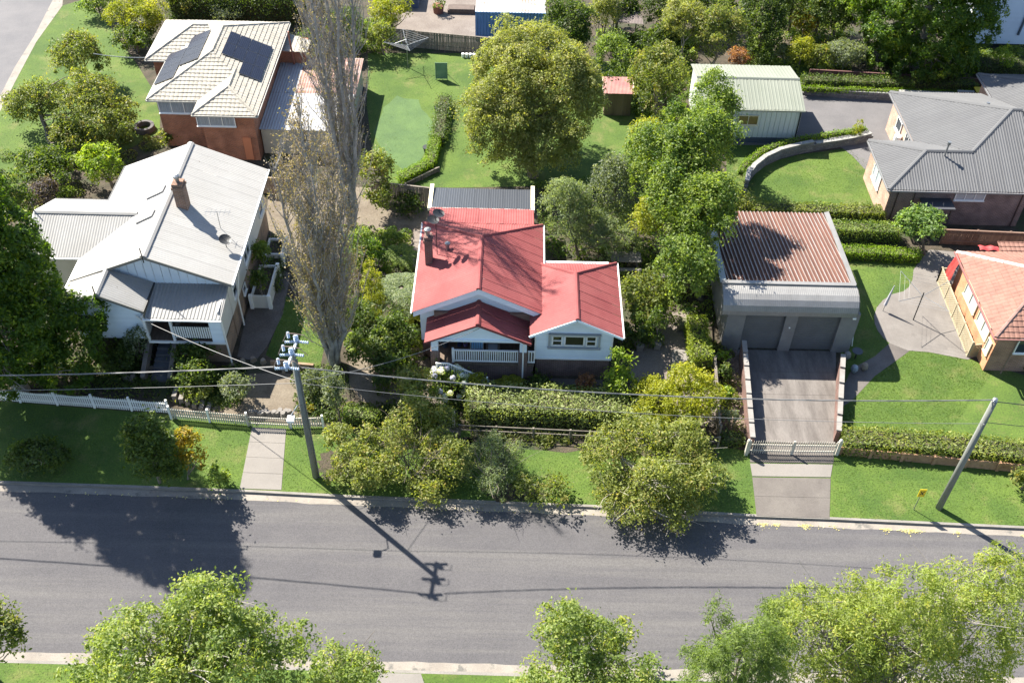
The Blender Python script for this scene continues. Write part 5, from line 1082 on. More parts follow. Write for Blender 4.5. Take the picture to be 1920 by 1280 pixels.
# ================================================================ fences and walls
def paling_fence(name, label, a, b, h, m, w=.10, gap=.015, post=2.4, side=-1, jit=.02, group=None, dz=0.0, cap_=True, hb=None):
    a, b = Vector(a), Vector(b); L = (b-a).length; d = (b-a)/L; n = Vector((d.y, -d.x, 0)); t = thing(name, label, 'fence', a, group)
    me = MB().box((-w/2, -.009, 0), (w/2, .009, 1.0)).mesh('paling', m); k = int(L/(w+gap)); ang = math.atan2(d.y, d.x)
    for i in range(k):
        p = a+d*(i+.5)*L/k+n*RNG.uniform(-.006, .006); hh = (h+((hb or h)-h)*i/k)+RNG.uniform(-jit, jit); link('paling', me, None, t, p, (0, RNG.uniform(-.008, .008), ang), (1, 1, hh))
    for z in (.25, .85): MB().beam(a+Vector((0, 0, h*z))+n*.04*side, b+Vector((0, 0, (hb or h)*z))+n*.04*side, .04, .08).build('rail', m, t)
    if cap_: MB().beam(a+Vector((0, 0, h+.03)), b+Vector((0, 0, (hb or h)+.03)), .12, .03).build('rail', m, t)
    q = max(1, round(L/post))
    for i in range(q+1):
        p = a+d*L*i/q+n*.06*side*-1; hh = h+((hb or h)-h)*i/q; MB().box((p.x-.05, p.y-.05, 0), (p.x+.05, p.y+.05, hh+.07)).build('post', m, t)
    return t
M_PAL = mat("grey_palings", (.17, .145, .12), (.25, .215, .18), 2, .9, fine=.2, stretch=(1, 1, .2), rnd=.2); M_PALB = mat("brown_palings", (.22, .12, .085), (.30, .20, .15), .5, .9, fine=.2, stretch=(1, 1, .2), rnd=.2)
paling_fence('paling_fence', 'long grey paling fence between the back lawn and the dirt yard with the container', P(720, 84), P(925, 103), 1.45, M_PAL)
paling_fence('paling_fence', 'grey paling fence behind the pergola and the garden bed', P(700, 376), P(806, 388), 1.55, M_PAL)
paling_fence('paling_fence', 'tan paling fence behind the white house beside the bare poplars', P(490, 362), P(550, 366), 1.3, mat("tan_palings", (.32, .24, .17), (.40, .31, .23), 2, .9, fine=.15, rnd=.15))
paling_fence('paling_fence', 'brown timber paling fence between the grey roofed house and the red tiled house', P(1763, 457), P(1945, 465), 1.15, M_PALB, .11, .012, 2.4, 1)
paling_fence('paling_fence', 'short fence on the boundary beside the vertical clipped hedge', P(1345, 820), P(1336, 690), .95, M_PAL, .1, .02, 2.2)
paling_fence('paling_fence', 'low dark fence under the dark hedge above the block retaining wall', P(1515, 150), P(1838, 168), .9, mat("maroon_fence", (.16, .07, .065), (.22, .10, .09), 1, .8, rnd=.1), .16, .0, 2.4)
paling_fence('timber_edging', 'low weathered timber wall under the lime hedge at the bottom of the back lawn', P(760, 352), P(822, 322), .35, M_WOOD, .2, .01, 1.5)
# white picket fence and gates in scalloped bays
def picket_run(label, pts, h=1.0, nb=4, name='picket_fence', m=None, cat_group=None, sag=.13, gate=False):
    a, b = Vector(pts[0]), Vector(pts[1]); L = (b-a).length; d = (b-a)/L; ang = math.atan2(d.y, d.x); m = m or M_WHITE; t = thing(name, label, 'gate' if gate else 'fence', a, cat_group); pw = .035 if not gate else .018; me = MB().box((-pw, -.011, .06), (pw, .011, .93)).prism([(-pw, -.011, .93), (pw, -.011, .93), (0, -.011, 1.0)], (0, .022, 0)).mesh('picket', m)
    for k in range(nb):
        u0, u1 = L*k/nb, L*(k+1)/nb; n = int((u1-u0)/.118)
        for i in range(n):
            f = (i+.5)/n; hh = h-sag*math.sin(math.pi*f)*(1 if not gate else -1); link('picket', me, None, t, a+d*(u0+(u1-u0)*f), (0, 0, ang), (1, 1, hh+RNG.uniform(-.008, .008)))
    for z in (.25, .72): MB().beam(a+Vector((0, 0, z))+Vector((d.y, -d.x, 0))*-.03, b+Vector((0, 0, z))+Vector((d.y, -d.x, 0))*-.03, .035, .07).build('rail', m, t)
    for k in range(nb+1):
        p = a+d*L*k/nb; pq_ = .05 if not gate else .028; MB().box((p.x-pq_, p.y-pq_, 0), (p.x+pq_, p.y+pq_, h+.08)).build('post', M_WHITE if not gate else m, t)
    return t
pk = 'white picket fence along the verge of the white house'
picket_run('long white picket fence in scalloped bays in front of the white house, far left', [P(-30, 749), P(318, 775)], 1.0, 5)
picket_run('cream picket fence bays stepping down right of the long white picket fence', [P(322, 785), P(466, 797)], .95, 2, m=M_CREAM and mat("cream_picket", (.60, .56, .48), (.66, .62, .54), 2, .7))
picket_run('cream picket driveway gates of the white house beside the power pole', [P(466, 799), P(544, 803)], .9, 1, 'picket_gate', MATS["cream_picket"], gate=True, sag=-.08)
picket_run('short cream picket fence right of the driveway gates behind the power pole', [P(546, 802), P(607, 801)], .9, 1, m=MATS["cream_picket"])
picket_run('cream metal driveway gates with curved top in front of the double garage', [P(1402, 850), P(1482, 852)], 1.0, 1, 'driveway_gate', MATS["cream_picket"], 'pair of cream driveway gates', gate=True, sag=.14)
picket_run('right hand leaf of the cream metal driveway gates beside the stone panel wall', [P(1484, 852), P(1563, 853)], 1.0, 1, 'driveway_gate', MATS["cream_picket"], 'pair of cream driveway gates', gate=True, sag=.14)
# rail fence in front of the box hedge
t = thing('rail_fence', 'low dark post and rail fence in front of the long box hedge', 'fence', P(862, 815)); a, b = P(862, 815), P(1345, 838)
for i in range(8): p = lerp(a, b, i/7); MB().box((p.x-.05, p.y-.05, 0), (p.x+.05, p.y+.05, .85)).build('post', M_WOOD, t)
for z in (.78, .42): MB().beam(a+Vector((0, 0, z)), b+Vector((0, 0, z)), .04, .07).build('rail', M_WOOD, t)
for px, lb in (((851, 800), 'pale stone gate post left of the box hedge'), ((1398, 852), 'cream finial gate post at the left of the garage driveway'), ((1568, 852), 'cream finial gate post at the right of the garage driveway')):
    p = P(*px); t = thing('gate_post', lb, 'gate post', p); MB().box((p.x-.08, p.y-.08, 0), (p.x+.08, p.y+.08, 1.05)).build('shaft', MATS["cream_picket"], t); MB().tube([(p.x, p.y, 1.05), (p.x, p.y, 1.1), (p.x, p.y, 1.2), (p.x, p.y, 1.26)], [.10, .11, .08, .02], 10).build('cap', MATS["cream_picket"], t)
# stepped brick walls with white capping along the driveway
RB2 = brick_mat("red_wall_brick", (.17, .085, .065), (.12, .06, .05), (.16, .13, .12)); CAPM = mat("white_capping", (.50, .46, .42), (.60, .57, .53), 2, .8, fine=.12)
for lb, pa_, pb_, n, hs in (('stepped brick driveway wall with pale cap blocks, left of the garage driveway', (1388, 668), (1405, 845), 7, (1.25, 1.0)), ('stepped brick driveway wall with pale cap blocks, right of the garage driveway', (1572, 690), (1566, 828), 5, (1.1, .8))):
    a, b = P(*pa_), P(*pb_); t = thing('driveway_wall', lb, 'wall', a)
    for i in range(n):
        p, q_ = lerp(a, b, i/n), lerp(a, b, (i+1)/n); h = hs[0]+(hs[1]-hs[0])*i/(n-1); MB().beam(p+Vector((0, 0, h/2)), q_+Vector((0, 0, h/2)), .22, h).build('brick_bay', RB2, t)
        d = (q_-p)*.46; c_ = (p+q_)/2; MB().beam(c_-d+Vector((0, 0, h+.05)), c_+d+Vector((0, 0, h+.05)), .27, .09).build('cap_block', CAPM, t)
# stone panel retaining wall under the front hedge
t = thing('panel_wall', 'low wall of orange brown stone panels and posts under the long front hedge', 'wall', P(1572, 850)); a, b = P(1572, 851), P(1990, 892); n = 7; SP = mat("stone_panel", (.36, .20, .11), (.46, .28, .17), 1.2, .9, fine=.2, fscale=7, rnd=.08, bump=.5)
for i in range(n):
    p, q_ = lerp(a, b, i/n), lerp(a, b, (i+.93)/n)
    for k in range(2): MB().beam(p+Vector((0, 0, .15+k*.29)), q_+Vector((0, 0, .15+k*.29)), .10, .28).build('panel', SP, t)
    r_ = lerp(a, b, (i+.965)/n); MB().box((r_.x-.08, r_.y-.12, 0), (r_.x+.08, r_.y+.05, .66)).build('post', SP, t)
LWp = [(p.x, p.y) for p in ()]
# block retaining walls
def block_wall(label, px, hs, courses=5, bw=.42, name='block_wall', cap_=True):
    pts = [P(*q) for q in px]; t = thing(name, label, 'retaining wall', pts[0]); fine = []
    for i in range(len(pts)-1):
        for k in range(8): fine.append(lerp(pts[i], pts[i+1], k/8))
    fine.append(pts[-1]); acc = [0]
    for i in range(len(fine)-1): acc.append(acc[-1]+(fine[i+1]-fine[i]).length)
    def at(s):
        s = max(0, min(acc[-1]-1e-4, s))
        for i in range(len(acc)-1):
            if acc[i+1] >= s: return lerp(fine[i], fine[i+1], (s-acc[i])/(acc[i+1]-acc[i]+1e-9))
        return fine[-1]
    n = int(acc[-1]/bw); me = MB().box((-bw/2+.012, -.13, .01), (bw/2-.012, .13, .192)).mesh('block', mat("grey_block", (.24, .235, .24), (.31, .30, .30), 2, .9, fine=.15, fscale=8, rnd=.12, bump=.5)); mc = MB().box((-bw/2+.008, -.16, 0), (bw/2-.008, .16, .07)).mesh('cap_block', mat("pale_block", (.38, .37, .355), (.45, .44, .42), 2, .9, rnd=.08))
    for c in range(courses):
        for i in range(n):
            s = (i+.5+(.5 if c % 2 else 0))*bw; f = s/acc[-1]; hh = hs[0]+(hs[1]-hs[0])*f
            if s > acc[-1] or (c+1)*.2 > hh+.05: continue
            p = at(s); q_ = at(s+.05); ang = math.atan2(q_.y-p.y, q_.x-p.x); o = link('block', me, None, t, p+Vector((0, 0, c*.2)), (0, 0, ang))
            if cap_ and (c == courses-1 or (c+2)*.2 > hh+.05): link('cap_block', mc, None, t, p+Vector((0, 0, (c+1)*.2)), (0, 0, ang))
    return fine
cv = block_wall('curved grey block retaining wall round the oval lawn', [(1396, 362), (1400, 342), (1412, 326), (1432, 310), (1460, 297), (1495, 288), (1530, 281), (1565, 276), (1600, 270), (1632, 262)], (1.0, .6), 5)
lw = block_wall('long grey block retaining wall behind the asphalt driveway', [(1500, 176), (1580, 183), (1700, 190), (1820, 195)], (.42, 1.02), 5)
# lattice screen
t = thing('lattice_screen', 'cream timber lattice screen running beside the red tiled house to a short front panel', 'screen', P(1757, 530)); LM = mat("lattice_wood", (.60, .50, .32), (.68, .58, .40), 2, .8, fine=.1, fscale=10)
def lattice(a, b, h, n):
    a, b = Vector(a), Vector(b); L = (b-a).length; d = (b-a)/L; mb = MB(); fr = MB(); k = Vector((0, 0, 1))
    for z in (.05, h-.05): fr.beam(a+k*z, b+k*z, .07, .09)
    for i in range(n+1): p = a+d*L*i/n; fr.beam(p+k*.0, p+k*(h+.03), .10, .10, up=(0, 1, 0))
    fr.build('frame', LM, t); s = .17; i = -int(h/s)
    nn = Vector((d.y, -d.x, 0))
    while i*s < L:
        for sg in (1, -1):
            u0 = i*s if sg > 0 else i*s+h; u1 = u0+h*sg; p0, z0, p1, z1 = u0, 0.08, u1, h-.05
            if min(p0, p1) < 0 or max(p0, p1) > L:
                lo, hi = 0, 1
                for bd in (0, L):
                    f = (bd-p0)/(p1-p0)
                    if 0 < f < 1:
                        if (p0 < 0 and bd == 0) or (p0 > L and bd == L): lo = max(lo, f)
                        else: hi = min(hi, f)
                if lo >= hi or (p0 < 0 and p1 < 0) or (p0 > L and p1 > L): continue
                P0, Z0 = p0+(p1-p0)*lo, z0+(z1-z0)*lo; P1, Z1 = p0+(p1-p0)*hi, z0+(z1-z0)*hi
            else: P0, Z0, P1, Z1 = p0, z0, p1, z1
            mb.beam(a+d*P0+k*Z0+nn*.008*sg, a+d*P1+k*Z1+nn*.008*sg, .012, .085, up=k)
        i += 1
    mb.build('lattice', LM, t)
lattice(P(1757, 528), P(1813, 668), 1.15, 4); lattice(P(1815, 669), P(1866, 665), 1.0, 2)
lattice(P(1757, 528), P(1770, 527), 1.1, 1)
# ================================================================ poles, wires, lamp
M_POLE = mat("pole_wood", (.20, .215, .19), (.30, .31, .28), 1.5, .85, fine=.15, fscale=10, stretch=(3, 3, .25)); M_INS = mat("porcelain", (.42, .52, .66), (.60, .68, .78), 6, .2, fine=.1); M_WIRE = mat("cable_grey", (.26, .26, .26), None, 1, .5); M_WIRB = mat("cable_black", (.025, .025, .028), None, 1, .5); M_COP = mat("copper_jumper", (.50, .36, .30), None, 1, .4, metal=.3)
p1 = P(592, 893); t1 = thing('power_pole', 'tall power pole with a crossarm of pale blue insulators, beside the white house driveway', 'power pole', p1)
top1 = Vector((p1.x, p1.y, 9.3)); MB().tube([p1-Vector((0, 0, .1)), lerp(p1, top1, .5), top1], [.17, .145, .115], 12).build('shaft', M_POLE, t1, smooth=True)
ac = top1+Vector((0, -.25, -.2)); arm0, arm1 = ac+Vector((-.05, -.95, 0)), ac+Vector((.12, .95, 0)); MB().beam(arm0, arm1, .11, .13).build('crossarm', mat("arm_grey", (.45, .50, .56), None, 1, .6), t1)
def insul(a, b, r=.075, n=5):
    a, b = Vector(a), Vector(b); pts, rs = [], []
    for i in range(n*2+1): pts.append(lerp(a, b, i/(n*2))); rs.append(r if i % 2 else r*.45)
    return MB().tube(pts, rs, 9)
for i, f in enumerate((.06, .5, .94)):
    q_ = lerp(arm0, arm1, f); insul(q_+Vector((0, 0, .05)), q_+Vector((0, 0, .42)), .12, 3).build('insulator', M_INS, t1)
    for s_ in (-1, 1): insul(q_+Vector((s_*.08, 0, .02)), q_+Vector((s_*.55, 0, -.03)), .085, 5).build('insulator', M_INS, t1)
    insul(q_+Vector((-.36, .12, .12)), q_+Vector((-.36, .12, .5)), .075, 4).build('insulator', M_INS, t1)
    lo = [q_+Vector((-.62, 0, 0)), q_+Vector((-.4, .05, .5)), q_+Vector((0, 0, .52)), q_+Vector((.4, -.02, .46)), q_+Vector((.72, 0, 0))]
    MB().tube(lo, .018, 5).build('jumper', M_COP, t1)
MB().tube([p1+Vector((.19, -.02, 0)), p1+Vector((.17, -.02, 3.3)), p1+Vector((.16, -.02, 8.6))], .03, 6).build('earth_conduit', M_WIRE, t1)
la = p1+Vector((0, -.2, 5.9)); le = p1+Vector((-.35, -1.0, 5.6)); mb = MB(); mb.tube([la+Vector((0, .1, -.3)), la+Vector((-.1, -.3, .05)), le+Vector((0, .15, .1))], .03, 6); mb.build('lamp_bracket', M_STEEL, t1)
lh = MB().box((le.x-.16, le.y-.2, le.z-.06), (le.x+.16, le.y+.16, le.z+.08)).build('lamp_head', M_WHITE, t1); MB().box((le.x-.12, le.y-.15, le.z-.12), (le.x+.12, le.y+.12, le.z-.06)).build('lens', M_GLB, lh)
p2 = P(1760, 952); t2 = thing('power_pole', 'plain grey green timber power pole on the right verge near the yellow marker', 'power pole', p2); top2 = Vector((p2.x+.05, p2.y, 8.0)); MB().tube([p2-Vector((0, 0, .1)), lerp(p2, top2, .5), top2], [.165, .15, .13], 12).build('shaft', M_POLE, t2, smooth=True)
insul(top2, top2+Vector((0, 0, .22)), .12, 2).build('insulator', M_STEEL, t2); MB().tube([Vector((p2.x+.02, p2.y-.18, 6.6)), Vector((p2.x+.02, p2.y+.1, 6.6))], .05, 6).build('bracket', M_STEEL, t2)
def wire(label, a, b, sag, r=.02, m=None, n=26, twist=False, name='overhead_cable'):
    a, b = Vector(a), Vector(b); pts = [lerp(a, b, i/n)-Vector((0, 0, 4*sag*(i/n)*(1-i/n))) for i in range(n+1)]; mb = MB()
    if twist:
        for k in range(3): mb.tube([p+Vector((0, .022*math.cos(i*.9+k*2.1), .022*math.sin(i*.9+k*2.1))) for i, p in enumerate(pts)], r*.6, 5)
    else: mb.tube(pts, r, 5)
    return tag(mb.build(name, m or M_WIRE), label, 'cable')
far_l = P(0, 697, 8.2); dl = (far_l-arm0).normalized(); wire('thick pale bundled cable from the tall pole to the left edge', lerp(arm0, arm1, .1)+Vector((-.55, 0, 0)), far_l+dl*14, .35, .024, M_WIRE, twist=True)
wire('thick bundled cable from the tall pole to the plain pole', lerp(arm0, arm1, .1)+Vector((.6, 0, 0)), top2+Vector((-.1, 0, .1)), .75, .022, MATS["cable_grey"], 40, True)
lowz = Vector((p1.x, p1.y, 7.0)); wire('lower thin cable from the tall pole to the plain pole', lowz, Vector((p2.x, p2.y-.1, 6.6)), .70, .012, M_WIRE, 40)
wire('lower thin cable from the tall pole to the left edge', lowz, P(0, 725, 6.6)+(P(0, 725, 6.6)-lowz).normalized()*14, .25, .014)
wire('upper cable from the plain pole to the right edge', top2, Vector((p2.x+16, p2.y-.6, 7.4)), .25, .022, M_WIRB); wire('lower cable from the plain pole to the right edge', Vector((p2.x, p2.y, 6.6)), Vector((p2.x+16, p2.y-.6, 6.1)), .25, .016, M_WIRB)
wire('service cable from the tall pole to the porch gable of the cottage', Vector((p1.x, p1.y, 7.1)), (-1.75, 39.5, 4.1), .5, .014); wire('service cable from the tall pole up to the small front gable of the white house', Vector((p1.x, p1.y, 7.1)), (-20.3, 40.5, 3.3), .25, .020, M_WIRE)
wire('thin pale cable running from the yellow green shrub to the cream tiled roof', (-30.5, 66.5, 4.6), (-26.9, 67, 4.1), .1, .03, mat("cable_white", (.6, .6, .58), None, 1, .5))
# yellow marker, clothes lines
t = thing('marker_sign', 'small yellow square marker with a black X on a thin post on the right verge', 'sign', P(1713, 962)); p = P(1713, 955); SG = mat("sign_yellow", (.80, .58, .01), None, 1, .5); MB().tube([p, p+Vector((0, 0, 1.55))], .022, 6).build('post', M_STEEL, t)
c_ = p+Vector((0, -.04, 1.42)); pl = MB().box((c_.x-.17, c_.y-.01, c_.z-.29), (c_.x+.17, c_.y+.01, c_.z+.29)).build('plate', SG, t)
BK = mat("sign_black", (.01, .01, .01), None, 1, .5); MB().beam(c_+Vector((-.09, -.013, -.13)), c_+Vector((.09, -.013, .13)), .045, .004, up=(0, -1, 0)).beam(c_+Vector((.09, -.016, -.13)), c_+Vector((-.09, -.016, .13)), .045, .004, up=(0, -1, 0)).build('letter_x', BK, pl)
def hoist(label, p, h, r, ang, wires=5):
    t = thing('clothes_hoist', label, 'clothes hoist', p); p = Vector(p); MB().tube([p, p+Vector((0, 0, h))], .035, 8).build('post', M_STEEL, t); c = p+Vector((0, 0, h-.25)); ends = []
    for k in range(4):
        a = ang+k*math.pi/2; e = c+Vector((math.cos(a)*r, math.sin(a)*r, .45)); ends.append(e); MB().tube([c, e], .022, 6).tube([c+Vector((0, 0, .5)), lerp(c, e, .55)], .014, 5).build('arm', M_STEEL, t)
    mb = MB()
    for k in range(4):
        for w in range(wires): f = 1-w*.15; mb.tube([lerp(c, ends[k], f), lerp(c, ends[(k+1) % 4], f)], .010, 4)
    mb.build('lines', mat("line_white", (.7, .72, .75), None, 1, .6), t); return t
hoist('white rotary clothes hoist on the back lawn by the grey paling fence', P(765, 127), 2.2, 1.75, .25, 6)
t = thing('clothes_line', 'tall thin clothes line frame standing on the round concrete yard', 'clothes line', P(1712, 600)); a, b = P(1713, 600), P(1640, 580)
pA, pB = P(1712, 600), P(1672, 640)
MB().tube([pA, pA+Vector((0, 0, 2.2))], .035, 7).build('post', M_DSTEEL, t); c_ = pA+Vector((0, 0, 2.15)); ends = []
for k in range(4): a_ = .5+k*math.pi/2; e = c_+Vector((math.cos(a_)*2.0, math.sin(a_)*2.0, .2)); ends.append(e); MB().tube([c_-Vector((0, 0, .2)), e], .018, 5).build('arm', M_STEEL, t)
mb = MB()
for k in range(4):
    for w in range(3): mb.tube([lerp(c_, ends[k], 1-w*.2), lerp(c_, ends[(k+1) % 4], 1-w*.2)], .005, 3)
mb.build('lines', MATS["line_white"], t)
# closed white umbrella-like cover
t = thing('folded_cover', 'closed pale blue and white garden umbrella leaning at the edge of the round concrete yard', 'umbrella', P(1655, 583)); p = P(1655, 583); MB().tube([p, p+Vector((.15, 0, 2.0))], .02, 6).build('pole', M_STEEL, t); MB().tube([p+Vector((.02, 0, .5)), p+Vector((.08, 0, 1.2)), p+Vector((.15, 0, 2.05))], [.10, .08, .02], 8).build('canopy', mat("cover_white", (.7, .7, .78), None, 1, .7), t)
# ================================================================ yard objects
t = thing('shade_frame', 'small pale green netted frame standing on the back lawn', 'net frame', P(828, 155)); p = P(828, 150); MG = mat("net_green", (.22, .40, .25), (.30, .48, .32), 2, .7)
for s_ in (-.45, .45): MB().tube([(p.x+s_, p.y, 0), (p.x+s_, p.y, 1.5)], .03, 5).tube([(p.x+s_, p.y, 1.5), (p.x+s_*.9, p.y+.9, 0)], .02, 5).build('leg', MG, t)
MB().prism([(p.x-.42, p.y, .1), (p.x+.42, p.y, .1), (p.x+.42, p.y, 1.48), (p.x-.42, p.y, 1.48)], (0, .02, 0)).build('net', MG, t)
tb = P(1172, 500); t = thing('picnic_table', 'weathered grey picnic table with two benches behind the red roofed wing', 'picnic table', tb)
for i in range(6): MB().box((tb.x-.95, tb.y-.42+i*.145, .72), (tb.x+.95, tb.y-.42+i*.145+.13, .76)).build('plank', M_CONL, t)
for s_ in (-1, 1):
    MB().box((tb.x-.95, tb.y+s_*.8-.14, .42), (tb.x+.95, tb.y+s_*.8+.14, .46)).build('bench', M_CONL, t)
    MB().beam((tb.x+s_*.7, tb.y-.75, 0), (tb.x+s_*.7, tb.y+.1, .72), .09, .09).beam((tb.x+s_*.7, tb.y+.75, 0), (tb.x+s_*.7, tb.y-.1, .72), .09, .09).beam((tb.x+s_*.7, tb.y-.85, .4), (tb.x+s_*.7, tb.y+.85, .4), .05, .09).build('leg', M_WOOD, t)
for i, (px, lb) in enumerate((((1199, 655), 'left white square planter pot before the two dark clipped cones'), ((1231, 652), 'right white square planter pot before the two dark clipped cones'))):
    p = P(*px); t = thing('planter', lb, 'planter', p, 'white planters beside the cottage'); MB().add([(p.x-.17, p.y-.17, 0), (p.x+.17, p.y-.17, 0), (p.x+.17, p.y+.17, 0), (p.x-.17, p.y+.17, 0), (p.x-.2, p.y-.2, .42), (p.x+.2, p.y-.2, .42), (p.x+.2, p.y+.2, .42), (p.x-.2, p.y+.2, .42)], [(0, 1, 5, 4), (1, 2, 6, 5), (2, 3, 7, 6), (3, 0, 4, 7), (4, 5, 6, 7)]).build('pot', MATS["white_capping"], t); MB().box((p.x-.22, p.y-.22, .40), (p.x+.22, p.y+.22, .46)).build('rim', MATS["white_capping"], t)
# white planters beside white house
for i, (x0, y0, x1, y1, lb) in enumerate(((-15.6, 45.1, -14.5, 48.0, 'long white raised planter box full of dark shrubs beside the white house'), (-15.5, 49.0, -14.4, 50.6, 'second white raised planter box farther back beside the white house'))):
    t = thing('planter_box', lb, 'planter box', (x0, y0, 0)); w_ = .12
    for a, b in (((x0, y0, 0), (x1, y0+w_, .95)), ((x0, y1-w_, 0), (x1, y1, .95)), ((x0, y0+w_+.003, 0), (x0+w_, y1-w_-.003, .95)), ((x1-w_, y0+w_+.003, 0), (x1, y1-w_-.003, .95))): MB().box(a, b).build('wall', WS, t)
    for cx_, cy_ in ((x0, y0), (x1, y0), (x1, y1)): MB().box((cx_-.1, cy_-.1, 0), (cx_+.1, cy_+.1, 1.05)).build('corner_post', M_WHITE, t)
    MB().box((x0+w_, y0+w_, .6), (x1-w_, y1-w_, .8)).build('soil', M_MUL, t)
# stairs to the white house, stone steps and rocks
t = thing('stone_stairs', 'dark stone stairs climbing to the verandah of the white house', 'stairs', (-19.6, 38.9, 0)); SS = mat("blue_stone", (.11, .115, .13), (.16, .165, .18), 2, .9, fine=.2)
for i in range(10): MB().box((-20.05+.02*i, 38.9+i*.34, 0), (-18.95, 38.9+i*.34+.36, .16*(i+1))).build('step', SS, t)
for x in (-20.35, -18.85): MB().beam((x, 38.8, .35), (x, 42.1, 1.85), .25, .5).build('side_wall', mat("stone_wall", (.20, .17, .15), (.30, .26, .22), 2, .9, fine=.3), t)
t = thing('garden_steps', 'short flight of sandy stone steps behind the cream picket fence', 'steps', P(330, 758))
for i in range(6): p = P(332+i*12, 745+i*4); MB().box((p.x-.12, p.y-.35, 0), (p.x+.12, p.y+.35, .5-i*.07)).build('step', M_CONL, t)
RK = mat("sandstone", (.30, .24, .18), (.42, .35, .27), 2, .9, fine=.25, bump=.5)
t = thing('rock_edging', 'low curved edging of rough sandstone rocks between the picket fence and the white house stairs', 'rock edging', P(300, 700)); rg = random.Random(9)
for i in range(26):
    f = i/25; px = 225+60*f if i < 12 else 285+ (i-12)*19; py = 690+24*math.sin(f*5) if i < 12 else 700+24*math.sin(i*.5)
    p = P(px, py); mb = MB(); s = rg.uniform(.12, .24); pts = [(math.cos(a)*s*rg.uniform(.7, 1.1), math.sin(a)*s*rg.uniform(.7, 1.1)) for a in [j*.9 for j in range(7)]]
    mb.add([(p.x+a, p.y+b, 0) for a, b in pts]+[(p.x+a*.7, p.y+b*.7, s*1.1) for a, b in pts], [tuple(range(7, 14))]+[(j, (j+1) % 7, 7+(j+1) % 7, 7+j) for j in range(7)]); mb.build('rock', RK, t)
block_pts = [(470, 748), (500, 752), (545, 748)]
t = thing('rock_wall', 'sunlit low wall of pale stones behind the driveway gates', 'rock wall', P(470, 786))
for i in range(14):
    p = P(470+i*5.6, 777+rg.uniform(-3, 3)); mb = MB(); s = rg.uniform(.14, .24); pts = [(math.cos(a)*s*rg.uniform(.7, 1.1), math.sin(a)*s*rg.uniform(.7, 1.1)) for a in [j*.9 for j in range(7)]]
    mb.add([(p.x+a, p.y+b, 0) for a, b in pts]+[(p.x+a*.7, p.y+b*.7, s*1.3) for a, b in pts], [tuple(range(7, 14))]+[(j, (j+1) % 7, 7+(j+1) % 7, 7+j) for j in range(7)]); mb.build('rock', M_CONL, t)
t = thing('retaining_sleepers', 'brown timber sleeper wall between the driveway and the strip of lawn beside the poplars', 'retaining wall', P(510, 695)); MB().beam(P(510, 690)+Vector((0, 0, .25)), P(590, 697)+Vector((0, 0, .25)), .15, .22).beam(P(510, 690)+Vector((0, 0, .5)), P(590, 697)+Vector((0, 0, .5)), .15, .22).build('sleeper', mat("tan_timber", (.36, .24, .14), (.45, .32, .2), 2, .9, fine=.2), t)
t = thing('brick_wall', 'short brown brick wall at the end of the gravel drive beside the cottage', 'wall', P(1265, 600)); MB().box((9.0, 47.2, 0), (11.2, 47.45, 1.3)).build('brickwork', RB2, t); MB().box((8.95, 47.15, 1.3), (11.25, 47.5, 1.38)).build('capping', M_CONL, t)
p = P(1288, 615); t = thing('log_stack', 'rounded olive covered woodpile at the end of the gravel drive', 'woodpile', p); MB().tube([(p.x-.5, p.y, .3), (p.x+.5, p.y, .3)], .38, 10).build('cover', mat("olive_cover", (.17, .17, .09), (.24, .23, .13), 2, .8), t); MB().box((p.x-.6, p.y-.35, 0), (p.x+.6, p.y+.35, .1)).build('base', M_WOOD, t)
p = P(272, 243); t = thing('fire_pit', 'grey ring fire pit on the shaded lawn beside the brick house', 'fire pit', p); mb = MB(); v = []
for i in range(16):
    a = 6.2832*i/16
    for r, z in ((.75, 0), (.72, .38), (.5, .38), (.45, .05)): v.append((p.x+r*math.cos(a), p.y+r*math.sin(a), z))
mb.add(v, [(i*4+j, ((i+1) % 16)*4+j, ((i+1) % 16)*4+j+1, i*4+j+1) for i in range(16) for j in range(3)]); mb.build('ring', mat("pit_grey", (.13, .12, .13), (.18, .17, .17), 3, .9), t)
p = P(1601, 268); t = thing('pot_plant', 'tall thin conifer in a stone urn on the end of the curved retaining wall', 'potted plant', p); MB().tube([(p.x, p.y, 0), (p.x, p.y, .25), (p.x, p.y, .55)], [.22, .3, .36], 12).build('urn', CAPM, t)
rg_ = np.random.default_rng(55); a_, b_, c_, d_, _ = crown(lobes_of(p.x, p.y, 1.25, .3, .75, rg_, shape='column'), .16, .08, rg_); leaf_obj('foliage', a_, b_, c_, d_, leaf_mat(SPEC['lime']['ca'], SPEC['lime']['cb']), t, .4, rg_)
p = P(801, 286); t = thing('lawn_pot', 'round dark pot at the corner of the lime hedge on the back lawn', 'pot', p); MB().tube([(p.x, p.y, 0), (p.x, p.y, .45)], [.2, .28], 12).build('pot', M_DSTEEL, t); MB().tube([(p.x, p.y, .43), (p.x, p.y, .48)], .31, 12).build('rim', M_DSTEEL, t)
p = P(821, 212); t = thing('garden_box', 'small grey box beside the ivy strip on the back lawn', 'box', p); MB().box((p.x-.2, p.y-.2, 0), (p.x+.2, p.y+.2, .45)).build('case', M_STEEL, t); MB().box((p.x-.22, p.y-.22, .45), (p.x+.22, p.y+.22, .5)).build('lid', M_DSTEEL, t)
p = P(868, 108); t = thing('white_pots', 'row of small white pots under the grey paling fence at the back lawn', 'pots', p)
for i in range(4): MB().tube([(p.x+i*.3, p.y, 0), (p.x+i*.3, p.y, .35)], [.09, .13], 8).build('pot', M_WHITE, t)
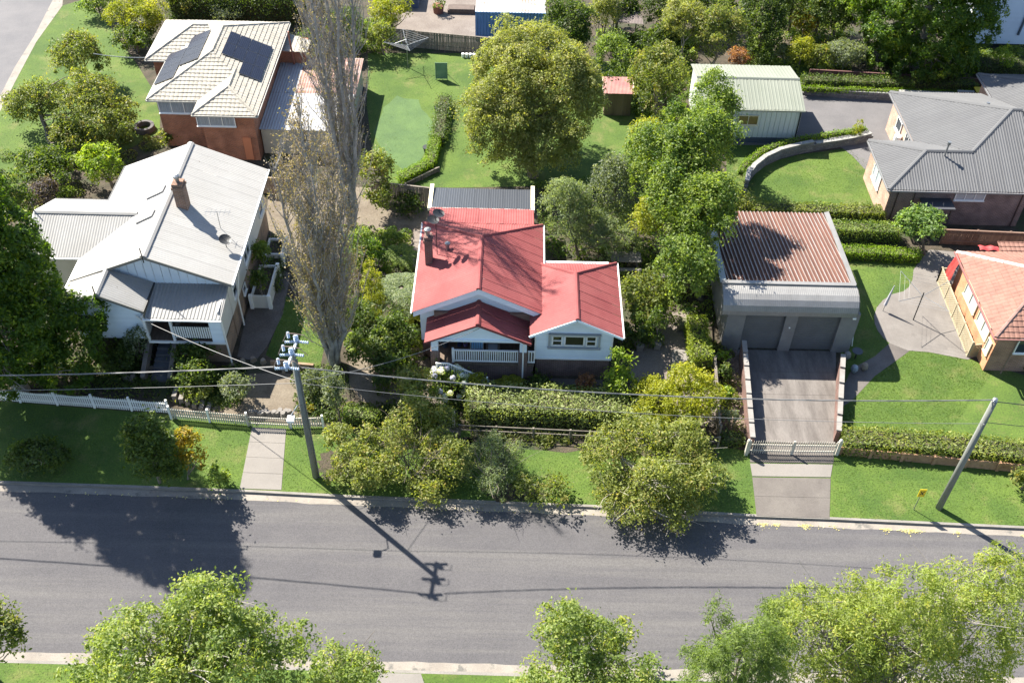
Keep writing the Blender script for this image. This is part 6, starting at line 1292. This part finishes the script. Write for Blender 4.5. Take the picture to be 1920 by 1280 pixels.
p = P(1600, 700); t = thing('patio_clutter', 'pile of shaded garden pots and a table beside the right driveway wall', 'outdoor table', P(1603, 672)); p = wloc(t); MB().tube([(p.x, p.y, .6), (p.x, p.y, .63)], .3, 16).build('table_top', mat("dark_blue_table", (.06, .07, .09), None, 1, .5), t); MB().tube([(p.x, p.y, 0), (p.x, p.y, .6)], .04, 6).build('leg', M_DSTEEL, t)
for i, (px, lb, c) in enumerate((((1587, 672), 'white stone ornament nearest the garage on the right driveway wall', CAPM), ((1619, 693), 'pale rock at the bend of the path below the garage', RK), ((1600, 697), 'pale blue pot in the shade beside the path below the garage', mat("blue_pot", (.35, .42, .5), None, 1, .5)))):
    p = P(*px, .0); t = thing('ornament', lb, 'ornament', p); MB().tube([(p.x, p.y, 0), (p.x, p.y, .25), (p.x, p.y, .45), (p.x, p.y, .55)], [.12, .22, .17, .05], 8).build('body', c, t)
# ================================================================ trees, shrubs, hedges
poplar('bare_poplar', 'tall half bare poplar between the white house and the cottage, nearer of the two', P(628, 682).x, P(628, 682).y, 17.8, 4.0, 11, 8, 460, 20000, .3, .24, .34)
poplar('bare_poplar', 'tall half bare poplar rising beside the flat roofed garage, farther of the two', -10.7, 53.2, 23.0, 3.9, 12, 8, 460, 7000, .9, .4, .55)
# giant dark cypress at the left, and its neighbours
def cypress(label, base, prof_, seed, nm_='cypress_tree', extra=()):
    rg = np.random.default_rng(seed); bp = Vector(base); t = thing(nm_, label, 'tree', bp); S_ = SPEC['conif']; lob = []
    for (z, r) in prof_:
        lob.append((bp.x, bp.y, z, r*.72, 1.7 if r < 5 else 2.0))
        for k in range(9): a = k*.7+rg.uniform(0, .4); lob.append((bp.x+math.cos(a)*r*.60, bp.y+math.sin(a)*r*.60, z+rg.uniform(-.5, .5), r*.42, 1.35))
    lob += list(extra)
    p, nm, sz, ti, cc = crown(lob, .42, .165, rg, dens=1.35, inner=.05, spread=.62, low=-.8, fuzz=.04); LEAVES[0] += len(p)
    leaf_obj('crown', p, nm, sz, ti, leaf_mat(S_['ca'], S_['cb'], S_['cc']), t, .5, rg); mb = MB(); tp = limb(mb, (bp.x, bp.y, -.05), (bp.x, bp.y, 15), .45, .08, rg, .01, 9, 8)
    for k in range(40): a = rg.uniform(0, 6.28); z = rg.uniform(1.5, 5.5); limb(mb, (bp.x, bp.y, z), (bp.x+math.cos(a)*3.6, bp.y+math.sin(a)*3.6, z+rg.uniform(-.6, .9)), .08, .015, rg, .08, 5, 4)
    mb.build('trunk', BARKP(), t, smooth=True)
cypress('huge dark green cypress leaning over the picket fence at the left edge', P(42, 732), [(3.4, 3.4), (5.4, 4.1), (7.4, 4.1), (9.4, 3.8), (11.4, 3.4), (13.4, 2.9), (15.2, 2.5), (16.8, 1.9), (18.0, 1.3)], 501, extra=[(P(138, 640, 3.0).x, P(138, 640, 3.0).y, 3.0, 1.5, 1.9), (P(120, 690, 2.2).x, P(120, 690, 2.2).y, 2.2, 1.4, 1.5), (P(150, 590, 4.2).x, P(150, 590, 4.2).y, 4.2, 1.3, 1.5)])
plant('verge_tree', 'dark leafy young tree on the shaded verge left of the driveway', 'tree', 'camel', [(243, 785, 330, 925, .4), (290, 850, 350, 930, .3)], base=(300, 905))
plant('verge_tree', 'small tree with sunlit yellow leaves at the edge of the cypress shade', 'tree', 'yellow', [(322, 805, 385, 890, .8)], base=(352, 898))
shrub('low_shrub', 'low dark shrub on the shaded verge in front of the picket fence', 'shrub', 'dark', [(20, 815, 120, 885, 0)])
shrub('verge_shrub', 'small green clump at the kerb by the concrete driveway strip', 'shrub', 'green', [(388, 875, 425, 915, 0)])
# front street trees
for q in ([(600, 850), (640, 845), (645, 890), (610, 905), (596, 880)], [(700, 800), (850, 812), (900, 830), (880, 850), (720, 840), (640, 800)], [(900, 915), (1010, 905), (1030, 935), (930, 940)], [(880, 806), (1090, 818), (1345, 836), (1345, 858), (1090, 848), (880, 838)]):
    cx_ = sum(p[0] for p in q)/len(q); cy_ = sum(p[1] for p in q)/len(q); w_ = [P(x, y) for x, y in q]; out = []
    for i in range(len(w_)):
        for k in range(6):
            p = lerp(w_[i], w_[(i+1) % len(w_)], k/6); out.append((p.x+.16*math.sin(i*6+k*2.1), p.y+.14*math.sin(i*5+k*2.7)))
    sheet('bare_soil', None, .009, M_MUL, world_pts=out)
plant('street_tree', 'yellow green street tree nearest the power pole', 'tree', 'street', [(606, 795, 660, 850, .5), (625, 830, 700, 905, .3), (655, 860, 720, 935, 0), (610, 875, 655, 915, 0), (675, 800, 712, 850, .6)], base=(668, 915))
plant('street_tree', 'wide olive street tree between the pole and the grey green shrub', 'tree', 'street', [(712, 790, 775, 870, .5), (740, 740, 815, 820, .9), (765, 800, 850, 880, .4), (695, 850, 770, 925, 0), (770, 865, 860, 940, 0), (820, 830, 885, 915, 0), (800, 760, 850, 815, .6)], base=(790, 925))
plant('street_shrub', 'grey green wispy shrub on the verge in front of the box hedge', 'shrub', 'wispy', [(880, 850, 970, 935, 0), (905, 812, 945, 870, .5), (935, 830, 980, 880, .3), (872, 835, 910, 880, .2)], base=(925, 925))
shrub('street_shrub', 'low brownish shrub at the kerb right of the grey green shrub', 'shrub', 'olive', [(955, 890, 1015, 942, 0), (1005, 905, 1075, 948, 0)], dmul=.5)
plant('street_tree', 'largest pale olive street tree with visible grey branches, left of the garage gates', 'tree', 'street', [(1100, 800, 1190, 890, .8), (1150, 772, 1250, 870, 1.0), (1235, 785, 1330, 880, .9), (1110, 870, 1200, 950, .4), (1180, 850, 1290, 960, .5), (1270, 850, 1362, 940, .4), (1130, 920, 1220, 985, .2), (1215, 925, 1310, 980, .1), (1085, 835, 1130, 880, .8)], base=(1245, 955), bark=BARKP(), trunk=.16)
# garden between the poplar and the cottage
shrub('feathery_shrub', 'soft green feathery shrub behind the golden column conifer', 'shrub', 'green', [(645, 432, 712, 505, .2)])
shrub('slim_conifer', 'slim dark green conifer just behind the golden one', 'conifer', 'conif', [(690, 438, 722, 520, .1)], shape='column')
plant('golden_conifer', 'narrow golden column conifer in the bed left of the cottage', 'conifer', 'lime', [(682, 488, 716, 605, .1)], shape='column', lmul=.8)
shrub('purple_shrub', 'small purple leaved shrub beside the golden conifer', 'shrub', 'purple', [(652, 508, 692, 548, .1)])
fern('cordyline', 'spiky purple grey cordyline between the golden conifer and the tree fern', 706, 520, .8, .9, 16, 'purple', 31, 'cordyline')
fern('tree_fern', 'large tree fern with pale arching fronds beside the left wall of the cottage', 752, 540, 1.9, 2.0, 15, 'wispy', 32)
fern('tree_fern', 'smaller tree fern with drooping fronds behind the large one', 752, 480, 1.3, 1.4, 12, 'green', 33)
fern('tree_fern', 'low pale fern below the large tree fern', 765, 590, .7, 1.0, 12, 'lime', 34)
shrub('garden_shrub', 'dark glossy shrub under the golden conifer', 'shrub', 'camel', [(645, 555, 712, 640, .2)])
shrub('camellia', 'big rounded camellia with glossy leaves in front of the cottage garden', 'shrub', 'camel', [(655, 610, 770, 690, .3), (690, 585, 772, 660, .5), (700, 660, 760, 720, .1)])
shrub('garden_shrub', 'green shrub beneath the boundary of the tan dirt yard', 'shrub', 'green', [(715, 432, 760, 470, .1)])
shrub('garden_shrub', 'low green shrub under the grey paling fence by the pergola', 'shrub', 'dark', [(738, 372, 800, 400, .0)])
shrub('garden_shrub', 'leafy green shrub at the foot of the near poplar', 'shrub', 'grey', [(608, 695, 655, 790, .1)])
shrub('garden_shrub', 'grey green shrub left of the near poplar beside the power pole', 'shrub', 'grey', [(556, 695, 606, 745, .1)])
shrub('garden_shrub', 'pale flowering shrub on the retaining wall behind the picket fence', 'shrub', 'grey', [(415, 700, 475, 755, .3)])
shrub('flower_patch', 'small patch of orange flowers by the picket gates', 'flowers', 'yellow', [(568, 758, 592, 774, 0)])
shrub('garden_shrub', 'small olive tree in front of the hydrangea', 'shrub', 'olive', [(745, 690, 810, 770, .2)])
shrub('garden_shrub', 'dark round shrub above the street trees and left of the stepping path', 'shrub', 'dark', [(765, 755, 820, 800, .0)])
shrub('garden_shrub', 'dark green shrub in the middle of the dirt bed below the camellia', 'shrub', 'dark', [(700, 700, 735, 745, .0)])
hedge('low_hedge', 'low light green hedge strip behind the yellow green street tree', 'green', [P(648, 788), P(712, 795)], .7, .8)
# hydrangea with flower heads
t = shrub('hydrangea', 'hydrangea bush with white and lilac flower heads left of the cottage stairs', 'hydrangea', 'green', [(802, 690, 872, 752, .1)], dmul=.8)
rg = np.random.default_rng(8); c0 = P(838, 720, .8)
for i in range(36):
    d = unit(rg.normal(size=3)+np.array([0, -.4, .6])); q_ = np.array([c0.x, c0.y, .95])+d*np.array([1.12, 1.0, 1.0]); n = 90
    dd = unit(rg.normal(size=(n, 3))); lav = i % 3
    leaf_obj('flower_head', q_+dd*.15, dd, np.full(n, .09), rg.random(n), leaf_mat(*(((.50, .52, .62), (.72, .73, .78)), ((.38, .38, .62), (.55, .55, .75)), ((.62, .62, .58), (.78, .78, .74)))[lav], None, .2), t, .8, rg)
shrub('clipped_ball', 'dark round clipped shrub at the foot of the cottage stairs', 'shrub', 'lime', [(877, 700, 915, 745, .0)], dmul=.9)
fern('cycad', 'yellow green fern like plant in the bed before the cottage', 955, 722, .7, 1.0, 13, 'lime', 35, 'cycad')
shrub('ground_plant', 'low dark green planting along the concrete garden path', 'shrub', 'dark', [(985, 722, 1045, 740, 0)])
shrub('bronze_shrub', 'bronze red leaved shrub before the right wing of the cottage', 'shrub', 'bronze', [(1076, 700, 1118, 740, .1)])
plant('young_tree', 'fresh green young tree at the right corner of the cottage', 'tree', 'bright', [(1118, 690, 1200, 765, .3), (1140, 650, 1182, 720, 1.2)], dmul=.8)
plant('golden_shrub', 'large golden yellow feathery shrub right of the box hedge', 'shrub', 'lime', [(1175, 705, 1270, 790, .3), (1225, 690, 1345, 800, .4), (1190, 740, 1300, 805, .2)], dmul=1.0)
hb = [P(876, 800), P(1000, 803), P(1210, 812)]; hedge('box_hedge', 'long thick pale leaved hedge in front of the cottage', 'box', [(q.x, q.y+1.0) for q in hb], 1.9, 1.35, rnd=.10)
# right of the cottage
plant('tall_tree', 'tallest yellow green tree right of the cottage, its crown against the lawn', 'tree', 'green', [(1175, 215, 1330, 420, 2.5), (1240, 200, 1370, 400, 3.5), (1190, 300, 1360, 500, 1.5)], base=(1280, 480), trunk=.3)
plant('lime_tree', 'bright lime leaved tree on the left side of the tall green trees', 'tree', 'lime', [(1178, 225, 1262, 330, 4.0), (1185, 370, 1260, 470, 2.2)], base=(1235, 480), dmul=.8)
plant('tall_tree', 'dense darker green tree leaning over the rusty garage roof', 'tree', 'green', [(1255, 330, 1385, 520, 2.0), (1230, 440, 1345, 590, 1.2)], base=(1315, 560), trunk=.25)
plant('tall_tree', 'green leafy tree in front of the pale green steel shed', 'tree', 'green', [(1295, 145, 1385, 290, 2.0)], base=(1340, 310))
plant('grey_tree', 'grey green wispy small tree behind the cottage', 'tree', 'grey', [(1105, 295, 1195, 420, .8)], base=(1155, 420))
plant('wattle_shrub', 'loose spreading shrub with long branches behind the right wing of the cottage', 'shrub', 'wispy', [(1015, 340, 1105, 470, .3), (1070, 395, 1190, 490, .3)], base=(1085, 480), lmul=1.25, dmul=1.5)
shrub('garden_shrub', 'leafy shrub beside the right corner of the cottage wing', 'shrub', 'olive', [(1160, 510, 1250, 600, .2), (1175, 555, 1240, 620, .1)])
shrub('clipped_cone', 'left dark clipped cone behind the white planters', 'topiary', 'dark', [(1183, 590, 1213, 655, 0)], shape='column', dmul=1.2)
shrub('clipped_cone', 'right dark green clipped cone behind the white planters', 'topiary', 'camel', [(1214, 575, 1246, 652, 0)], shape='column', dmul=1.2)
shrub('garden_shrub', 'dark narrow shrub in the shade right of the cottage wall', 'shrub', 'dark', [(1160, 600, 1180, 660, 0)], shape='column')
hedge('tall_hedge', 'bright green clipped hedge running back along the gravel drive', 'boxl', [P(1312, 702), P(1300, 625)], 1.05, 1.5)
for i, (bx, lb, sp) in enumerate((((1343, 655, 1366, 684, 0), 'small round bush nearest the garage in the row along the driveway wall', 'bright'), ((1345, 684, 1374, 717, 0), 'second round bush from the garage along the driveway wall', 'camel'), ((1347, 718, 1382, 757, 0), 'glossy third round bush from the garage along the driveway wall', 'bright'), ((1352, 768, 1386, 806, 0), 'grey green round bush nearest the street along the driveway wall', 'grey'))):
    shrub('round_bush', lb, 'shrub', sp, [bx], group='round bushes along the driveway wall')
hedge('low_hedge', 'short dark clipped hedge block beside the left gate post', 'camel', [P(1352, 826), P(1392, 828)], .8, .45)
# back gardens
plant('broad_tree', 'very broad olive gold tree on the back lawn behind the cottage', 'tree', 'broad', [(885, 55, 1105, 270, 1.2), (862, 150, 1010, 330, .2), (985, 110, 1130, 320, .2), (930, 200, 1080, 345, 0)], base=(1000, 330), trunk=.4, dmul=1.0)
shrub('garden_tree', 'pale yellow green shrub by the top of the farther poplar', 'shrub', 'lime', [(692, -10, 775, 55, 1.0)], dmul=.8)
shrub('boundary_shrub', 'olive shrub at the corner of the grey paling fence', 'shrub', 'olive', [(690, 45, 745, 90, .8)])
shrub('boundary_shrub', 'olive tree at the lower left corner of the back lawn', 'shrub', 'olive', [(675, 285, 745, 360, 1.0), (690, 330, 740, 395, .4)])
hedge('lime_hedge', 'bright lime clipped hedge bending round the corner of the back lawn', 'limeh', [P(752, 346), P(806, 318), P(818, 270)], .75, .75)
hedge('ivy_strip', 'rough dark ivy hedge along the right side of the back lawn', 'camel', [P(822, 275), P(835, 195)], .9, .8, rnd=.16)
shrub('flower_tree', 'large leafy tree with white flowers behind the blue container', 'tree', 'camel', [(1020, -5, 1120, 90, 1.0), (1040, 40, 1110, 110, .5)])
shrub('garden_tree', 'olive leaved tree over the brown roofed shelter', 'tree', 'broad', [(1105, -10, 1165, 60, 1.5)])
shrub('garden_shrub', 'dark green bank of shrubs right of the broad tree', 'shrub', 'green', [(1115, 70, 1195, 150, .3)])
shrub('garden_shrub', 'dense dark shrub below the brown roofed shelter', 'shrub', 'dark', [(1160, 55, 1240, 110, .3)])
plant('olive_tree', 'feathery olive tree left of the pale green steel shed', 'tree', 'olive', [(1175, 85, 1290, 220, .8)])
plant('olive_tree', 'brownish olive tree with a pale trunk at the top, left of the pair', 'tree', 'broad', [(1240, 5, 1325, 90, 1.5)], bark=BARKP())
plant('olive_tree', 'grey olive tree at the top, behind the pale green steel shed', 'tree', 'olive', [(1300, 15, 1395, 125, .6)])
shrub('garden_shrub', 'small green shrub left of the olive tree and the little shed', 'shrub', 'dark', [(1185, 175, 1225, 220, .1)])
shrub('flowering_shrub', 'low shrub with pale pink flowers above the steel shed roof', 'shrub', 'bronze', [(1362, 92, 1412, 125, .1)])
plant('background_tree', 'dark tree at the top edge above the steel shed', 'tree', 'dark', [(1375, -40, 1500, 85, .3)])
plant('background_tree', 'dark grey green tree at the top edge left of the giant conifer', 'tree', 'camel', [(1480, -50, 1600, 70, .3)])
plant('background_tree', 'dark tree at the top edge behind the broad olive tree', 'tree', 'dark', [(1195, -50, 1300, 60, .2)])
shrub('garden_shrub', 'yellow orange shrub beside the bare patch near the top', 'shrub', 'yellow', [(1480, 18, 1540, 75, .3)], dmul=.8)
shrub('garden_shrub', 'yellow green shrub above the cream shed driveway', 'shrub', 'lime', [(1478, 70, 1530, 125, .2)])
shrub('garden_shrub', 'olive shrub left of the grey green round shrub', 'shrub', 'olive', [(1510, 85, 1560, 130, .1)])
shrub('silver_shrub', 'silver blue shrub above the corner of the steel shed', 'shrub', 'grey', [(1450, 85, 1488, 120, .1)])
shrub('garden_shrub', 'round grey green shrub at the foot of the giant conifer', 'shrub', 'grey', [(1550, 78, 1622, 135, .1)], dmul=1.5)
cypress('giant dense dark green conifer at the top right', P(1712, 128), [(1.6, 4.6), (4, 5.1), (6.4, 5.2), (8.8, 5.0), (11.2, 4.6), (13.6, 4.0), (16, 3.3), (18.4, 2.4), (20.4, 1.4)], 502, 'giant_conifer')
plant('giant_conifer', 'lighter green conifer against the left side of the giant dark conifer', 'tree', 'pinel', [(1572, -60, 1660, 80, 1.0)], base=(1620, 75))
shrub('garden_shrub', 'small yellow green shrub in the shade below the blue house', 'shrub', 'bright', [(1862, 92, 1900, 138, .1)], dmul=.7)
hedge('dark_hedge', 'dark hedge in front of the low maroon fence above the long block wall', 'camel', [P(1500, 168), P(1820, 178)], .9, .9, z0=.2, rnd=.1)
hedge('low_hedge', 'thin low clipped hedge on top of the long block wall', 'limeh', [P(1500, 180), P(1815, 190)], .35, .35, z0=.45)
hedge('dark_hedge', 'dark shaded planting under the blue house', 'dark', [P(1822, 132), P(1930, 130)], 2.2, .8, rnd=.12)
hedge('top_hedge', 'long dark hedge along the top edge behind the brick house', 'dark', [P(330, 28), P(600, 35)], 3.2, 2.6, rnd=.2)
shrub('flowering_shrub', 'pale flowering shrub in the dark hedge behind the brick house', 'shrub', 'grey', [(395, 8, 458, 36, .5)])
shrub('hedge_shrub', 'yellow tipped shrub in the hedge at the top left', 'shrub', 'olive', [(318, -20, 375, 22, .8)])
for bx in ((600, 20, 690, 95, .3, 'half hidden behind the top of the farther poplar'), (1110, -30, 1210, 40, 1.0, 'above the brown roofed shelter at the top edge'), (1270, -30, 1380, 40, 1.0, 'at the top edge between the two olive trees'), (1390, 20, 1470, 110, .2, 'just above the right half of the steel shed roof'), (1440, -40, 1540, 40, 1.2, 'at the top edge beside the yellow orange shrub'), (1540, -20, 1610, 80, .2, 'touching the left side of the giant conifers'), (1225, 40, 1290, 110, .2, 'between the brown shelter and the left olive tree'), (1115, 130, 1185, 190, .1, 'under the shelter beside the broad tree'), (1185, 120, 1250, 180, .1, 'just above the little red roofed shed'), (1400, 90, 1450, 130, 0, 'low beside the silver shrub above the steel shed'), (940, -40, 1030, 15, 1.0, 'at the top edge right of the blue container'), (560, 60, 620, 120, .1, 'behind the poplar near the brick house porch')):
    plant('garden_tree', 'dark green garden tree %s' % bx[5], 'tree', 'dark' if bx[0] % 20 else 'camel', [bx[:5]], group='garden trees massed along the top')
# grey house side
hedge('oval_hedge', 'golden green hedge along the front of the oval lawn', 'boxg', [P(1408, 404), P(1650, 412)], 1.0, .9)
hedge('terrace_hedge', 'upper dark topped clipped hedge right of the rusty garage roof', 'green', [P(1545, 444), P(1680, 448)], 1.1, 1.0)
hedge('terrace_hedge', 'lower bright clipped hedge right of the rusty garage roof', 'limeh', [P(1560, 480), P(1720, 488)], .8, .7)
shrub('corner_shrub', 'loose green shrub between the tall trees and the golden green hedge', 'shrub', 'olive', [(1350, 360, 1412, 400, .2)])
hedge('curved_hedge', 'narrow clipped hedge following the top of the curved block wall', 'limeh', [(p.x+(.30 if i < 24 else .05), p.y+.42) for i, p in enumerate(cv[2::6])] if False else [(p.x-.42*(1-i/13), p.y+.48) for i, p in enumerate(cv[4::5])], .4, .3, z0=.62)
plant('round_tree', 'rounded light green tree in front of the grey roofed house', 'tree', 'bright2', [(1685, 385, 1775, 470, .6)], base=(1735, 478))
plant('small_palm', 'small shrub under the corner of the oval lawn path', 'shrub', 'green', [(1640, 395, 1665, 410, .1)], parts=('foliage', 'stem'))
hedge('front_hedge', 'long thick golden green hedge along the front lawn on the right', 'boxg', [P(1575, 836), P(1760, 848), P(1990, 872)], 1.35, .95)
shrub('verge_shrub', 'yellow green shrub cut by the right edge on the verge', 'shrub', 'olive', [(1903, 872, 1950, 925, 0)])
hedge('flower_bed', 'dark leafy bed with white pots in front of the red tiled house', 'dark', [P(1885, 672), P(1960, 700)], 1.1, .3, rnd=.1)
# upper left gardens
shrub('garden_shrub', 'large rounded yellow green shrub at the top left', 'shrub', 'lime', [(197, -5, 310, 80, .2)], dmul=.9)
shrub('garden_shrub', 'dark green shrub behind the rounded yellow green shrub', 'shrub', 'green', [(152, -15, 215, 30, .2)])
shrub('garden_shrub', 'dark green shrub with hanging branches under the yellow green shrub', 'shrub', 'camel', [(215, 40, 290, 100, .1)])
shrub('garden_tree', 'loose olive tree beside the corner lawn, second from the top', 'tree', 'olive', [(95, 70, 200, 160, .4)])
plant('spreading_tree', 'wide spreading olive tree leaning over the corner lawn', 'tree', 'olive', [(12, 150, 130, 240, .7), (90, 140, 220, 250, .5), (140, 180, 265, 275, .3)], base=(95, 268), trunk=.22)
shrub('garden_shrub', 'olive shrub at the foot of the spreading tree', 'shrub', 'olive', [(95, 228, 175, 290, .1)])
shrub('garden_shrub', 'broad dark green shrub left of the bright round bush', 'shrub', 'camel', [(30, 278, 150, 360, .2)])
shrub('round_shrub', 'bright green round bush beside the white roof', 'shrub', 'bright', [(146, 273, 254, 358, .3)], dmul=1.3, lmul=1.1)
shrub('purple_shrub', 'purple grey leaved shrub left of the white house wing', 'shrub', 'purple', [(48, 335, 115, 392, .2)])
shrub('garden_shrub', 'dark shrub cluster below the purple shrub at the left', 'shrub', 'camel', [(0, 330, 55, 430, .1)])
shrub('garden_shrub', 'small dark green shrub between the purple shrub and the white wing', 'shrub', 'green', [(108, 350, 140, 378, 0)])
shrub('garden_shrub', 'loose green shrub at the left edge above the big cypress', 'shrub', 'olive', [(-60, 350, 10, 460, .1)])
shrub('garden_shrub', 'dark shrub in the recess of the orange brick house', 'shrub', 'camel', [(325, 225, 385, 262, 0)])
shrub('garden_shrub', 'yellow tipped shrub behind the ridge of the white roof', 'shrub', 'olive', [(302, 245, 330, 275, 0)])
# beside the white house
hedge('wall_shrubs', 'narrow planting against the right wall of the white house', 'camel', [(-15.0, 51.2), (-14.6, 46.5)], .7, .7, rnd=.15)
shrub('box_shrub', 'dark shrub filling the nearer white raised planter box', 'shrub', 'camel', [(473, 505, 506, 560, .7)])
shrub('box_shrub', 'dark shrub filling the farther white raised planter box', 'shrub', 'green', [(475, 452, 508, 500, .7)])
shrub('wall_creeper', 'dark green bush under the verandah of the white house', 'shrub', 'camel', [(325, 640, 420, 690, .1), (330, 670, 400, 735, .1)])
shrub('wall_creeper', 'grey leaved bush in the corner left of the stone stairs', 'shrub', 'grey', [(235, 610, 285, 680, .3)], dmul=.5)
shrub('wall_creeper', 'dark bush under the front window of the white house', 'shrub', 'dark', [(180, 645, 270, 700, .1)])
shrub('garden_shrub', 'low green planting beside the sandy steps behind the picket fence', 'shrub', 'olive', [(345, 715, 395, 755, .1)])
# near side of the road: tree tops seen from above
plant('roadside_tree', 'olive tree cut by the left edge beside the near kerb', 'tree', 'olive', [(-70, 1140, 45, 1260, 2.0)], base=(-20, 1262))
plant('roadside_tree', 'very large yellow green tree at the bottom left', 'tree', 'front', [(155, 1140, 400, 1400, 3.2), (300, 1095, 480, 1300, 4.2), (330, 1150, 590, 1420, 3.0)], base=(330, 1370), bark=BARKP(), trunk=.25)
plant('roadside_tree', 'smaller yellow green tree right of the very large one at the bottom', 'tree', 'front', [(560, 1225, 735, 1360, 1.8)], base=(645, 1340))
plant('roadside_tree', 'pointed yellow olive tree at the bottom centre', 'tree', 'front', [(955, 1165, 1205, 1400, 1.5), (1010, 1132, 1120, 1260, 3.0)], base=(1080, 1370), bark=BARKP())
plant('roadside_pine', 'soft bright green pine at the bottom, left of the pale tree', 'tree', 'pine', [(1290, 1150, 1480, 1400, 2.5), (1400, 1120, 1490, 1230, 4.0)], base=(1380, 1390), trunk=.25)
plant('roadside_tree', 'huge pale tree with bare grey branches at the bottom right', 'tree', 'pale', [(1440, 1085, 1640, 1330, 3.5), (1480, 1150, 1700, 1400, 2.0), (1560, 1085, 1700, 1250, 4.2), (1600, 1080, 1780, 1330, 4.0), (1740, 1045, 1960, 1300, 4.2), (1560, 1180, 1900, 1420, 2.5)], base=(1690, 1400), bark=mat("grey_branch", (.34, .30, .265), (.46, .42, .38), 2, .9, fine=.2), trunk=.17)
shrub('kerb_weed', 'thin green weed spray at the near kerb left of the pine', 'shrub', 'green', [(1195, 1240, 1245, 1262, 0)], dmul=.4)
# low planting in the garden beds
ground_cover('ground_cover', [[(1115, 60), (1300, 60), (1300, 150), (1290, 240), (1195, 250), (1190, 120)], [(1385, 0), (1590, 0), (1590, 140), (1400, 150)], [(1820, 130), (1920, 130), (1920, 92), (1820, 95)], [(560, 30), (740, 30), (720, 95), (590, 120)]], [16000, 16000, 4500, 6000], 'green', 401, .16, .9)
ground_cover('ground_cover', [[(1010, 350), (1350, 300), (1350, 600), (1180, 640), (1160, 500), (1020, 490)], [(640, 430), (760, 430), (790, 600), (800, 700), (650, 660)], [(855, 730), (1130, 735), (1130, 760), (860, 760)]], [20000, 12000, 3000], 'green', 402, .13, .7)
ground_cover('ground_cover', [[(60, 650), (285, 640), (290, 740), (60, 740)], [(320, 700), (450, 690), (440, 760), (330, 750)], [(560, 690), (640, 690), (640, 790), (560, 780)], [(650, 760), (860, 760), (860, 800), (650, 800)]], [9000, 6000, 4500, 6000], 'camel', 403, .12, .45)
ground_cover('ground_cover', [[(0, 290), (160, 290), (240, 240), (330, 250), (230, 320), (120, 390), (60, 400), (0, 440)], [(1345, 650), (1378, 650), (1400, 830), (1352, 830)], [(880, 805), (1340, 825), (1340, 845), (880, 825)]], [9000, 1800, 3500], 'olive', 404, .12, .4)
# grass blades and kerb litter
EXC = [[(q.x, q.y) for q in gz(l, 0)] for l in ([(447, 918), (530, 920), (539, 800), (470, 798)], [(1416, 976), (1558, 976), (1568, 842), (1400, 842)], cc, [(1668, 643), (1705, 658), (1640, 705), (1600, 748), (1580, 762), (1578, 730), (1598, 690), (1640, 668)])]
tufts('grass', [LW['verge'], LW['garage'], [q for q in LW['front'] if q[0] < 29], LW['oval'], LW['side'], LW['terrace'], LW['back'], LW['corner'], LW['south']], [30000, 4000, 15000, 7000, 4000, 3000, 9000, 5000, 5000], .0, 'lawn', 77)
rg = np.random.default_rng(3); px_ = []
for cx, w, k in ((1432, 9, 40), (1455, 7, 35), (1510, 12, 60), (1660, 10, 40), (1700, 16, 80), (1715, 12, 40), (1790, 8, 20), (1915, 8, 30), (1560, 30, 20), (900, 260, 60), (300, 300, 40)):
    for _ in range(k): q = P(cx+rg.normal()*w*.5, 980); y_ = np.interp(q.x, [p.x for p in K], [p.y for p in K]); px_.append((q.x, y_-.30-abs(rg.normal())*.12, -.108))
n = len(px_); o = leaf_obj('leaf_litter', np.array(px_), unit(rg.normal(size=(n, 3))*.3+np.array([0, 0, 1])), rg.uniform(.05, .10, n), rg.random(n), leaf_mat((.42, .37, .16), (.55, .50, .24), None, .1), None, .6, rg); o["kind"] = "stuff"
print("leaves", LEAVES[0], "objects", len(bpy.data.objects))
